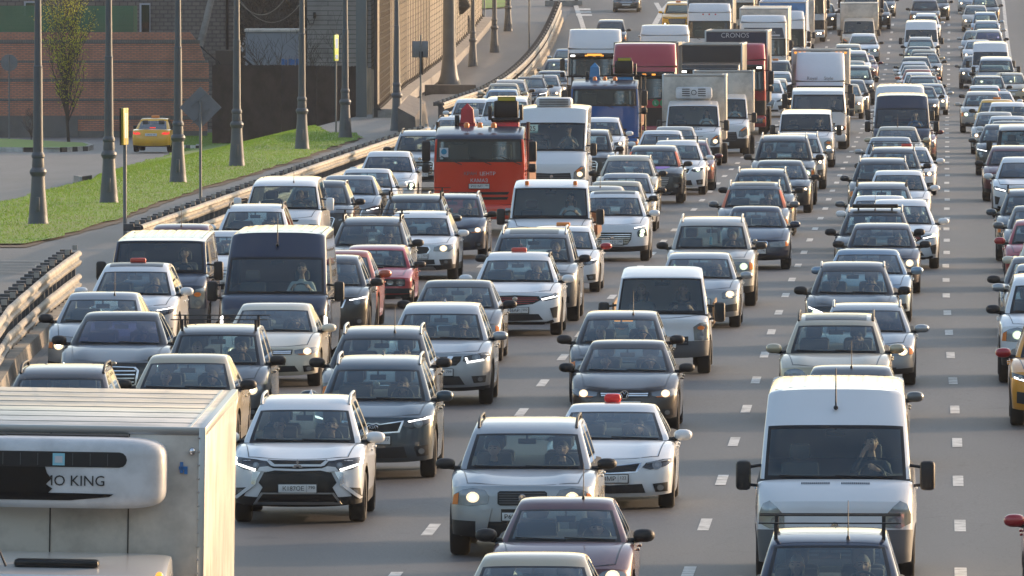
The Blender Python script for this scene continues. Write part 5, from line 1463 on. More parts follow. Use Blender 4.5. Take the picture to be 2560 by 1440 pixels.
# ------------------------------------------------------------------ guardrails
mat('rail_face', (0.265, 0.25, 0.22), 0.6, 0.1, vary=.45, vscale=1.6); mat('post_dark', (0.085, 0.085, 0.088), 0.6, 0.2, vary=.3)
def guardrail(pts, label, gap=2.0, kerb=True):
    """pts: (offset, distance) list; two W-beams with spacers on posts and reflectors"""
    root = empty('guardrail', (x1(pts[0][1]) + pts[0][0], pts[0][1], zr(pts[0][1])))
    inv = Matrix.Translation(root.location).inverted()
    W3 = []
    for a, b in zip(pts[:-1], pts[1:]):
        k = max(1, int((b[1]-a[1])/gap))
        for i in range(k): W3.append((lerp(a[0], b[0], i/k), lerp(a[1], b[1], i/k)))
    W3.append(pts[-1])
    P3 = [Vector((x1(d)+o, d, zr(d))) for o, d in W3]
    prof = [(0, -.155), (.045, -.145), (.075, -.10), (.075, -.06), (.02, -.03), (.02, .03), (.075, .06), (.075, .10), (.045, .145), (0, .155)]
    for (zc_, nm) in ((1.0, 'upper'), (.52, 'lower')):
        m = M(); vs = []; fs = []; np_ = len(prof)
        for q, p in enumerate(P3):
            t = (P3[min(q+1, len(P3)-1)] - P3[max(q-1, 0)]).normalized(); nx = Vector((t.y, -t.x, 0))
            jz = .003*math.sin(q*1.7)
            for (dx, dz) in prof: vs.append(tuple(p + nx*(dx+.12) + Vector((0, 0, zc_+dz+jz))))
        for q in range(len(P3)-1):
            for c in range(np_-1): fs.append((q*np_+c, (q+1)*np_+c, (q+1)*np_+c+1, q*np_+c+1))
        m.add(vs, fs, 'rail_face', inv); me = m.mesh('beam', 50)
        o = link('rail_beam', me, root); sol = None
    # posts
    npost = 0
    pm = M()
    for q, p in enumerate(P3):
        if q % 1 == 0:
            pp = M(); T = inv @ Matrix.Translation(p)
            pp.box(-.06, .06, -.07, .07, -.05, 1.12, 'post_dark', 0, T); pp.box(.03, .13, -.10, .10, .88, 1.12, 'post_dark', 0, T); pp.box(.03, .13, -.10, .10, .42, .62, 'post_dark', 0, T)
            # spacer block reaching back and reflector
            pp.box(-.26, -.02, -.13, .13, 1.02, 1.18, 'post_dark', .01, T)
            if q % 2 == 0: pp.box(.0, .10, -.02, .02, 1.17, 1.27, 'alu', 0, T)
            if npost < 100: link('post', pp.mesh('post'), root); npost += 1
            else: pm.merge(pp)
    if pm.f: tag(link('posts', pm.mesh('posts'), root), kind='stuff')
    m = M()
    if kerb:
        for q in range(len(P3)-1):
            a, b = P3[q], P3[q+1]; t = (b-a).normalized(); nx = Vector((t.y, -t.x, 0))
            v = []
            for p in (a, b - t*.015): 
                for (dx, dz) in ((-.25, -.05), (-.25, .24), (.27, .24), (.32, -.05)): v.append(tuple(p + nx*dx + Vector((0, 0, dz))))
            m.add(v, [(0, 1, 5, 4), (1, 2, 6, 5), (2, 3, 7, 6), (0, 3, 2, 1), (4, 5, 6, 7)], 'kerb_conc', inv)
        link('kerb_base', m.mesh('kb', 30), root)
    tag(root, label, 'guardrail', 'guardrails along the left edge of the carriageway')
    return root
mat('kerb_conc', (0.27, 0.24, 0.19), 0.8, vary=.55, vscale=.8, col2=(.12, .11, .10))
guardrail([(-14.9, 180), (-16.3, 204), (-17.1, 220), (-17.8, 240), (-18.3, 256)], 'short steel guardrail curving into the picture at the left edge, by the side road')
guardrail([(-18.5, 279), (-18.4, 350), (-18.1, 424)], 'long steel guardrail beside the grass verge and the pavement, ending at the concrete block')
guardrail([(-20.6, 497), (-21.0, 555), (-21.7, 605), (-22.5, 656), (-23.3, 705), (-24.3, 762)], 'far steel guardrail curving along the pavement in front of the noise barrier', gap=2.4)
# sloping concrete block between the rails
m = M(); d0, d1 = 468.0, 496.0
X0 = x1(d0)-20.9; zz0 = zr(d0)
m.add([(X0-.1, d0, zz0), (X0+.65, d0, zz0), (X0+.55, d0, zz0+.95), (X0-.1, d0, zz0+1.3), (X0+.1, d1, zz0), (X0+.9, d1, zz0), (X0+.75, d1, zz0+1.1), (X0+.1, d1, zz0+1.35)],
      [(0, 1, 2, 3), (4, 7, 6, 5), (0, 4, 5, 1), (1, 5, 6, 2), (2, 6, 7, 3), (3, 7, 4, 0)], 'concrete_dark')
tag(link('concrete_block', m.mesh('blk', 20)), 'weathered concrete end block between the two long guardrails', 'barrier')
# low retaining step on the far pavement
m = M(); a = Vector(hit(1062, 236)); b = Vector(hit(1190, 233))
m.box(a.x, b.x, a.y-.6, a.y+.4, min(a.z, b.z)-.3, max(a.z, b.z)+.42, 'concrete_dark', .03)
tag(link('concrete_step', m.mesh('step', 20)), 'low concrete step across the pavement beyond the end block', 'step')
# far rail end at the ramp
m = M()
for k, zc_ in enumerate((.55, 1.0)):
    a = Vector(hit(1378, 14)); m.box(a.x-.2, a.x+1.9, a.y-.1, a.y+.05, a.z+zc_-.16, a.z+zc_+.16, 'rail_face', .02)
m.box(a.x+1.5, a.x+1.7, a.y-.2, a.y+.2, a.z, a.z+1.2, 'post_dark'); m.box(a.x-.1, a.x+.1, a.y-.2, a.y+.2, a.z, a.z+1.2, 'post_dark'); m.box(a.x-.4, a.x+2.0, a.y-.3, a.y+.3, a.z-.1, a.z+.3, 'concrete')
rt = empty('guardrail_end', (a.x, a.y, a.z)); o = link('rail_beam', m.mesh('re'), None); o.parent = rt; o.matrix_parent_inverse = Matrix.Translation(rt.location).inverted()
tag(rt, 'isolated guardrail end on the far side of the ramp mouth', 'guardrail')

# ------------------------------------------------------------------ lamp posts
mat('lamp_paint', (0.085, 0.10, 0.115), 0.5, 0.2, vary=.18, vscale=1.5)
def lamp_post(px, py, k=1.0, plain=False):
    x, d, z = hit(px, py)
    z = zt(x, d)
    base = M(); r0 = .27*k
    if plain:
        base.lathe([(.62, 0), (.60, .08), (.46, .5), (.40, .95), (.36, 1.3)], 'lamp_paint', 16)
    else:
        base.lathe([(r0*1.04, -.1), (r0*1.04, .05), (r0*.98, .10), (r0*.98, .16), (r0*.94, .20), (r0*.92, .32), (r0*.72, .95), (r0*.66, 1.30), (r0*.80, 1.36), (r0*.86, 1.42), (r0*.80, 1.48), (r0*.60, 1.54),
                (r0*.62, 1.60), (r0*.58, 1.78), (r0*.66, 1.82), (r0*.66, 1.88), (r0*.52, 1.95)], 'lamp_paint', 20)
        base.box(-.05, .05, -r0*.98, -r0*.7, .35, .75, 'lamp_paint', .02)
    sh = M()
    if plain: sh.lathe([(.35, 1.3), (.26, 11.0)], 'lamp_paint', 16)
    else: sh.lathe([(r0*.50, 1.94), (r0*.44, 4.20), (r0*.44, 4.22), (r0*.47, 4.24), (r0*.38, 4.28), (r0*.32, 6.4), (r0*.28, 10.5)], 'lamp_paint', 16)
    arm = M(); arm.tube([(0, 0, 10.4), (.3, 0, 10.9), (1.6, 0, 11.1)], .05, 'lamp_paint'); arm.box(1.4, 2.2, -.16, .16, 11.02, 11.16, 'lamp_paint', .04)
    root = empty('lamp_post', (x, d, z)); link('base', base.mesh('base', 25), root); link('shaft', sh.mesh('shaft', 25), root); link('lantern_arm', arm.mesh('arm'), root)
    return root
LP = [(95, 562, 'grey lamp post with fluted base nearest the left edge, on the grass'), (272, 510, 'second grey lamp post from the left, on the grass behind the yellow sign'), (445, 458, 'grey lamp post beside the parked taxi and left of the diamond sign'),
      (592, 418, 'grey lamp post on the grass just right of the diamond sign'), (755, 375, 'grey lamp post before the dark fence, left of the lime green sign'), (863, 346, 'grey lamp post at the far tip of the grass, right of the green sign'),
      (992, 325, 'grey lamp post standing against the netted noise barrier near its front corner'), (1049, 226, 'grey lamp post behind the square sign back on the far pavement'), (1182, 165, 'lamp post on the far pavement right of the thick flared mast'),
      (1236, 131, 'far lamp post on the pavement, second from the end of the row'), (1270, 77, 'farthest lamp post of the row, on the pavement before the side street')]
for px, py, lb in LP: tag(lamp_post(px, py), lb, 'lamp post', 'grey lamp posts along the left pavement')
tag(lamp_post(1123, 212, plain=True), 'thick grey mast with a plain flared foot on the far pavement', 'mast')

# ------------------------------------------------------------------ signs
mat('sign_back', (0.20, 0.21, 0.22), 0.5, 0.4, vary=.15); mat('sign_pole', (0.17, 0.18, 0.185), 0.5, 0.4); mat('sign_yellow', (0.36, 0.28, 0.015), 0.5); mat('sign_lime', (0.28, 0.38, 0.015), 0.5, emit=(.6, .75, .02), estr=0.0)
mat('sign_blue', (0.03, 0.16, 0.42), 0.5); mat('sign_white', (0.42, 0.43, 0.47), 0.5)
def sign(px, py, h, build, label, cat='road sign', r=.035):
    x, d, z = hit(px, py); root = empty('road_sign', (x, d, z)); p = M(); p.lathe([(r, -.1), (r, h)], 'sign_pole', 10); link('pole', p.mesh('pole'), root)
    build(root); tag(root, label, cat); return root
def diamond(root):
    m = M(); s = .53; c = 3.44; m.add([(0, .05, c-s), (s, .05, c), (0, .05, c+s), (-s, .05, c), (0, .075, c-s), (s, .075, c), (0, .075, c+s), (-s, .075, c)],
        [(0, 1, 2, 3), (4, 7, 6, 5), (0, 4, 5, 1), (1, 5, 6, 2), (2, 6, 7, 3), (3, 7, 4, 0)], 'sign_back'); link('sign_plate', m.mesh('pl', 10), root)
    for q in (-.22, .22):
        m = M(); m.box(-.30, .30, .02, .05, c+q-.012, c+q+.012, 'sign_pole', 0, Matrix.Translation((0, 0, c+q)) @ Matrix.Rotation(R(-40), 4, 'Y') @ Matrix.Translation((0, 0, -c-q))); link('bracket', m.mesh('br'), root)
sign(501, 612, 3.6, diamond, 'diamond sign seen from its bare grey back on a thin pole by the guardrail')
def disc(root):
    m = M(); m.lathe([(.02, .04), (.40, .04), (.41, .05), (.40, .06), (.02, .06)], 'sign_back', 28, Matrix.Translation((0, 0, 3.75)), 'y'); link('sign_plate', m.mesh('pl'), root)
sign(23, 350, 4.1, disc, 'round sign seen from its grey back at the left edge, before the brick wall')
def yellow(root):
    m = M(); T = Matrix.Rotation(R(83), 4, 'Z'); m.box(-.36, .36, -.03, .03, 2.76, 3.64, 'sign_yellow', .01, T); link('sign_plate', m.mesh('pl'), root)
    m = M(); m.box(-.22, .22, -.034, -.030, 2.92, 3.52, 'sign_white', 0, T); link('sign_face', m.mesh('pl'), root); m = M(); m.box(-.36, .36, .03, .07, 2.76, 3.64, 'gloss_black', 0, T); link('sign_frame', m.mesh('pl'), root)
sign(312, 652, 3.65, yellow, 'narrow yellow sign turned almost edge on, in front of the parked taxi', r=.045)
def lime(root):
    T = Matrix.Rotation(R(81), 4, 'Z'); m = M(); m.box(-.45, .45, -.03, .03, 2.9, 3.95, 'sign_lime', .01, T); link('sign_plate', m.mesh('pl'), root)
    m = M(); m.box(-.30, .30, -.034, -.03, 3.4, 3.8, 'sign_blue', 0, T); m.box(-.3, .3, -.034, -.03, 2.98, 3.15, 'sign_blue', 0, T); link('sign_face', m.mesh('pl'), root)
sign(840, 333, 4.0, lime, 'lime green sign turned edge on, on a thin pole before the dark fence')
def square(root):
    m = M(); m.box(-.30, .26, .03, .05, 3.50, 4.08, 'sign_back', .008); link('sign_plate', m.mesh('pl'), root); m = M(); m.box(-.05, .08, -.03, .03, 2.9, 3.72, 'gloss_black', .02); link('lamp_head', m.mesh('pl'), root)
sign(1052, 392, 4.3, square, 'small square sign seen from its grey back, on a dark pole by the end block')
sign(1323, 126, 9.0, lambda r_: None, 'thin bare metal pole standing right behind the far guardrail', 'pole', r=.05)
sign(1211, 44, 5.5, lambda r_: None, 'thin pole at the end of the noise barrier by the far grass', 'pole', r=.05)
# far patch of grass
poly_fill('far_grass', [(1202, 24), (1262, 20), (1266, -8), (1200, -10)], .05, 'grass_base', 3)

# ------------------------------------------------------------------ brick wall, panels, houses
def brick_mat(name, c1, c2, mortar, bw, bh, rough=.9, ms=.012):
    m = bpy.data.materials.new(name); m.use_nodes = True; nt = m.node_tree; b = nt.nodes["Principled BSDF"]; L = nt.links.new; b.inputs["Roughness"].default_value = rough
    tc = nt.nodes.new("ShaderNodeTexCoord"); sp = nt.nodes.new("ShaderNodeSeparateXYZ"); cb = nt.nodes.new("ShaderNodeCombineXYZ"); L(tc.outputs["Object"], sp.inputs[0]); L(sp.outputs[0], cb.inputs[0]); L(sp.outputs[2], cb.inputs[1])
    br = nt.nodes.new("ShaderNodeTexBrick"); L(cb.outputs[0], br.inputs["Vector"]); br.inputs["Color1"].default_value = (*c1, 1); br.inputs["Color2"].default_value = (*c2, 1); br.inputs["Mortar"].default_value = (*mortar, 1)
    br.inputs["Scale"].default_value = 1; br.inputs["Mortar Size"].default_value = ms; br.inputs["Brick Width"].default_value = bw; br.inputs["Row Height"].default_value = bh; br.inputs["Bias"].default_value = -.1
    n = nt.nodes.new("ShaderNodeTexNoise"); n.inputs["Scale"].default_value = .8; n.inputs["Detail"].default_value = 8; L(tc.outputs["Object"], n.inputs["Vector"])
    mr = nt.nodes.new("ShaderNodeMapRange"); mr.inputs[1].default_value = .50; mr.inputs[2].default_value = .70; mr.inputs[4].default_value = .5; L(n.outputs["Fac"], mr.inputs[0])
    mx = nt.nodes.new("ShaderNodeMix"); mx.data_type = 'RGBA'; L(mr.outputs[0], mx.inputs["Factor"]); L(br.outputs["Color"], mx.inputs["A"]); mx.inputs["B"].default_value = (*[v*.55 for v in mortar], 1); L(mx.outputs["Result"], b.inputs["Base Color"])
    bp = nt.nodes.new("ShaderNodeBump"); bp.inputs["Strength"].default_value = .5; bp.inputs["Distance"].default_value = .01; L(br.outputs["Fac"], bp.inputs["Height"]); bp.invert = True; L(bp.outputs[0], b.inputs["Normal"])
    MATS[name] = m
brick_mat('brick_orange', (.68, .26, .15), (.54, .20, .12), (.24, .16, .13), .30, .095, ms=.02)
brick_mat('brick_band', (.21, .19, .175), (.17, .155, .145), (.10, .09, .085), .085, .26)
brick_mat('brick_grey', (.20, .175, .155), (.155, .135, .12), (.07, .062, .056), .42, .21, ms=.02)
brick_mat('brick_siding', (.30, .285, .27), (.27, .26, .245), (.10, .095, .09), 8.0, .23, ms=.016)
mat('plinth', (0.16, 0.155, 0.145), .9, vary=.3, vscale=.6); mat('panel_green', (0.07, 0.19, 0.10), .6, vary=.2, vscale=.5); mat('panel_post', (0.12, 0.20, 0.10), .6)
DW = 612.0
def PX(px, d): return (px-1280)*d/FX
def PZ(py, d): return H - (py-C0)*d/FX
gz = zt(PX(200, DW), DW)
root = empty('brick_wall', (PX(200, DW), DW, gz)); RI = Matrix.Translation(root.location).inverted()
xl_, xr_ = PX(-60, DW), PX(522, DW)
# stepped outline of the right end
def wall_poly(m, pts, y0, y1_, name):
    n = len(pts); v = [(x, y0, z) for x, z in pts] + [(x, y1_, z) for x, z in pts]
    m.add(v, [tuple(range(n))] + [tuple(range(2*n-1, n-1, -1))] + [(i, i+n, (i+1) % n+n, (i+1) % n) for i in range(n)], name, RI)
rows_ = [(80, 100), (109, 151), (157, 196), (204, 246), (253, 290), (298, 328)]
bands = [(100, 109), (151, 157), (196, 204), (246, 253), (290, 298)]
rgt = [490, 512, 522, 522, 520, 518]
m = M()
for (a, b), r_ in zip(rows_, rgt):
    wall_poly(m, [(xl_, PZ(b, DW)), (PX(r_, DW), PZ(b, DW)), (PX(r_-14 if r_ < 515 else r_, DW), PZ(a, DW)), (xl_, PZ(a, DW))], DW, DW+.38, 'brick_orange')
link('brickwork', m.mesh('bw', 20), root)
m = M()
for (a, b), r_ in zip(bands, [500, 520, 521, 520, 518]): wall_poly(m, [(xl_, PZ(b, DW)), (PX(r_, DW), PZ(b, DW)), (PX(r_, DW), PZ(a, DW)), (xl_, PZ(a, DW))], DW-.03, DW+.40, 'brick_band')
link('soldier_course', m.mesh('sc', 20), root)
m = M(); wall_poly(m, [(xl_, gz-.6), (PX(195, DW), gz-.6), (PX(195, DW), PZ(291, DW)), (xl_, PZ(291, DW))], DW-.06, DW+.4, 'plinth'); wall_poly(m, [(PX(195, DW)+.01, gz-.6), (PX(518, DW), gz-.6), (PX(518, DW), PZ(328, DW)), (PX(195, DW)+.01, PZ(328, DW))], DW-.03, DW+.4, 'plinth'); link('plinth', m.mesh('pl', 20), root)
tag(root, 'long orange brick wall with grey bands and a broken right end, behind the taxi', 'wall')
# green panels on top behind
DG = DW + 1.2
root = empty('panel_fence', (PX(100, DG), DG, gz)); RI = Matrix.Translation(root.location).inverted()
for k, (a, b) in enumerate([(-60, 140), (148, 334)]):
    m = M(); n = 26
    for i in range(n):
        za, zb_ = PZ(82 - i*68/n, DG), PZ(82 - (i+1)*68/n, DG); m.box(PX(a, DG), PX(b, DG), DG + (.02 if i % 2 else 0), DG+.08, za, zb_-.004, 'panel_green', 0, RI)
    link('panel', m.mesh('pn', 20), root)
for px in (144, 339):
    m = M(); m.box(PX(px-4, DG), PX(px+4, DG), DG-.08, DG+.16, gz, PZ(14, DG), 'panel_post', 0, RI); link('post', m.mesh('po', 20), root)
tag(root, 'dark green ribbed noise panels rising above the orange brick wall', 'fence')
# grey brick house
DH = 640.0
root = empty('brick_house', (PX(450, DH), DH, gz)); RI = Matrix.Translation(root.location).inverted()
m = M(); m.box(PX(-80, DH), PX(586, DH), DH, DH+9, gz-.5, PZ(-120, DH), 'brick_grey', 0, RI); link('wall', m.mesh('w', 20), root)
for (a, b, c, e) in ((349, 376, 8, 80), (60, 90, 3, 40)):
    m = M(); m.box(PX(a, DH), PX(b, DH), DH-.10, DH-.01, PZ(e, DH), PZ(c, DH), 'sign_white', 0, RI); f = link('window', m.mesh('win', 20), root)
    m = M(); m.box(PX(a+5, DH), PX(b-2, DH), DH-.13, DH-.102, PZ(e, DH), PZ(c+4, DH), 'glass_dark', 0, RI); link('pane', m.mesh('pane', 20), f)
m = M(); m.tube([(PX(568, DH), DH-.12, PZ(168, DH)), (PX(568, DH), DH-.12, PZ(-110, DH))], .08, 'gloss_black', 8, RI); link('downpipe', m.mesh('dp'), root)
m = M(); m.box(PX(-85, DH), PX(592, DH), DH-.3, DH+9.3, PZ(-120, DH), PZ(-128, DH), 'concrete_dark', 0, RI); link('roof', m.mesh('rf', 20), root)
tag(root, 'grey block-built house with a white framed window above the brick wall', 'house')
# leaning concrete pole
m = M(); m.tube([(PX(497, DH-2), DH-2, PZ(125, DH)), (PX(545, DH-2), DH-2, PZ(-70, DH))], [.19, .17], 'concrete', 10); tag(link('utility_pole', m.mesh('up')), 'leaning grey concrete pole against the block-built house', 'pole')
# small dark lean-to and pale shed
DS = 632.0
root = empty('shed', (PX(560, DS), DS, gz)); RI = Matrix.Translation(root.location).inverted()
m = M(); m.box(PX(540, DS), PX(586, DS), DS-1, DS+1, gz, PZ(125, DS), 'steel_dark', 0, RI); link('wall', m.mesh('w', 10), root)
m = M(); m.tube([(PX(502, DS), DS-1.2, PZ(114, DS)), (PX(552, DS), DS-1.2, PZ(158, DS))], .05, 'gloss_black', 6, RI); m.tube([(PX(596, DS), DS-1.2, PZ(132, DS)), (PX(640, DS), DS-1.2, PZ(170, DS))], .06, 'gloss_black', 6, RI); link('roof', m.mesh('r'), root)
tag(root, 'small dark shed with a sloping roof edge behind the fence', 'shed')
mat('shed_pale', (0.25, 0.29, 0.33), .6, vary=.15, vscale=.5)
root = empty('container_shed', (PX(680, DS), DS+3, gz)); RI = Matrix.Translation(root.location).inverted()
m = M(); m.box(PX(612, DS), PX(758, DS), DS+2, DS+6, gz, PZ(80, DS), 'shed_pale', 0, RI); link('wall', m.mesh('w', 10), root)
m = M(); m.box(PX(609, DS), PX(760, DS), DS+1.9, DS+6.1, PZ(80, DS), PZ(74, DS), 'box_roof', 0, RI); link('roof', m.mesh('r', 10), root)
m = M()
for k, w_ in enumerate((8, 5, 9, 6, 8, 7)): m.box(PX(702+k*9, DS), PX(702+k*9+w_, DS), DS+1.97, DS+1.995, PZ(163+(k % 3), DS), PZ(148+(k % 2)*2, DS), 'sign_blue', 0, RI)
link('spray_paint', m.mesh('s', 10), root)
tag(root, 'pale blue grey metal shed with blue spray paint behind the dark fence', 'shed')
# long pale building with horizontal siding
DB = 596.0
root = empty('siding_building', (PX(820, DB), DB, gz)); RI = Matrix.Translation(root.location).inverted()
m = M(); m.box(PX(768, DB), PX(928, DB), DB, DB+14, gz, PZ(-120, DB), 'brick_siding', 0, RI); link('wall', m.mesh('w', 10), root)
m = M(); m.box(PX(764, DB), PX(932, DB), DB-.2, DB+14.2, PZ(-120, DB), PZ(-128, DB), 'concrete_dark', 0, RI); link('roof', m.mesh('r', 10), root)
m = M(); m.tube([(PX(915, DB), DB-.1, gz), (PX(915, DB), DB-.1, PZ(-110, DB))], .07, 'gloss_black', 8, RI); link('downpipe', m.mesh('d'), root)
m = M(); m.box(PX(783, DB), PX(790, DB), DB-.25, DB-.02, PZ(46, DB), PZ(30, DB), 'gloss_black', .02, RI); m.tube([(PX(786, DB), DB-.1, PZ(46, DB)), (PX(784, DB), DB-.1, PZ(58, DB)), (PX(774, DB), DB-.1, PZ(60, DB)), (PX(768, DB), DB-.1, PZ(45, DB))], .02, 'gloss_black', 6, RI); link('wall_lamp', m.mesh('l'), root)
tag(root, 'pale building clad in horizontal boards behind the dark fence', 'building')
# dark sheet fence, its last leaf turned to the sun
mat('fence_dark', (0.075, 0.058, 0.056), .8, vary=.45, vscale=1.0); mat('fence_painted_sun', (0.24, 0.16, 0.10), .75, vary=.45, vscale=1.3)  # last sheet's sunlit look is painted into its lighter brown
DF = 566.0; gf = zt(PX(700, DF), DF)
root = empty('sheet_fence', (PX(700, DF), DF, gf)); RI = Matrix.Translation(root.location).inverted()
fr = random.Random(4)
def corr(m, xa, ya, xb, yb, zb_, zt__, name, n):
    v = []; f = []
    for i in range(n+1):
        t = i/n; w_ = .025*(1 if i % 2 else -1); dx, dy = xb-xa, yb-ya; L_ = math.hypot(dx, dy); nx, ny = dy/L_*w_, -dx/L_*w_
        h = zt__ + fr.uniform(-.03, .03); v += [(xa+dx*t+nx, ya+dy*t+ny, zb_), (xa+dx*t+nx, ya+dy*t+ny, h)]
    for i in range(n): f.append((2*i, 2*i+2, 2*i+3, 2*i+1))
    m.add(v, f, name, RI)
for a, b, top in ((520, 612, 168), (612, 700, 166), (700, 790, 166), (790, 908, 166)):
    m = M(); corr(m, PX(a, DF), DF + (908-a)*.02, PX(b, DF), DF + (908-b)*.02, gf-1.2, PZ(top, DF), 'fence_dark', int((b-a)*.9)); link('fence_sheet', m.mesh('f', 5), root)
m = M(); corr(m, PX(908, DF), DF, PX(944, DF-14), DF-14, gf-.4, PZ(166, DF), 'fence_painted_sun', 30); o = link('fence_sheet', m.mesh('f', 5), root); o['label'] = 'fence sheet with sunlight painted into its brown'
tag(root, 'tall dark corrugated sheet fence behind the grass, its last sheet turned to the sun', 'fence')

# netted noise barrier
def net_mat():
    m = bpy.data.materials.new('barrier_panel'); m.use_nodes = True; nt = m.node_tree; b = nt.nodes["Principled BSDF"]; L = nt.links.new
    tc = nt.nodes.new("ShaderNodeTexCoord"); n = nt.nodes.new("ShaderNodeTexNoise"); n.inputs["Scale"].default_value = .6; n.inputs["Detail"].default_value = 6; L(tc.outputs["Object"], n.inputs["Vector"])
    r = nt.nodes.new("ShaderNodeValToRGB"); r.color_ramp.elements[0].color = (.46, .41, .34, 1); r.color_ramp.elements[1].color = (.55, .50, .41, 1); L(n.outputs["Fac"], r.inputs[0]); L(r.outputs[0], b.inputs["Base Color"]); b.inputs["Roughness"].default_value = .75
    MATS['barrier_panel'] = m
net_mat(); mat('net', (0.055, 0.05, 0.045), .8); mat('barrier_post', (.12, .15, .16), .5, .2)
BP = [(-25.2, 541), (-26.3, 575), (-27.3, 615), (-28.0, 660), (-28.6, 710), (-29.0, 762)]
root = empty('noise_barrier', (x1(541)-25.2, 541, zr(541))); RI = Matrix.Translation(root.location).inverted()
PB = []
for (oa, da), (ob_, db) in zip(BP[:-1], BP[1:]):
    k = max(1, int((db-da)/3.0))
    for i in range(k): PB.append(Vector((x1(lerp(da, db, i/k)) + lerp(oa, ob_, i/k), lerp(da, db, i/k), zr(lerp(da, db, i/k)))))
HB = 8.5; np_ = 0
for a, b in zip(PB[:-1], PB[1:]):
    m = M(); t = (b-a); nx = Vector((t.y, -t.x, 0)).normalized()*.05
    nseg = 6; v = []; f = []
    for i in range(nseg+1):
        p = a + t*(i/nseg); v += [tuple(p + nx*(.3 if i % 2 else 0) + Vector((0, 0, .35))), tuple(p + nx*(.3 if i % 2 else 0) + Vector((0, 0, HB)))]
    for i in range(nseg): f.append((2*i, 2*i+2, 2*i+3, 2*i+1))
    m.add(v, f, 'barrier_panel', RI); pn = link('panel', m.mesh('p', 60), root)
    m = M()
    for i in range(int(HB/.30)):
        z = .45 + i*.30; sag = .03*math.sin(i*2.1)
        m.tube([tuple(a + nx*1.9 + Vector((0, 0, z))), tuple((a+b)/2 + nx*2.3 + Vector((0, 0, z-.05+sag))), tuple(b + nx*1.9 + Vector((0, 0, z)))], .010, 'net', 4, RI)
    for i in (0.15, .65):
        p = a + t*i; m.tube([tuple(p + nx*2 + Vector((0, 0, .2))), tuple(p + nx*2 + Vector((0, 0, HB)))], .014, 'net', 4, RI)
    link('netting', m.mesh('n'), root)
for a in PB[::1]:
    m = M(); T = RI @ Matrix.Translation(a); m.box(-.14, .03, -.05, .05, 0, HB+.1, 'net', 0, T); m.add([(.02, -.06, .3), (.20, -.06, .3), (.02, -.06, .6), (.02, .06, .3), (.20, .06, .3), (.02, .06, .6)], [(0, 1, 2), (3, 5, 4), (0, 3, 4, 1), (1, 4, 5, 2), (0, 2, 5, 3)], 'net', T); link('bracket', m.mesh('b', 20), root)
m = M()
for a, b in zip(PB[:-1], PB[1:]):
    t = (b-a); nx = Vector((t.y, -t.x, 0)).normalized(); v = []
    for p in (a, b - t.normalized()*.05):
        for dx, dz in ((-.2, -.1), (-.2, .35), (.75, .35), (.80, -.1)): v.append(tuple(p + nx*dx + Vector((0, 0, dz))))
    m.add(v, [(0, 1, 5, 4), (1, 2, 6, 5), (2, 3, 7, 6), (0, 3, 2, 1), (4, 5, 6, 7)], 'concrete', RI)
link('footing', m.mesh('f', 20), root)
m = M(); T = RI @ Matrix.Translation(PB[0] + Vector((-.55, -.3, 0))); m.box(-.38, .10, -.1, .1, 0, HB+.2, 'barrier_post', .02, T); link('end_post', m.mesh('e'), root)
tag(root, 'tall pale noise barrier covered with dark netting, receding along the far pavement', 'noise barrier')

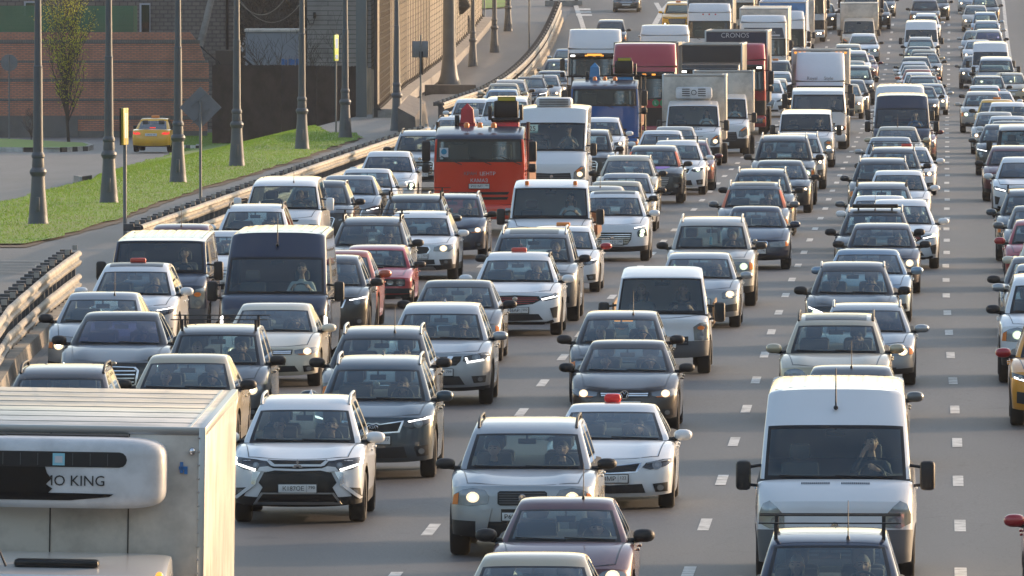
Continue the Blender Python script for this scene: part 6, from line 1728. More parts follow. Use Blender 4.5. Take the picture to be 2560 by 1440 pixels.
# ------------------------------------------------------------------ trees and bushes
mat('bark', (0.075, 0.062, 0.05), .9, vary=.3, vscale=8); mat('leaf_a', (0.56, 0.54, 0.05), .6); mat('leaf_b', (0.44, 0.48, 0.04), .6); mat('leaf_c', (0.62, 0.56, 0.08), .6)
def translucent(*names):
    for n_ in names:
        nt = MATS[n_].node_tree; b = nt.nodes["Principled BSDF"]; t = nt.nodes.new("ShaderNodeBsdfTranslucent"); t.inputs[0].default_value = b.inputs["Base Color"].default_value
        mx = nt.nodes.new("ShaderNodeMixShader"); mx.inputs[0].default_value = .5; o = nt.nodes["Material Output"]
        nt.links.new(b.outputs[0], mx.inputs[1]); nt.links.new(t.outputs[0], mx.inputs[2]); nt.links.new(mx.outputs[0], o.inputs[0])
translucent('leaf_a', 'leaf_b', 'leaf_c', 'blade_a', 'blade_b', 'blade_c')
def plant(name, px, py, hgt, seed, spread, leaves, label, cat, nlimb=9, group=None, dd=None, r0=.09, sub=5, z=None, drift=.18):
    rr = random.Random(seed)
    if dd is None: x, d, z = hit(px, py)
    else: x, d = PX(px, dd), dd
    root = empty(name, (x, d, z)); tw = M(); tips = []
    def grow(p, dr, L_, r_, lev):
        n = 5; pts = [Vector(p)]; rs = [r_]
        for i in range(n):
            q_ = drift if lev == 0 else .16
            dr = (dr + Vector((rr.uniform(-q_, q_), rr.uniform(-q_, q_), rr.uniform(-.04, .14)))).normalized()
            pts.append(pts[-1] + dr*L_/n); rs.append(r_*(1 - .8*(i+1)/n) + .004)
        tw.tube(pts, rs, 'bark', 5 if lev else 8)
        if lev < 3:
            for k in range(sub if lev else nlimb):
                i = rr.randint(1, n); a = rr.uniform(0, 6.28); up = .9 if lev == 0 else .6
                nd = (dr*up + Vector((math.cos(a), math.sin(a), rr.uniform(0, .5)))*spread).normalized()
                grow(pts[i], nd, L_*rr.uniform(.40, .68), rs[i]*.65, lev+1)
        if lev >= 1:
            for q in pts[2:]: tips.append(q)
    for k in range(3 if leaves else 1):
        grow((rr.uniform(-.08, .08), rr.uniform(-.08, .08), 0), Vector((rr.uniform(-.12, .12), rr.uniform(-.12, .12), 1)).normalized(), hgt*.72, r0, 0)
    link('trunk', tw.mesh('trunk', 60), root)
    if leaves:
        lf = M()
        for k in range(leaves):
            q = rr.choice(tips) + Vector((rr.gauss(0, .10), rr.gauss(0, .10), rr.gauss(0, .10)))
            if q.z < hgt*.16: continue
            a = Vector((rr.uniform(-1, 1), rr.uniform(-1, 1), rr.uniform(-1, 1))).normalized()*rr.uniform(.028, .06); b = a.orthogonal().normalized()*a.length*.6
            lf.add([tuple(q-a), tuple(q+b), tuple(q+a), tuple(q-b)], [(0, 1, 2, 3)], rr.choice(['leaf_a', 'leaf_b', 'leaf_c']))
        me = bpy.data.meshes.new('leaves'); me.from_pydata(lf.v, [], lf.f)
        for n_ in lf.names: me.materials.append(MATS[n_])
        me.polygons.foreach_set('material_index', lf.m); me.update(); link('crown', me, root)
    tag(root, label, cat, group); return root
plant('young_tree', 171, 359, 6.4, 24, .23, 4300, 'young tree in fresh yellow green leaf on the kerbed island', 'tree', 12, r0=.06, sub=4, drift=.07)
plant('bare_bush', 80, 352, 1.7, 3, .8, 0, 'small bare shrub on the island left of the young tree', 'bush', 7, r0=.03)
plant('bare_bush', 760, 333, 4.6, 5, .5, 0, 'tall bare shrub rising behind the dark fence by the boarded building', 'bush', 10, dd=588, z=gz, r0=.06)
plant('bare_bush', 700, 333, 5.2, 6, .6, 0, 'bare shrub behind the dark fence in front of the pale shed', 'bush', 10, dd=592, z=gz, r0=.06)
plant('bare_bush', 900, 333, 4.6, 9, .5, 0, 'bare shrub behind the dark fence near its sunlit last sheet', 'bush', 8, dd=585, z=gz, r0=.05)
# dark trees behind the sheds
mat('leaf_dark', (0.030, 0.030, 0.022), .8); mat('leaf_dark2', (0.05, 0.045, 0.035), .8)
for k, (px, seed) in enumerate(((625, 31), (690, 32), (740, 33))):
    dd = 668.0
    rr = random.Random(seed); root = empty('bare_tree', (PX(px, dd), dd, gz)); tw = M()
    def gr(p, dr, L_, r_, lev):
        n = 5; pts = [Vector(p)]; rs = [r_]
        for i in range(n):
            dr = (dr + Vector((rr.uniform(-.2, .2), rr.uniform(-.2, .2), rr.uniform(-.06, .12)))).normalized(); pts.append(pts[-1] + dr*L_/n); rs.append(max(.015, r_*(1-.75*(i+1)/n)))
        tw.tube(pts, rs, 'bark', 5)
        if lev < 4:
            for _ in range(7 if lev == 0 else 5):
                i = rr.randint(1, n); a = rr.uniform(0, 6.28); gr(pts[i], (dr*.6 + Vector((math.cos(a), math.sin(a), rr.uniform(-.2, .5)))*.8).normalized(), L_*rr.uniform(.45, .65), rs[i]*.6, lev+1)
    gr((0, 0, 0), Vector((0, 0, 1)), 8.5, .2, 0); link('trunk', tw.mesh('t', 60), root)
    lf = M()
    for _ in range(2200):
        q = Vector((rr.gauss(0, 1.3), rr.gauss(0, 1.2), rr.uniform(1.2, 9))); a = Vector((rr.uniform(-1, 1), rr.uniform(-1, 1), rr.uniform(-1, 1))).normalized()*rr.uniform(.06, .16); b = a.orthogonal().normalized()*a.length*.5
        lf.add([tuple(q-a), tuple(q+b), tuple(q+a), tuple(q-b)], [(0, 1, 2, 3)], rr.choice(['leaf_dark', 'leaf_dark2']))
    link('crown', lf.mesh('l'), root)
    tag(root, ['dark twiggy tree beside the block-built house', 'dark twiggy tree behind the pale metal shed', 'dark twiggy tree next to the boarded building'][k], 'tree', 'dark trees behind the sheds')
# distant wood and embankment closing the yard behind the houses
mat('far_wood', (0.035, 0.034, 0.028), .95, vary=.5, vscale=.4)
m = M(); rr = random.Random(8)
for k in range(60):
    m.ell((PX(560, 720)+rr.uniform(-10, 14), 715+rr.uniform(-5, 25), gz+rr.uniform(0, 8)), (rr.uniform(.8, 1.8), 1.5, rr.uniform(1, 2.4)), 'far_wood', 9, 6)
rl_ = random.Random(2)
for i in range(len(m.v)): m.v[i] = (m.v[i][0]+rl_.uniform(-.35, .35), m.v[i][1], m.v[i][2]+rl_.uniform(-.35, .35))
tag(link('distant_wood', m.mesh('w', 0)), kind='stuff')
# hanging wires
m = M()
def cat_(a, b, sag, n=14): return [(lerp(a[0], b[0], i/n), lerp(a[1], b[1], i/n), lerp(a[2], b[2], i/n) - sag*4*(i/n)*(1-i/n)) for i in range(n+1)]
m.tube(cat_((PX(600, 600), 600, PZ(5, 600)), (PX(716, 600), 600, PZ(-8, 600)), .75), .025, 'rail_face', 5)
m.tube(cat_((PX(602, 600), 600, PZ(2, 600)), (PX(752, 600), 600, PZ(8, 600)), 1.0), .02, 'rail_face', 5)
tag(link('cable', m.mesh('c')), 'pale cables sagging between the lamp posts above the sheds', 'cable')
# ------------------------------------------------------------------ the traffic
# (body, front style, paint, x, y of the windscreen's top edge at 2560 px, lamps, flags, short description, full label or None)
# flags: r/R rails (bright/dark) b bars a antenna f fin s sunroof t/o taxi sign red/orange D driver P passenger c dark cladding m dark mirrors
#        v violet glass q red glass k dark glass 1 far (fewer parts)
T_ = [
 # --- near, named one by one
 ('suv','shield','white',761,1022,'drl','rfDPc','white SUV','white SUV with chrome X-shaped nose beside the white refrigerated truck'),
 ('suv','tiger','bluegrey',945,921,'drl','rDf','slate blue SUV','slate blue SUV with bright roof rails right behind the white chrome-nosed SUV'),
 ('suvxl','square','silver',1318,1081,'on','RDPm','silver SUV','silver SUV with black square grille and black mirrors behind the maroon car'),
 ('sedan','tiger','white',1532,1027,'off','D','white saloon','white saloon with a red roof dome, right beside the silver SUV'),
 ('old','round','maroon',1415,1271,'on','aDm','maroon car','dusty maroon small car with headlight lit, right in front of the silver SUV'),
 ('old','round','beige',1334,1413,'off','D','beige saloon','beige saloon cut by the bottom edge, in front of the maroon car'),
 ('mpv','swoosh','navy',2075,1361,'off','bBaDP','navy MPV','navy car with roof bars at the bottom edge in front of the big white van'),
 ('sedan','slim','grey',2129,934,'off','a','grey saloon','grey saloon showing only its roof between the beige SUV and the big white van'),
 ('suv','round','beige',2090,811,'drl','RsD','beige SUV','pale beige SUV with ring lights in its headlamps behind the big white van'),
 ('hatch','double','silver',2167,774,'on','rDk','silver SUV','silver SUV with bright rails half hidden behind the pale beige SUV'),
 ('suv','crown','dark',2132,674,'xenon','rDPfm','dark brown SUV','dark brown SUV with lit left lamp behind the pale beige SUV'),
 ('sedan','slim','sblue',2169,634,'off','D','blue grey saloon','blue grey saloon tucked behind the dark brown SUV'),
 ('hatch','round','purpledark',2205,570,'on','DPm','dark hatchback','dark plum hatchback with a bright round headlamp behind the blue grey saloon'),
 ('suv','wave','white',2252,513,'xenon','D','white SUV','white SUV with long bonnet stripe, right of the SUV with the roof light bar'),
 ('suv','rav','dark',2188,536,'off','Lamr','dark SUV','dark SUV carrying a black light bar across its roof'),
 ('sedan','slim','white',2200,500,'off','','white saloon','white saloon roof between the dark SUV with light bar and a grey estate'),
 ('suv','double','grey',2204,471,'off','Rr','grey estate','grey estate with open view through its glass, behind the light-bar SUV'),
 ('hatch','swoosh','white',2246,436,'on','DP','white hatchback','white hatchback with a driver and passenger beside the grey estate'),
 ('suv','double','dark',2206,409,'on','r','dark SUV','dark SUV with pale roof rails and one small lamp behind the white hatchback'),
 ('suv','rav','dark',2233,381,'off','brm','dark SUV with rack','dark SUV with a thin roof rack bar in front of the silver saloon'),
 ('sedan','slim','white',2266,374,'on','t','white taxi','white taxi with red roof sign mostly hidden by the dark SUV with rack'),
 ('sedan','slim','silver',2226,351,'off','','silver saloon','silver saloon just left of the red roof sign'),
 ('sedan','round','beige',2244,324,'off','aD','beige saloon','beige saloon with a tall driver, in front of the maroon SUV'),
 ('suv','bold','darkred',2275,302,'drl','f','maroon SUV','maroon SUV with Z-shaped bright lamps in front of the navy van'),
 ('hatch','round','silver',2322,214,'on','','silver hatchback','silver hatchback with one bright lamp right of the two tall vans'),
 ('sedan','slim','dark',2300,222,'off','m','dark saloon','dark saloon with only its side showing beside the white tall van'),
 ('old','slim','darkred',1413,-999,'off','','',''),
 # --- right edge column
 ('suv','bold','dark',2509,321,'drl','','navy SUV','navy SUV with curved lit lamp left of the black boxy four by four'),
 ('gbox','square','black',2560,326,'off','ma','black box car','black boxy four by four at the right edge, dark glass'),
 ('suv','double','darkred',2533,376,'on','mk','dark red SUV','dark red SUV at the right edge in front of the black boxy car'),
 ('suv','wave','white',2560,405,'drl','Dk','white SUV','white SUV with slim lamps at the right edge in front of the dark red SUV'),
 ('suv','double','bluegrey',2585,489,'off','bR','blue grey SUV','blue grey SUV with roof rack cut by the right edge'),
 ('sedan','slim','grey',2601,526,'off','','grey saloon','grey saloon cut by the right edge behind the red hatchback'),
 ('hatch','round','red',2606,561,'on','','red hatchback','bright red hatchback with lit lamp cut by the right edge'),
 ('hatch','round','cream',2640,606,'off','','cream car','cream coloured car, only its corner showing at the right edge'),
 ('sedan','slim','grey',2610,655,'off','m','grey saloon with black roof pillars','dark grey saloon cut by the right edge behind the white luxury SUV'),
 # --- lane beyond the second dashed line, right-centre
 ('porter','stack','white',1655,692,'off','DPR','white flatbed pickup','white forward-cab pickup with amber indicator, driver in a red shirt'),
 ('hatch','double','dark',1553,796,'off','aDPm','dark hatchback','dark hatchback with orange brake light seen through its windscreen, behind the brown saloon'),
 ('sedan','slim','brown',1569,868,'on','DPm','brown saloon','glossy dark brown saloon with round chrome badge behind the white saloon'),
 ('hatch','sport','silver',1748,645,'on','D','silver hatchback','silver hatchback with a bright headlamp half hidden by the white pickup'),
 ('suvxl','double','lightgrey',1780,562,'xenon','rDm','pearl grey SUV','pearl grey SUV with a blue charm hanging behind its windscreen'),
 ('old','double','navy',1890,527,'off','D','navy saloon','navy older saloon with boxed grille right of the pearl grey SUV'),
 ('suv','double','grey',1886,471,'off','rDsO','grey SUV with orange pillars','grey SUV with orange windscreen pillars behind the navy older saloon'),
 ('suv','double','dark',1904,437,'off','rm','dark SUV','dark SUV with bright rails behind the SUV with orange pillars'),
 ('suv','trap','black',1950,411,'on','Dm','black SUV','black SUV with a small bright fog lamp behind the dark railed SUV'),
 ('suvxl','double','dark',1960,352,'xenon','rDPm','charcoal SUV','large charcoal SUV with lit square lamps in front of the white van'),
 ('suv','rav','silver',1994,345,'off','r','silver SUV','silver SUV showing only its side beside the large charcoal SUV'),
 ('transit','stack','white',2015,284,'off','D','white van','white van with a blue card on its dashboard and black grille'),
 ('sedan','slim','beige',2028,265,'off','m','beige saloon','beige saloon roof directly behind the white van with blue card'),
 ('suv','trap','white',1915,207,'on','','white SUV','white SUV with a round lit lamp left of the box truck with roof lamps'),
 ('sedan','slim','white',1944,184,'xenon','D','white saloon','white saloon with greenish lit lamp left of the box truck with roof lamps'),
 ('suv','rav','beige',1930,204,'on','','beige SUV','beige SUV squeezed between two white cars left of the box truck'),
 ('suvxl','double','dark',1938,158,'off','o','dark SUV with amber roof lamp','dark SUV with an amber roof lamp behind the white saloon'),
 ('suvxl','trap','dark',2136,171,'on','','black pickup','black wide SUV with lit lamps right of the box truck with roof lamps'),
 ('sedan','slim','cream',2130,156,'off','','cream taxi','cream taxi roof behind the black wide SUV'),
 ('suv','double','white',2135,133,'off','','white SUV','white SUV behind the cream taxi roof'),
 ('suv','double','beige',2120,117,'off','','beige SUV','beige SUV in front of the small box truck with rounded wind deflector'),
 ('sedan','slim','darkred',2153,141,'on','','dark red saloon','dark red saloon with amber tinted lamp right of a white SUV'),
 ('suv','tiger','grey',2126,206,'xenon','m','grey SUV','grey SUV with yellowish lit lamps against the side of the box truck'),
 ('sedan','slim','beige',2112,216,'off','m','beige saloon','beige saloon squeezed between the box truck and a grey SUV'),
 ('suv','double','white',2158,90,'xenon','m','white SUV','white SUV with a yellow tag on its windscreen below the small box truck'),
 ('sedan','slim','dark',2206,-14,'xenon','','dark saloon','dark saloon at the top edge with greenish lit lamp'),
 ('suv','trap','black',2190,10,'off','','black SUV','black SUV beside the tall box truck near the top edge'),
 ('hatch','round','dark',2057,14,'on','','dark hatchback','dark hatchback with warm lit lamp right of the white tall truck at top'),
 # --- middle left group
 ('suv','rav','white',1500,304,'on','D','white SUV','white SUV with angular nose in front of the blue lorry'),
 ('suvxl','crown','black',1462,336,'off','m','black SUV','black SUV between the white minibus and the white angular SUV'),
 ('suv','crown','beige',1571,400,'on','rDm','grey beige SUV','grey beige SUV with bright rails left of the car with a purple bonnet patch'),
 ('sedan','slim','silver',1565,443,'on','m','silver saloon','silver saloon directly in front of the grey beige railed SUV'),
 ('sedan','slim','beige',1541,463,'on','m','beige saloon','beige saloon between the silver saloon and the white SUV with bold grille'),
 ('old','round','lightgrey',1500,476,'off','a','pale old saloon','pale saloon roof with an antenna behind the white recovery van'),
 ('suv','chery','dark',1634,376,'drl','cOVDm','black SUV with orange pillars','black SUV with orange pillars and a purple patch on its bonnet'),
 ('suv','tiger','white',1692,362,'xenon','b','white SUV','white SUV with dark roof bar between the black SUV and the red car'),
 ('suv','double','darkred',1716,361,'off','r','dark red SUV','dark red hatchback right of the white SUV with roof bar'),
 ('sedan','round','white',1655,334,'off','','white saloon','white saloon behind the black SUV with orange pillars'),
 ('sedan','slim','lightgrey',1687,324,'off','','grey saloon','light grey saloon in front of the white delivery truck with cooling unit'),
 ('suv','tiger','white',1806,278,'on','cDO','white taxi with orange pillars','white SUV taxi with orange pillars right of the white delivery truck'),
 ('suv','bold','white',1536,492,'xenon','sDP','white SUV','white SUV with bold barred grille right of the white recovery van'),
 ('hatch','tiger','white',1405,577,'drl','tDpM','white crossover','white crossover with red mirrors and orange roof sign behind the grey SUV'),
 ('suvxl','round','grey',1334,592,'off','rsDm','grey SUV','grey SUV with large sunroof and black mirrors behind the white coupe-nosed SUV'),
 ('suv','wave','white',1295,648,'drl','DtR','white SUV with red roof sign','white SUV with red taxi sign and black mesh grille behind the silver SUV'),
 ('sedan','double','grey',1145,715,'off','DPm','grey saloon','grey saloon with two people, left of the white SUV with red roof sign'),
 ('suv','vgrille','silver',1103,782,'drl','DPf','silver SUV','silver SUV with V-shaped chrome nose in front of the grey saloon'),
 ('suv','double','dark',954,844,'off','raDm','dark SUV','dark SUV directly behind the slate blue SUV'),
 ('sedan','slim','cream',687,773,'on','DP','cream saloon','cream saloon with lit lamp and round badge in front of the navy van'),
 ('mpv','round','grey',545,834,'on','BDPm','grey MPV','grey MPV with black roof bars in front of the cream saloon'),
 ('sedan','double','beige',469,905,'off','DPm','grey beige saloon','grey beige saloon showing its windscreen above the refrigerated truck'),
 ('suv','double','brown',152,943,'off','R','brown car','brown car with ribbed roof behind the white refrigerated truck at left'),
 ('lux','crown','black',303,797,'drl','Dvm','black limousine','black limousine with blue tinted windscreen and barred chrome grille'),
 ('sedan','double','silver',256,747,'on','aDm','silver saloon','silver saloon behind the black limousine, closest to the guardrail'),
 ('suv','tiger','white',338,677,'drl','stD','white taxi','white SUV taxi with red roof sign and amber lamp, left of the two navy vans'),
 ('suv','tiger','black',818,656,'drl','m','black SUV','black SUV with vertical light strips right of the tall navy van'),
 ('sedan','slim','orange',846,640,'off','','copper saloon','copper coloured saloon behind the black SUV'),
 ('boxy','twin','red',941,624,'off','Dm','red hatchback','old boxy red hatchback with four round lamps'),
 ('suv','square','grey',928,561,'off','BrDm','grey SUV','grey SUV with black roof bars behind the old red hatchback'),
 ('suv','yeti','white',1050,543,'on','RD','white SUV','white SUV with upright nose and thick rails behind the old red hatchback'),
 ('suv','rav','dark',1037,503,'off','BRD','dark grey SUV','dark grey SUV with long roof bars behind the white upright-nosed SUV'),
 ('mpv','slim','navy',1131,495,'on','rDm','navy MPV','navy MPV with a lit lamp in front of the red lorry'),
 ('sedan','slim','white',566,590,'off','','white saloon','white saloon half hidden between the two navy vans'),
 ('suv','double','white',638,527,'off','RfD','white SUV','white SUV behind the tall navy van, in front of the white van'),
 ('minivan','t5','white',712,463,'off','aD','white minivan','white van with small side lamp behind the white SUV at left'),
 ('hatch','double','darkred',452,572,'off','a','dark red car','dark red car showing just its roof behind the low navy van'),
 ('suv','trap','dark',800,465,'on','rDm','dark grey SUV','dark grey SUV with a warm lit lamp right of the white van'),
 ('sedan','trap','silver',874,447,'drl','D','silver saloon','silver saloon with wide framed grille in front of another white saloon'),
 ('sedan','trap','white',918,430,'off','D','white saloon','white saloon behind the silver saloon, close to the guardrail'),
 ('suv','bold','white',972,390,'xenon','Dk','white luxury SUV','white luxury SUV with four-point lit lamps left of the red lorry'),
 ('suvxl','crown','silver',1056,338,'off','mR','silver luxury SUV','silver luxury SUV with black grille bars just left of the red lorry'),
 ('sedan','slim','white',1140,299,'off','R','white car','white car with a roof lamp near the end block, behind the silver luxury SUV'),
 ('suv','double','white',1181,256,'off','','white SUV','white SUV by the guardrail left of the lorry crane'),
 ('minivan','t5','white',1266,253,'off','','white van','white van behind the crane seat of the red lorry'),
 ('hatch','round','sblue',1256,229,'off','','blue grey car','blue grey car behind the white van with two headrests showing'),
 ('sedan','slim','beige',1258,214,'off','','beige saloon','beige saloon roof right behind the blue grey car'),
 ('suv','trap','lightgrey',1275,206,'off','rm','light grey SUV','light grey SUV by the far guardrail behind the beige roof'),
 ('sedan','tiger','dark',1325,197,'drl','bm','dark saloon','dark saloon with one long bright light strip, far left lane'),
 ('sedan','slim','silver',1360,193,'on','','silver saloon','silver saloon with warm round lamp next to the dark saloon with light strip'),
 ('hatch','slim','navy',1379,182,'off','','navy hatchback','navy hatchback with reflective windscreen behind the silver saloon at far left'),
 ('suv','double','grey',1399,154,'off','','grey SUV','grey SUV beside the white tractor unit with orange roof sign'),
 ('sedan','slim','sblue',1418,127,'off','','blue grey saloon','blue grey saloon peeking left of the white tractor unit'),
 ('hatch','double','darkred',1379,248,'off','','faded red car','faded red car roof between the white van and the blue lorry'),
 ('suvxl','square','dark',1527,56,'off','mk','dark SUV','dark SUV with pale roof coming down the ramp alone'),
 ('suvxl','chery','yellow',1695,12,'on','o','yellow taxi','yellow taxi with black grille at the top, left of the white tractor unit'),
 ('sedan','slim','silver',1692,66,'off','','silver saloon','silver saloon directly in front of the yellow taxi'),
 ('suv','double','silver',1645,73,'off','R','silver SUV','silver SUV left of a silver saloon below the ramp gore'),
 ('sedan','slim','dark',1568,-26,'off','m','dark car','dark car at the very top edge on the ramp, only its bumper showing'),
 # --- lane between the two right dashed lines, far part
 ('hatch','slim','dark',2308,195,'off','mr','dark hatchback','dark hatchback behind the silver hatchback with bright lamp'),
 ('hatch','round','white',2297,186,'off','','white hatchback','white hatchback just behind the dark hatchback'),
 ('sedan','slim','orange',2294,178,'off','','orange saloon','orange tinted saloon roof in the tightly packed column'),
 ('sedan','slim','lightgrey',2290,168,'off','','grey saloon','pale grey saloon roof behind the orange tinted saloon'),
 ('sedan','slim','white',2285,159,'off','','white saloon','white saloon roof behind a pale grey saloon roof'),
 ('suv','double','dark',2289,149,'off','b','dark SUV','dark SUV with a roof rack in the tightly packed column'),
 ('sedan','slim','grey',2313,138,'on','m','grey saloon','grey saloon with lit lamp right of the dark SUV with rack'),
 ('sedan','slim','beige',2309,129,'off','','beige saloon','beige saloon roof behind the grey saloon with lit lamp'),
 ('sedan','slim','dark',2298,121,'off','','dark saloon','dark saloon in front of the grey saloon below the far white van'),
 ('suv','double','lightgrey',2301,99,'on','rm','light grey SUV','light grey SUV directly in front of the far white van'),
 ('suv','rav','white',2315,40,'off','R','white SUV','white SUV right behind the far white van'),
 ('suvxl','square','dark',2312,4,'xenon','mk','dark SUV','dark SUV with reflective windscreen near the top edge'),
 ('suv','tiger','black',2338,-12,'xenon','m','black SUV','black SUV with greenish lamp at the top edge right of another dark SUV'),
 # --- far right lane
 ('sedan','slim','lightgrey',2487,287,'on','Dm','light grey saloon','light grey saloon with lit lamp in front of the yellow roofed taxi'),
 ('sedan','slim','white',2520,297,'off','','white saloon','white saloon with long roof behind the dark roofed car at the right edge'),
 ('sedan','slim','grey',2527,309,'off','','grey saloon','grey saloon directly behind the black boxy car'),
 ('suv','double','white',2520,265,'off','','white SUV','white SUV in front of the yellow roofed taxi, right edge'),
 ('sedan','slim','taxi','2492',255,'off','om','yellow taxi','yellow roofed taxi with roof sign in the far right lane'),
 ('sedan','tiger','white',2489,233,'off','','white saloon','white saloon directly behind the yellow roofed taxi'),
 ('suv','double','lightgrey',2456,237,'xenon','','light grey SUV','light grey SUV with a green lit lamp left of the white saloon'),
 ('hatch','swoosh','white',2461,219,'off','mO','white car with red pillars','white car with red pillars and dark mirrors, far right lane'),
 ('mpv','double','dark',2470,195,'off','bm','dark MPV','dark MPV with greenish windscreen behind the white car with red pillars'),
 ('hatch','slim','beige',2524,187,'off','m','beige hatchback','beige hatchback right of the dark MPV'),
 ('sedan','slim','lightgrey',2478,168,'off','qm','grey saloon with reddish glass','grey saloon with a reddish windscreen, far right lane'),
 ('minivan','t5','silver',2490,151,'on','m','silver minivan','silver minivan with a flaring lit lamp behind the reddish glass saloon'),
 ('suv','tiger','grey',2441,146,'on','','grey SUV','grey SUV with lit lamp left of the far right white van'),
 ('sedan','slim','white',2445,104,'on','','white saloon','white saloon behind the far right white van'),
 ('suv','double','lightgrey',2471,80,'off','vm','grey SUV with violet glass','grey SUV with violet windscreen behind the far right white van'),
 ('sedan','slim','silver',2440,81,'off','','silver saloon','silver saloon left of the SUV with violet windscreen'),
 ('suv','double','silver',2466,58,'off','r','silver SUV','silver SUV behind the SUV with violet windscreen'),
 ('suv','double','sblue',2463,37,'off','r','blue SUV','light blue SUV behind the silver railed SUV'),
 ('sedan','round','lightgrey',2439,18,'on','','light grey saloon','light grey saloon with one round lit lamp near the top right'),
 ('suv','double','dark',2461,-3,'drl','m','dark SUV','dark SUV with wide lit lamp at the top right edge'),
 ('sedan','slim','silver',2430,-22,'off','','silver saloon','silver saloon at the very top of the far right lane'),
]
GR = {(761,1022):1305,(945,921):1194,(1532,1027):1270,(1103,782):1010,(1295,648):837,(1536,492):652,(687,773):965,(1131,495):645,(941,624):765,(1050,543):697,(1748,645):818,(1655,692):932,(1569,868):1078,(1716,361):470,(1950,411):530,(2015,284):418,(2322,214):287,(1405,577):730,(1318,1081):1388,(2167,774):962,(1960,352):512,(2205,570):733,(1780,562):765,(1634,376):508,(2533,376):503}
cloths = ['cloth_dark', 'cloth_grey', 'cloth_blue', 'cloth_dark', 'cloth_white', 'cloth_grey']
rp = random.Random(99)
SP = {}
def car(t):
    kind, style, col, x, y, lamps, fl, short, label = t
    car.n = getattr(car, 'n', 0) + 1
    if kind == 'suv' and style in ('wave', 'bold', 'trap', 'crown') or (kind == 'suv' and style == 'tiger' and car.n > 6): kind = 'suvc'
    if kind == 'sedan' and (style in ('trap', 'tiger') or car.n % 3 == 0): kind = 'fast'
    if lamps == 'off' and y < 500 and rp.random() < .38: lamps = 'on'
    x = float(x)
    g = 'glass_violet' if 'v' in fl else ('glass_red' if 'q' in fl else ('glass_dark' if 'k' in fl else 'glass'))
    H_, yt_ = BODY[kind][9], BODY[kind][8]
    d = solve_d(y, H_, yt_)
    A = car_archetype(kind, style, 'c' in fl, g, 2 if d < 520 else 1)
    over = {}
    if 'm' in fl: over['MIR'] = 'black_plastic'
    if 'O' in fl: over['PIL'] = 'pillar_orange'
    if 'M' in fl: over['MIR'] = 'paint_red'
    sc = (rp.uniform(.975, 1.025), rp.uniform(.95, 1.05), rp.uniform(.975, 1.03)) if d > 200 else (1, 1, 1)
    g_ = GR.get((int(x), y))
    if g_:
        d = solve_d(g_, 0, .9); need = H - zr(d+yt_) - (y - C0)*(d+yt_)/FX; q = max(.90, min(1.10, need/H_)); sc = (sc[0], sc[1], q)
    d = solve_d(y, H_*sc[2], yt_)
    s = place({'sedan': 'saloon_car', 'fast': 'saloon_car', 'suvc': 'suv', 'lux': 'saloon_car', 'old': 'saloon_car', 'boxy': 'hatchback_car', 'hatch': 'hatchback_car', 'mpv': 'estate_car', 'suv': 'suv', 'suvxl': 'suv', 'gbox': 'suv', 'minivan': 'van', 'transit': 'van', 'cargo': 'van', 'porter': 'pickup_truck'}[kind],
              A, x, y, col, 'roof', lamps, label, 'van' if kind in ('minivan', 'transit', 'cargo') else ('pickup' if kind == 'porter' else 'car'), 'vehicles in the traffic queue', over=over, d=d, yaw=rp.uniform(-.004, .004), scl=sc)
    s.short = short; SP[label] = s
    if 'r' in fl: rails(s)
    if 'R' in fl and kind not in ('porter',): rails(s, 'black_plastic')
    if 'b' in fl and 'B' not in fl: bars(s, (.5,))
    if 'B' in fl: bars(s, (.25, 1.10) if 'b' not in fl else (.25, 1.1, 1.45), 1.18, .15)
    if 'a' in fl: antenna(s, rp.uniform(.1, .3), rp.choice([0, 0, .2]), .42)
    if 'f' in fl: fin(s)
    if 's' in fl: sunroof(s)
    if 't' in fl and 'p' not in fl: taxi_sign(s, 'taxi_red')
    if 'p' in fl: taxi_sign(s, 'taxi_orange')
    if 'o' in fl: taxi_sign(s, 'taxi_orange')
    if 'L' in fl:
        m = M(); yy = A['yt']+.3; z = roof_at(A, 0, yy); m.box(-.52, .52, yy-.05, yy+.05, z+.04, z+.13, 'gloss_black', .02); m.box(-.4, -.36, yy-.02, yy+.02, z-.01, z+.05, 'black_plastic'); m.box(.36, .4, yy-.02, yy+.02, z-.01, z+.05, 'black_plastic')
        link('light_bar', m.mesh('lb'), s.root)
    if 'V' in fl:
        m = M(); vs = []
        for k in range(12):
            a = 2*math.pi*k/12; px_, py_ = .25 + .26*math.cos(a), .75 + .22*math.sin(a)
            h = A['bb'][0].ray_cast(Vector((px_, py_, 5)), Vector((0, 0, -1))); vs.append((px_, py_, h[0].z + .006))
        m.add(vs, [tuple(range(12))], 'purple'); link('bonnet_patch', m.mesh('bp'), s.root)
    if 'D' in fl and d < 430:
        sit(s, 'driver', 1, rp.choice(cloths), rp.choice(['hair_dark', 'hair_dark', 'hair_fair', 'hair_grey']), rp.choice(['short', 'short', 'long']), 'driver of ' + label)
    if 'P' in fl and d < 360:
        sit(s, 'pass', -1, rp.choice(cloths), rp.choice(['hair_dark', 'hair_fair', 'hair_grey']), rp.choice(['short', 'long']), 'passenger in ' + label)
    return s
mat('pillar_orange', (.62, .16, .07), .4)
for t in T_:
    if t[4] == -999: continue
    car(t)
def by(frag):
    r = [s for l, s in SP.items() if frag in l]
    return r[0]
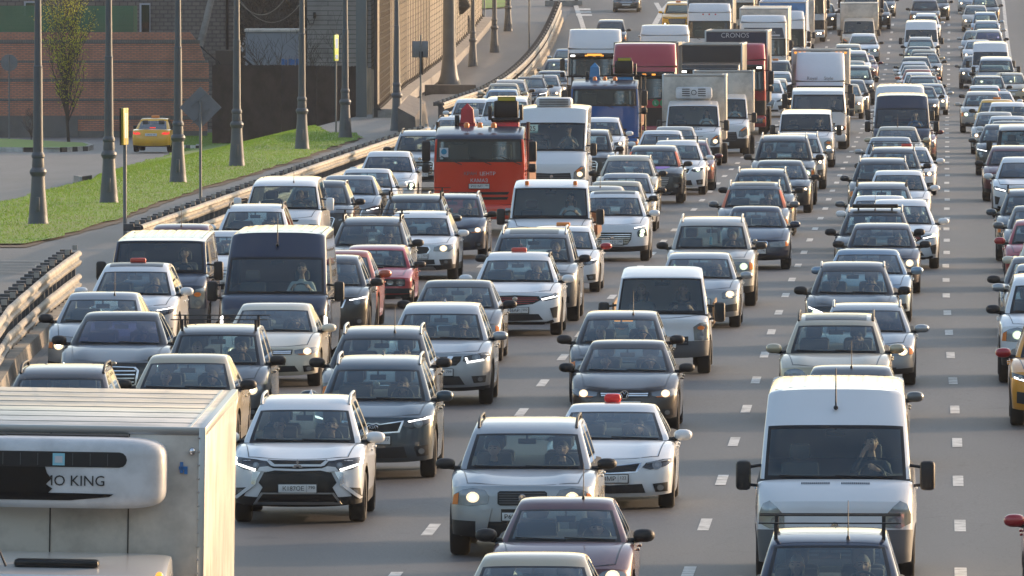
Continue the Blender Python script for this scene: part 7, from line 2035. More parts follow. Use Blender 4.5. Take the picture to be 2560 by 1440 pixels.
# cars given by their contact with the road (roof outside the picture)
def gcar(kind, style, col, x, y, lamps, label, over=None, g='glass', drv=False):
    A = car_archetype(kind, style, False, g, 2)
    lo, hi = 95., 900.
    for _ in range(60):
        m_ = (lo+hi)/2
        if row(m_, zr(m_)) > y: lo = m_
        else: hi = m_
    s = place('suv' if 'suv' in kind else 'saloon_car', A, x, y, col, 'g', lamps, label, 'car', 'vehicles in the traffic queue', over=over, d=lo-.6)
    SP[label] = s
    if drv: sit(s, 'driver', 1, 'cloth_grey', 'hair_dark', 'short', 'driver of ' + label)
    return s
gcar('suv', 'trap', 'amberpaint', 2664, 1066, 'drl', 'orange yellow SUV with a red mirror cut by the right edge', {'MIR': 'paint_red'})
gcar('suvxl', 'square', 'white', 2634, 958, 'xenon', 'white luxury SUV with black mirrors cut by the right edge', {'MIR': 'black_plastic'}, 'glass', True)
gcar('sedan', 'slim', 'red', 2735, 1530, 'off', 'red car at the bottom right corner, only its mirror in the picture', {'MIR': 'paint_red'})
gcar('sedan', 'slim', 'silver', 2622, 860, 'off', 'silver car hidden behind the white luxury SUV, its mirror showing')

# big white van, navy vans and other tall vans
def van(kind, style, col, x, y, lamps, label, drv=None, over=None, ant=False):
    A = car_archetype(kind, style, False, 'glass', 2)
    s = place('van', A, x, y, col, 'roof', lamps, label, 'van', 'vehicles in the traffic queue', over=over)
    SP[label] = s
    # pressed ribs across the roof
    m = M()
    for k in range(9):
        x_ = lerp(-.72, .72, k/8)*A['hw']; y0, y1_ = (2.2 if kind == 'cargo' else A['yt']+.6), A['yre']-.25; v = []; n = 12
        for i in range(n+1):
            yy = lerp(y0, y1_, i/n); z = roof_at(A, x_, yy); e_ = .001 + .014*min(1, min(i, n-i)/3); v += [(x_-.05, yy, z+.001), (x_-.02, yy, z+e_), (x_+.02, yy, z+e_), (x_+.05, yy, z+.001)]
        f = []
        for i in range(n):
            for c in range(3): f.append((4*i+c, 4*i+c+1, 4*i+c+5, 4*i+c+4))
        f += [(0, 3, 2, 1), (4*n, 4*n+1, 4*n+2, 4*n+3)]
        m.add(v, f, 'PAINT')
    add(s, 'roof_rib', m)
    if ant:
        m = M(); z = roof_at(A, 0, 1.55); m.tube([(0, 1.5, z), (0, 1.62, z+.5)], [.012, .006], 'black_plastic', 6); m.ell((0, 1.5, z+.01), (.03, .04, .03), 'black_plastic', 8, 6); link('antenna', m.mesh('a'), s.root)
    if drv: sit(s, drv[0], 1, drv[1], 'hair_dark', 'short', 'driver of ' + label)
    return s
s = van('cargo', 'drop', 'white', 2090, 1057, 'off', 'big white panel van with grey bumper behind the navy car with roof bars', ('phone', 'cloth_dark'), None, True)
m = M()
for x0_ in (-.42, .08):
    for k in range(14):
        xx = x0_ + k*.026; h = ray(s.A['bb'], (xx, .45, 5), (0, 0, -1)); 
        m.box(xx, xx+.012, .40, .46, h[0].z-.02, h[0].z+.006, 'gloss_black')
link('bonnet_vent', m.mesh('bv'), s.root)
s = van('cargo', 'corner', 'navy', 692, 638, 'drl', 'tall navy van with bright angular lamps behind the cream saloon', ('driver', 'cloth_white'), None, True)
s = van('transit', 'stack', 'navy', 402, 601, 'off', 'low navy van with white mirror cover left of the tall navy van', ('driver', 'cloth_dark'))
s = van('cargo', 'corner', 'navy', 2255, 268, 'off', 'tall navy van behind the maroon SUV in the right half', ('driver', 'cloth_blue'), {'BULB': 'fog_glass'})
s = van('cargo', 'drop', 'white', 2250, 243, 'off', 'tall white van directly behind the tall navy van in the right half')
s = van('cargo', 'corner', 'white', 2303, 73, 'off', 'tall white van near the top, in front of a white SUV')
s = van('cargo', 'corner', 'white', 2476, 128, 'off', 'tall white van in the far right lane near the solid edge line')
s = van('transit', 'next', 'white', 1298, 346, 'off', 'white van mostly hidden between the red lorry and the white minibus')
# ----- white refrigerated truck, bottom left
A0 = truck_archetype('fridge_cab')
A = dict(A0); A['parts'] = list(A0['parts'])
zb1 = 3.71
A['parts'] += cargo_box(2.05, 8.8, 2.62, .95, zb1) + [roof_seams(2.05, 8.8, 2.62, zb1, 8)]
m = M(); m.ell((0, 2.02, 3.30), (.98, .44, .33), 'white_gel', 40, 22, p=.34)
fb_ = [BVHTree.FromPolygons([Vector(v) for v in m.v], m.f)]
def pill(x0, x1_, za, zb_, n=6):
    r_ = (zb_-za)/2; return [(x1_-r_+r_*math.cos(a), (za+zb_)/2+r_*math.sin(a)) for a in [(-.5+k/n)*math.pi for k in range(n+1)]] + [(x0+r_-r_*math.cos(a), (za+zb_)/2-r_*math.sin(a)) for a in [(-.5+k/n)*math.pi for k in range(n+1)]]
kd = []
for poly, nm_, mt_, of_ in ((pill(-.90, .62, 3.36, 3.50), 'vent', 'black_plastic', .006), ([(-.92, 3.12), (-.10, 3.12), (-.06, 3.16), (-.12, 3.20), (-.07, 3.25), (-.11, 3.30), (-.13, 3.36), (-.92, 3.36)], 'broken_panel', 'gloss_black', .012), ([(-.9, 3.09), (-.7, 3.055), (.1, 3.055), (.46, 3.09), (.50, 3.115), (.2, 3.12), (-.9, 3.125)], 'lower_vent', 'gloss_black', .008)):
    q = M(); patch(fb_, poly, of_, mt_, q, .06); kd.append(Part(nm_, q))
for k in range(9):
    q = M(); patch(fb_, [(-.84+k*.16, 3.375), (-.835+k*.16, 3.375), (-.835+k*.16, 3.485), (-.84+k*.16, 3.485)], .016, 'grey_plastic', q, .05); kd.append(Part('slat', q))
fr_ = Part('refrigeration_unit', m, kd); A['parts'].append(fr_)
q = M(); q.box(-.92, .62, 1.86, 2.05, 3.60, 3.645, 'steel_dark', .01); A['parts'].append(Part('unit_bracket', q))
for x_ in (-1.0, -.1, .62):
    q = M(); q.box(x_-.006, x_+.006, 2.041, 2.052, .95, 3.66, 'steel_dark'); A['parts'].append(Part('panel_seam', q))
q = M()
for k in range(22): q.ell((1.262, 2.03, 1.0+k*.125), (.010, .012, .010), 'alu', 6, 4)
A['parts'].append(Part('rivet_row', q))
s = place('refrigerated_truck', A, 114, 1412, 'white', 'roof', 'off', 'white refrigerated truck with a cooling unit above its cab, bottom left corner', 'truck', 'vehicles in the traffic queue', yaw=R(-1.36), roll=R(.9), d=110.5)
fu = [o for o in s.root.children if o.name.startswith('refrigeration_unit')][0]
hy_ = fb_[0].ray_cast(Vector((0, -5, 3.24)), Vector((0, 1, 0)))[0].y
m = M(); m.merge(text_m('THERMO KING', .135, 'ink', .002), Matrix.Translation((-.03, hy_-.006, 3.23))); link('lettering', m.mesh('t'), fu)
m = M(); m.box(-.06, .05, hy_-.03, hy_+.02, 3.375, 3.485, 'sticker_cyan'); m.box(-.04, .03, hy_-.036, hy_-.028, 3.40, 3.46, 'cloth_white'); link('emblem', m.mesh('e'), fu)
m = M(); m.box(1.08, 1.16, 2.02, 2.04, 3.33, 3.36, 'sign_blue'); m.box(1.09, 1.12, 2.02, 2.04, 3.30, 3.40, 'sign_blue'); m.box(1.13, 1.16, 2.02, 2.04, 3.29, 3.34, 'sign_blue'); link('blue_mark', m.mesh('bm'), s.root)
m = M(); m.ell((1.20, 2.02, 3.50), (.03, .03, .04), 'chrome', 8, 6); link('marker_lamp', m.mesh('ml'), s.root)
m = M(); m.box(-.36, .42, .62, .85, 2.48, 2.56, 'gloss_black', .04); link('roof_vent', m.mesh('rv'), s.root)
m = M(); m.ell((.98, .34, 2.44), (.035, .03, .04), 'lamp_amber', 8, 6); link('marker_lamp', m.mesh('ml'), s.root)
m = M(); m.tube([(-.42, .5, 2.50), (-.56, .6, 2.80)], [.012, .006], 'black_plastic', 6); link('antenna', m.mesh('an'), s.root)
# ----- delivery truck with cooling unit (cab-chassis van)
def boxvan(x, y, col, label, L=4.0, Wb=2.15, top=2.95, fr=False, over=None, style='next', drv=True, base='cabvan', lamps='off'):
    A0 = car_archetype(base, style, False, 'glass', 2); A = dict(A0); A['parts'] = list(A0['parts'])
    yb = A0['L'] + .10
    A['parts'] += cargo_box(yb, L, Wb, .85, top) + [roof_seams(yb, L, Wb, top, 5)]
    if fr:
        f_ = fridge(yb, top-.62, 1.25, .42, slots=False)
        for k in range(4):
            for sx in (-1, 1):
                g = M(); g.box(min(sx*.14, sx*.40), max(sx*.14, sx*.40), yb-.432, yb-.405, top-.50-k*.075, top-.47-k*.075, 'black_plastic'); f_.kids.append(Part('vent', g.mesh('v')))
        g = M(); g.lathe([(.09, -.01), (.09, .01), (.07, .01), (.07, -.01)], 'gloss_black', 16, Matrix.Translation((0, yb-.432, top-.60)), 'y', cap=False); f_.kids.append(Part('emblem', g.mesh('e')))
        A['parts'].append(f_)
    uc = M(); uc.box(-.4, .4, 1.5, yb+L-.2, .55, .85, 'steel_dark'); A['parts'].append(Part('chassis', uc.mesh('c')))
    for yy in (yb + L*.62,):
        for sg in (-1, 1): A['parts'].append(wheel_parts(sg*(A0['hw']-.10), yy, .36, .40))
    s = place('box_truck', A, x, y, col, 'roof', lamps, label, 'truck', 'vehicles in the traffic queue', over=over); SP[label] = s
    if drv: sit(s, 'driver', 1, 'cloth_white', 'hair_dark', 'short', 'driver of ' + label)
    return s
s = boxvan(1733, 263, 'white', 'white delivery box truck with a cooling unit and black lettering on its bonnet', L=3.2, top=3.05, fr=True, lamps='on')
h_ = s.A['bb'][0]
for i_, (tx_, yy_) in enumerate((('Яндекс', .52), ('доставка', .34))):
    mt = text_m(tx_, .15, 'ink', .001); hh = h_.ray_cast(Vector((.0, yy_, 5)), Vector((0, 0, -1)))[0].z
    m = M(); m.merge(mt, Matrix.Translation((0, yy_, hh+.012)) @ Matrix.Rotation(R(-52), 4, 'X')); link('lettering', m.mesh('t'), s.root)
boxvan(1806, 246, 'white', 'white box van hidden behind the white delivery truck', L=3.0, top=3.0)
boxvan(2147, 52, 'offwhite', 'small box truck with a rounded wind deflector near the top', L=3.4, top=3.0, drv=False)
s = boxvan(1377, 467, 'white', 'white recovery van with two amber roof beacons in front of the minibus', L=.5, top=.95, Wb=1.9, style='t5')
for x_ in (-.55, .55):
    m = M(); z = roof_at(s.A, x_, 1.6); m.box(x_-.045, x_+.045, 1.55, 1.65, z-.01, z+.09, 'amber', .02); link('beacon', m.mesh('b'), s.root)
m = M()
for sx in (-1, 1): m.add([(sx*.80, 2.9, .9), (sx*1.02, 2.9, .9), (sx*1.02, 3.0, 1.45), (sx*.80, 3.0, 1.45), (sx*.80, 6.6, .9), (sx*1.02, 6.6, .9), (sx*1.02, 6.6, 1.0), (sx*.80, 6.6, 1.0)], [(0, 1, 2, 3), (4, 7, 6, 5), (0, 4, 5, 1), (1, 5, 6, 2), (2, 6, 7, 3), (3, 7, 4, 0)], 'rust')
m.box(-1.0, 1.0, 2.9, 6.6, .80, .90, 'steel_dark'); link('recovery_bed', m.mesh('rb'), s.root)
# ----- minibus with roof air conditioner
A0 = car_archetype('bus', 'next', False, 'glass', 2)
s = place('minibus', A0, 1382, 303, 'white', 'roof', 'on', 'white minibus with roof air conditioner and a card reading 25', 'bus', 'vehicles in the traffic queue')
m = M(); z = roof_at(A0, 0, 2.6); m.box(-.52, .52, 2.1, 3.3, z-.02, z+.24, 'white_gel', .09); o = link('air_conditioner', m.mesh('ac'), s.root)
m = M()
for k in range(4): m.box(-.42, .42, 2.085, 2.10, z+.04+k*.045, z+.06+k*.045, 'black_plastic')
link('vent', m.mesh('v'), o)
m = M(); hh = A0['ub'].ray_cast(Vector((-.58, -5, 2.22)), Vector((0, 1, 0)))[0]; m.box(-.74, -.42, hh.y-.06, hh.y-.035, 2.09, 2.33, 'paper'); m.merge(text_m('25', .20, 'ink', .001), Matrix.Translation((-.58, hh.y-.066, 2.21))); link('route_card', m.mesh('c'), s.root)
sit(s, 'driver', 1, 'cloth_grey', 'hair_dark', 'short', 'driver of the white minibus with the card reading 25')

# ----- lorries
def lorry(kind, x, y, col, label, load=None, over=None, lamps='off', drv=True, h=None, name='lorry'):
    A0 = truck_archetype(kind); A = dict(A0); A['parts'] = list(A0['parts'])
    if load: load(A)
    s = place(name, A, x, y, col, 'roof', lamps, label, 'truck', 'vehicles in the traffic queue', over=over); SP[label] = s
    if drv: sit(s, 'driver', 1, 'cloth_grey', 'hair_dark', 'short', 'driver of ' + label)
    return s
def boxload(y0, L, W, z0, z1, mn='PAINT2', wheels=True):
    def f(A):
        A['parts'] += cargo_box(y0, L, W, z0, z1, 'box', mn) + [roof_seams(y0, L, W, z1, 5)]
        if wheels:
            for yy in (y0+L-2.6, y0+L-1.3): add_wheels(A['parts'], (yy,), W/2)
    return f
def crane(mat_c):
    def f(A):
        n0_ = len(A['parts'])
        m = M(); m.box(-1.15, 1.15, 2.9, 8.6, 1.15, 1.35, 'wood', .02)
        for sx in (-1, 1): m.box(min(sx*1.12, sx*1.18), max(sx*1.12, sx*1.18), 2.9, 8.6, 1.30, 1.85, 'rust')
        A['parts'].append(Part('flatbed', m.mesh('fb')))
        m = M(); m.box(-.62, -.18, 2.25, 2.75, 1.0, 3.2, mat_c, .04); m.add([(-.58, 2.2, 3.2), (-.22, 2.2, 3.2), (-.22, 2.7, 3.2), (-.58, 2.7, 3.2), (-.55, 2.25, 3.72), (-.25, 2.25, 3.72), (-.25, 2.65, 3.72), (-.55, 2.65, 3.72), (-.40, 2.45, 3.95)],
            [(0, 1, 5, 4), (1, 2, 6, 5), (2, 3, 7, 6), (3, 0, 4, 7), (4, 5, 8), (5, 6, 8), (6, 7, 8), (7, 4, 8)], mat_c)
        m.box(.25, .95, 2.3, 2.6, 1.0, 3.25, mat_c, .03); m.box(-.72, -.60, 2.15, 2.4, 2.7, 3.5, 'gloss_black', .02); A['parts'].append(Part('crane_column', m.mesh('cc', 30)))
        m = M(); m.tube([(-.4, 2.8, 3.4), (-.1, 5.0, 2.3), (.1, 7.5, 2.0)], .12, mat_c, 8); A['parts'].append(Part('crane_boom', m.mesh('cb', 30)))
        m = M(); m.box(.22, .98, 2.25, 2.75, 3.22, 3.40, 'gloss_black', .05); m.box(.28, .92, 2.62, 2.78, 3.35, 4.05, 'black_plastic', .07); m.box(.15, .23, 2.2, 2.7, 3.3, 3.85, 'black_plastic', .03); m.box(.97, 1.05, 2.2, 2.7, 3.3, 3.9, 'black_plastic', .03); A['parts'].append(Part('operator_seat', m.mesh('os')))
        m = M(); m.box(.38, .86, 2.55, 2.62, 4.02, 4.20, 'gloss_black', .01); m.box(.40, .84, 2.535, 2.552, 4.04, 4.17, 'sticker_yellow'); A['parts'].append(Part('seat_sign', m.mesh('ss')))
        for p_ in A['parts'][n0_+1:]:
            for v_ in p_.mesh.vertices: v_.co.z = v_.co.z if v_.co.z < 2.2 else 2.2 + (v_.co.z-2.2)*.68
        for sx in (-1, 1):
            m = M(); m.tube([(sx*1.16, 2.6, 1.0), (sx*1.18, 2.62, 2.9)], .05, 'steel_dark', 6); m.box(min(sx*1.05, sx*1.22), max(sx*1.05, sx*1.22), 2.4, 2.8, .5, 1.3, 'rust', .02)
            A['parts'].append(Part('headboard_post', m.mesh('hf')))
    return f
s = lorry('kamaz', 1198, 347, 'kred', 'orange red lorry with dark roof, red crane and a black operator seat', crane('crane_red'))
front_text(s, 'КРАН', .125, 1.60, -.23, 'sign_back'); front_text(s, 'ЦЕНТР', .125, 1.60, .22, 'cloth_white')
m = M(); m.box(-1.02, -.80, .012, .03, 2.03, 2.27, 'cloth_white'); m.lathe([(.075, -.01), (.075, .002)], 'sticker_blue', 18, Matrix.Translation((-.91, .012, 2.17)), 'y'); link('window_card', m.mesh('wc'), s.root)
front_text(s, 'КАМАЗ', .13, 1.42, .0, 'cloth_white')
m = M(); m.box(-.06, .06, -.012, .01, .96, 1.10, 'alu', .01); link('badge', m.mesh('bg'), s.root)
plate(s, 'Р021МТ', 0, '799')
s2 = lorry('kamaz', 1511, 222, 'kblue', 'blue lorry with dark roof and a blue crane behind its cab', crane('crane_blue'), lamps='on')
m = M(); s2m = m
m.tube([(-1.35, 2.3, 1.0), (-1.35, 2.3, 2.9), (1.35, 2.3, 2.95), (1.35, 2.3, 1.0)], .04, 'gloss_black', 6); link('guard_frame', m.mesh('gf'), s2.root)
def tank(A):
    P = A['parts']; y0 = 2.6; L = 6.0; m = M(); t = .13
    for x in (-1.15, 1.15):
        for y in (y0, y0+L): m.box(x-t/2, x+t/2, y-t/2, y+t/2, 1.2, 3.8, 'tank_grey')
        for z in (1.2, 3.8): m.box(x-t/2, x+t/2, y0, y0+L, z-t/2+.002, z+t/2-.002, 'tank_grey')
    for y in (y0, y0+L):
        for z in (1.2, 3.8): m.box(-1.15, 1.15, y-t/2-.003, y+t/2+.003, z-t/2, z+t/2, 'tank_grey')
        m.tube([(-1.1, y, 3.0), (-.7, y, 3.75)], .05, 'tank_grey', 6); m.tube([(1.1, y, 3.0), (.7, y, 3.75)], .05, 'tank_grey', 6)
    P.append(Part('container_frame', m.mesh('cf')))
    m = M(); m.lathe([(.2, y0+.05), (.7, y0+.12), (1.0, y0+.35), (1.08, y0+.6), (1.08, y0+L-.6), (1.0, y0+L-.3), (.4, y0+L-.05)], 'tank_grey', 28, Matrix.Translation((0, 0, 2.45)), 'y'); P.append(Part('tank', m.mesh('tk')))
    for yy in (y0+3.4, y0+4.7): add_wheels(P, (yy,), 1.2)
s = lorry('tractor', 1611, 190, 'mred', 'faded red tractor unit with black visor pulling a framed tank container', tank)
m = M(); y_ = -.03
for k, tx_ in enumerate(('L', '3')):
    xx = .42 + k*.28; m.lathe([(.13, -.008), (.13, .004)], 'green_disc', 20, Matrix.Translation((xx, y_, 1.62)), 'y'); m.merge(text_m(tx_, .17, 'cloth_white', .001), Matrix.Translation((xx, y_-.012, 1.62)))
mat('green_disc', (.02, .22, .08), .5)
link('badge', m.mesh('gb'), s.root)
s = lorry('tractor_low', 1838, 172, 'red', 'crimson tractor unit pulling the dark blue container lettered CRONOS', boxload(2.5, 11.5, 2.5, 1.2, 4.12, 'box_dark'))
m = M(); m.merge(text_m('CRONOS', .27, 'cloth_white', .002), Matrix.Translation((-.05, 2.47, 3.93))); link('lettering', m.mesh('cr'), s.root)
s = lorry('tractor_black', 1772, 182, 'black', 'black tractor unit with a lamp bar visor pulling a black container', boxload(2.5, 11.0, 2.5, 1.2, 3.7, 'box_black'), lamps='off')
s = lorry('tractor', 1486, 142, 'white', 'white tractor unit with wide roof fairing behind the blue lorry', boxload(3.6, 8.0, 2.5, 1.3, 1.6, 'box_grey'))
m = M(); m.box(-.32, .34, -.14, -.12, s.A['zt']+.05, s.A['zt']+.14, 'lamp_amber', .01); link('visor_sign', m.mesh('vs'), s.root)
s = lorry('tractor_plain', 1773, 52, 'white', 'tall white tractor unit with three red roof marks below the yellow taxi', boxload(2.5, 11.0, 2.5, 1.2, 3.9, 'box_grey'))
m = M()
for x_ in (-.34, 0, .34):
    h = ray(s.A['bb'], (x_, -5, 3.02), (0, 1, 0)); m.box(x_-.04, x_+.04, h[0].y-.03, h[0].y+.01, 2.98, 3.06, 'red_lens', .01)
link('marker_lamp', m.mesh('mk'), s.root)
s = lorry('tractor_plain', 1661, 112, 'white', 'white tractor unit mostly hidden behind the red and the tank lorry', boxload(2.5, 8.0, 2.5, 1.3, 1.7, 'box_grey'), drv=False)
s = lorry('globe', 1908, 96, 'white', 'white tractor unit with black header lettered GLOBETROTTER', boxload(2.5, 11.5, 2.5, 1.2, 4.0, 'PAINT2'))
front_text(s, 'GLOBETROTTER', .17, 2.80, 0, 'sign_white', dy=-.03)
s = lorry('tractor_plain', 1955, 72, 'white', 'white tractor unit with blue tinted box behind the GLOBETROTTER lorry', boxload(2.5, 11.5, 2.5, 1.2, 4.05, 'box_blue'), drv=False)
s = boxvan(1985, 58, 'white', 'pale box truck right of the blue tinted box near the top', L=5.0, top=3.4, Wb=2.2, drv=False)
s = lorry('tractor_plain', 2010, -6, 'white', 'white truck with a big pale box at the top edge', boxload(2.5, 9.5, 2.5, 1.2, 3.95, 'PAINT2'), drv=False, lamps='on')
s = lorry('tractor_plain', 1905, -12, 'white', 'white container truck at the top edge left of the big pale box', boxload(2.5, 11.5, 2.5, 1.2, 3.9, 'PAINT2'), drv=False)
s = lorry('tractor_plain', 1835, 6, 'offwhite', 'box lorry with dark side behind the tall white tractor unit', boxload(2.5, 9.5, 2.5, 1.2, 3.75, 'box_grey'), drv=False)
s = lorry('light', 2046, 236, 'white', 'light lorry with white roof visor behind the white van with blue card', boxload(2.1, 5.0, 2.2, .95, 1.2, 'steel_dark'), lamps='on')
def royal(A):
    boxload(2.05, 6.0, 2.30, 1.0, 3.36)(A); P = A['parts']
    for x in (-1.0, -.82, -.64, .64, .82, 1.0):
        q = M(); q.box(x-.045, x+.045, 2.01, 2.05, 3.20, 3.27, 'lamp_amber', .01); P.append(Part('marker_lamp', q.mesh('ml')))
    q = M(); q.box(-.40, .40, 1.99, 2.05, 3.21, 3.28, 'gloss_black', .02); P.append(Part('roof_vent', q.mesh('rv')))
TRUCKS['royal'] = dict(W=2.02, Lc=1.85, zb=.60, z0=1.30, z1=1.93, zf=2.08, zt=2.18, lean=.20, rad=.22, L=8.0, axles=(1.0, 5.6), bump=(.36, .62), fair=(1.02, .99, 1.1), grille=[(.62, .80, .92)], lz=.74)
s = lorry('royal', 2050, 214, 'white', 'white box truck with rounded roof fairing and six amber roof lamps', royal, drv=False)
front_text(s, 'Royal     Style', .19, 2.22, 0, 'sign_back', dy=-.03, bb=s.A['fb'])
TRUCKS['boxtop'] = dict(TRUCKS['royal']); TRUCKS['boxtop'].update(W=2.15, z1=2.10, zf=2.30, zt=2.42, fair=(.85, .95, 1.0))
s = lorry('boxtop', 2152, -4, 'offwhite', 'tall pale box truck at the top behind the small box truck with deflector', boxload(2.1, 6.5, 2.5, 1.0, 3.7), drv=False)

# plates and badges that can be read
plate(by('chrome X-shaped'), 'К187ОЕ', 0, '790'); plate(by('slate blue SUV with bright'), '   ХР', .05, '777'); plate(by('silver SUV with black square'), 'Р60', -.11)
plate(by('white saloon with a red roof'), '  4МР', .04, '122'); plate(by('V-shaped chrome'), '', 0, '799'); plate(by('red taxi sign and black'), 'Р226АР', 0, '550')
plate(by('cream saloon with lit'), '', 0, '197'); plate(by('upright nose and thick'), '   х', .07, '777'); plate(by('bold barred grille'), '  3ТС', .05, '790'); plate(by('navy older saloon'), '  АХ', .06, '190')
plate(by('four round lamps'), '', 0, '126'); plate(by('silver luxury SUV with black'), '93АВ', .0, '97'); plate(by('black limousine'), '7', -.2, '90')
for k_, tx_ in (('slate blue SUV with bright', 'KIA'), ('white saloon with a red roof', 'KIA')):
    s = by(k_); z = s.A['zb'] + (.78 if 'slate' in k_ else .95)*(s.A['zle']-s.A['zb'])
    h = ray(s.A['bb'], (0, -6, z), (0, 1, 0)); m = M(); m.ell((0, h[0].y-.012, z), (.085, .012, .045), 'chrome', 20, 6); m.ell((0, h[0].y-.018, z), (.074, .012, .036), 'gloss_black', 20, 6); m.merge(text_m(tx_, .062, 'cloth_white', .002), Matrix.Translation((0, h[0].y-.033, z))); link('badge', m.mesh('kb'), s.root)
for k_ in ('glossy dark brown saloon', 'cream saloon with lit'):
    s = by(k_); z = s.A['zb'] + .83*(s.A['zle']-s.A['zb']); h = ray(s.A['bb'], (0, -6, z), (0, 1, 0)); y_ = h[0].y-.035
    m = M(); m.lathe([(.060, -.004), (.060, .01), (.075, .01), (.075, -.004)], 'chrome', 24, Matrix.Translation((0, y_, z)), 'y', cap=False); m.lathe([(.06, 0), (.06, .008)], 'gloss_black', 20, Matrix.Translation((0, y_, z)), 'y')
    m.tube([(-.03, y_-.004, z+.05), (0, y_-.004, z+.01), (.03, y_-.004, z+.05)], .006, 'chrome', 5); m.tube([(-.055, y_-.004, z+.02), (-.028, y_-.004, z-.048), (0, y_-.004, z-.005), (.028, y_-.004, z-.048), (.055, y_-.004, z+.02)], .006, 'chrome', 5); link('badge', m.mesh('vb'), s.root)
s = by('chrome X-shaped'); z = s.A['zb'] + .90*(s.A['zle']-s.A['zb']); h = ray(s.A['bb'], (0, -6, z), (0, 1, 0)); m = M()
for a in (90, 210, 330):
    c_, s_ = math.cos(R(a)), math.sin(R(a)); p = [(0, 0), (c_*.04 - s_*.022, s_*.04 + c_*.022), (c_*.08, s_*.08), (c_*.04 + s_*.022, s_*.04 - c_*.022)]
    m.add([(x_, h[0].y-.055, z+zz) for x_, zz in p] + [(x_, h[0].y-.035, z+zz) for x_, zz in p], [(0, 1, 2, 3), (0, 4, 5, 1), (1, 5, 6, 2), (2, 6, 7, 3), (3, 7, 4, 0)], 'chrome')
link('badge', m.mesh('mb', 10), s.root)
s = by('four round lamps'); front_text(s, 'GTI', .09, s.A['zb'] + .76*(s.A['zle']-s.A['zb']), -.05, 'cloth_white', dy=-.03)
s = by('white saloon with a red roof'); A = s.A; z = roof_at(A, 0, A['yt']+.8); m = M(); m.box(-.14, .10, A['yt']+.75, A['yt']+.87, z-.005, z+.13, 'dome_red', .05); mat('dome_red', (.7, .02, .02), .4); link('roof_dome', m.mesh('rd'), s.root)
s = by('four round lamps'); m = M(); h = s.A['bb'][0].ray_cast(Vector((0, 1.0, 5)), Vector((0, 0, -1)))[0].z; m.box(-.30, .18, .92, 1.04, h-.02, h+.03, 'gloss_black', .01); link('bonnet_scoop', m.mesh('bs'), s.root)
s = by('blue charm'); m = M(); A = s.A; m.box(-.05, .01, A['yt']-.05, A['yt']-.03, A['zt']-.42, A['zt']-.26, 'sticker_cyan', .01); m.tube([(-.02, A['yt']-.04, A['zt']-.26), (-.02, A['yt']-.02, A['zt']-.05)], .006, 'sticker_cyan', 5)
o = link('hanging_charm', m.mesh('ch'), None); o.matrix_world = s.M; tag(o, 'blue charm hanging inside the windscreen of the pearl grey SUV', 'charm')
s = by('forward-cab pickup')
m = M(); m.box(-.86, .86, 2.15, 4.9, .80, .90, 'steel_dark')
for sx in (-1, 1): m.box(min(sx*.86, sx*.90), max(sx*.86, sx*.90), 2.15, 4.9, .85, 1.25, 'wood', .01)
link('flatbed', m.mesh('fb'), s.root)
for sg in (-1, 1):
    wp = wheel_parts(sg*.66, 4.0, .30, .34); o = link('wheel', wp.mesh, s.root); link('rim', wp.kids[0].mesh, o)
s = by('dark hatchback with orange brake'); m = M(); A = s.A; m.box(-.16, .16, A['yre']+.10, A['yre']+.14, A['zt']-.12, A['zt']-.07, 'lamp_amber', .01); link('brake_light', m.mesh('bl'), s.root)
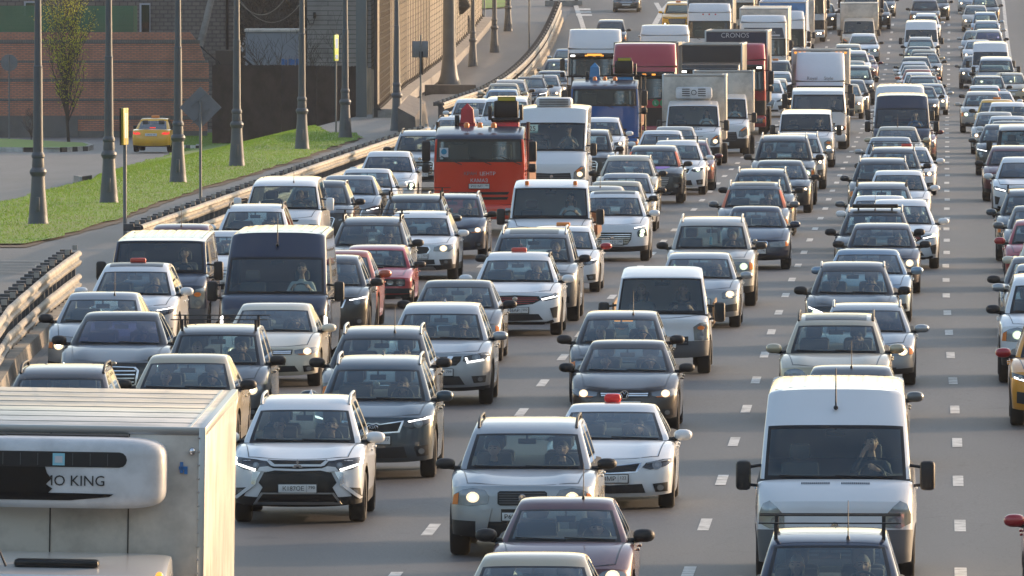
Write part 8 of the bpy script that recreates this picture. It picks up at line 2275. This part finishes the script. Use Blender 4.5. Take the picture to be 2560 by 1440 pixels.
# ----- yellow taxi seen from behind, in the yard
A0 = car_archetype('sedan', 'slim', False, 'glass', 2)
A = dict(A0); A['parts'] = [p for p in A0['parts'] if p.name != 'number_plate']
x, d, z = hit(377, 381)
root = empty('taxi', (x, d, z), (0, 0, math.pi + R(-3)))
root.matrix_world = Matrix.Translation((x, d, z)) @ Matrix.Rotation(math.pi - R(4), 4, 'Z') @ Matrix.Translation((0, -4.55, 0))
ov = {k: MATS['paint_taxi'] for k in ('PAINT', 'MIR', 'PIL')}; ov['MIR'] = MATS['black_plastic']; ov['BULB'] = MATS['fog_glass']; ov['DRL'] = MATS['fog_glass']
put_parts(A['parts'], root, ov)
tag(root, 'yellow taxi with red tail lamps lit, seen from behind in the side road', 'taxi')
bl_ = A['low'].bvh()
def rpatch(poly, nm, off):
    """panel laid on the tail, seen from behind"""
    m = M(); v = []
    for px_, pz in poly:
        h = bl_.ray_cast(Vector((px_, 9, pz)), Vector((0, -1, 0))); v.append((px_, (h[0].y if h[0] else 4.5) + off, pz))
    n = len(v); m.add(v + [(a, b-.03, c) for a, b, c in v], [tuple(range(n))] + [(i, i+n, (i+1) % n+n, (i+1) % n) for i in range(n)], nm); return m
for sx in (-1, 1):
    o = link('tail_lamp', rpatch([(sx*a, b) for a, b in [(.46, .80), (.52, .87), (.66, .90), (.80, .90), (.80, .80), (.66, .78)]], 'lamp_red', .02).mesh('tl', 20), root)
link('rear_bumper', rpatch([(-.62, .30), (-.70, .46), (.70, .46), (.62, .30)], 'gloss_black', .03).mesh('rb', 20), root)
pm = rpatch([(-.26, .72), (-.26, .83), (.26, .83), (.26, .72)], 'plate_white', .03); o = link('number_plate', pm.mesh('np', 20), root)
m = M(); m.merge(text_m('С990НЕ 797', .075, 'ink', .001), Matrix.Translation((0, 4.575, .775)) @ Matrix.Rotation(math.pi, 4, 'Z')); link('plate_lettering', m.mesh('pt'), o)
m = M(); zz_ = roof_at(A, 0, 2.5); m.box(-.18, .18, 2.4, 2.55, zz_-.005, zz_+.12, 'taxi_orange', .04); link('taxi_sign', m.mesh('ts'), root)
m = M(); m.box(-.13, .13, 3.72, 3.76, 1.05, 1.09, 'lamp_red', .008); link('brake_light', m.mesh('bl'), root)
# ------------------------------------------------------------------ thin evening haze over the queue
HAZE = 0.00006
if HAZE:
    m = M(); m.box(-2600, 2600, -400, 4600, -6.5, 40, 'haze_air')
hz = bpy.data.materials.new('haze_air'); hz.use_nodes = True; nt = hz.node_tree; nt.nodes.clear()
o_ = nt.nodes.new("ShaderNodeOutputMaterial"); v_ = nt.nodes.new("ShaderNodeVolumePrincipled"); v_.inputs["Color"].default_value = (.88, .92, 1.0, 1); v_.inputs["Density"].default_value = HAZE
v_.inputs["Anisotropy"].default_value = .2
nt.links.new(v_.outputs[0], o_.inputs["Volume"]); MATS['haze_air'] = hz
tag(link('haze', m.mesh('haze')), kind='stuff')
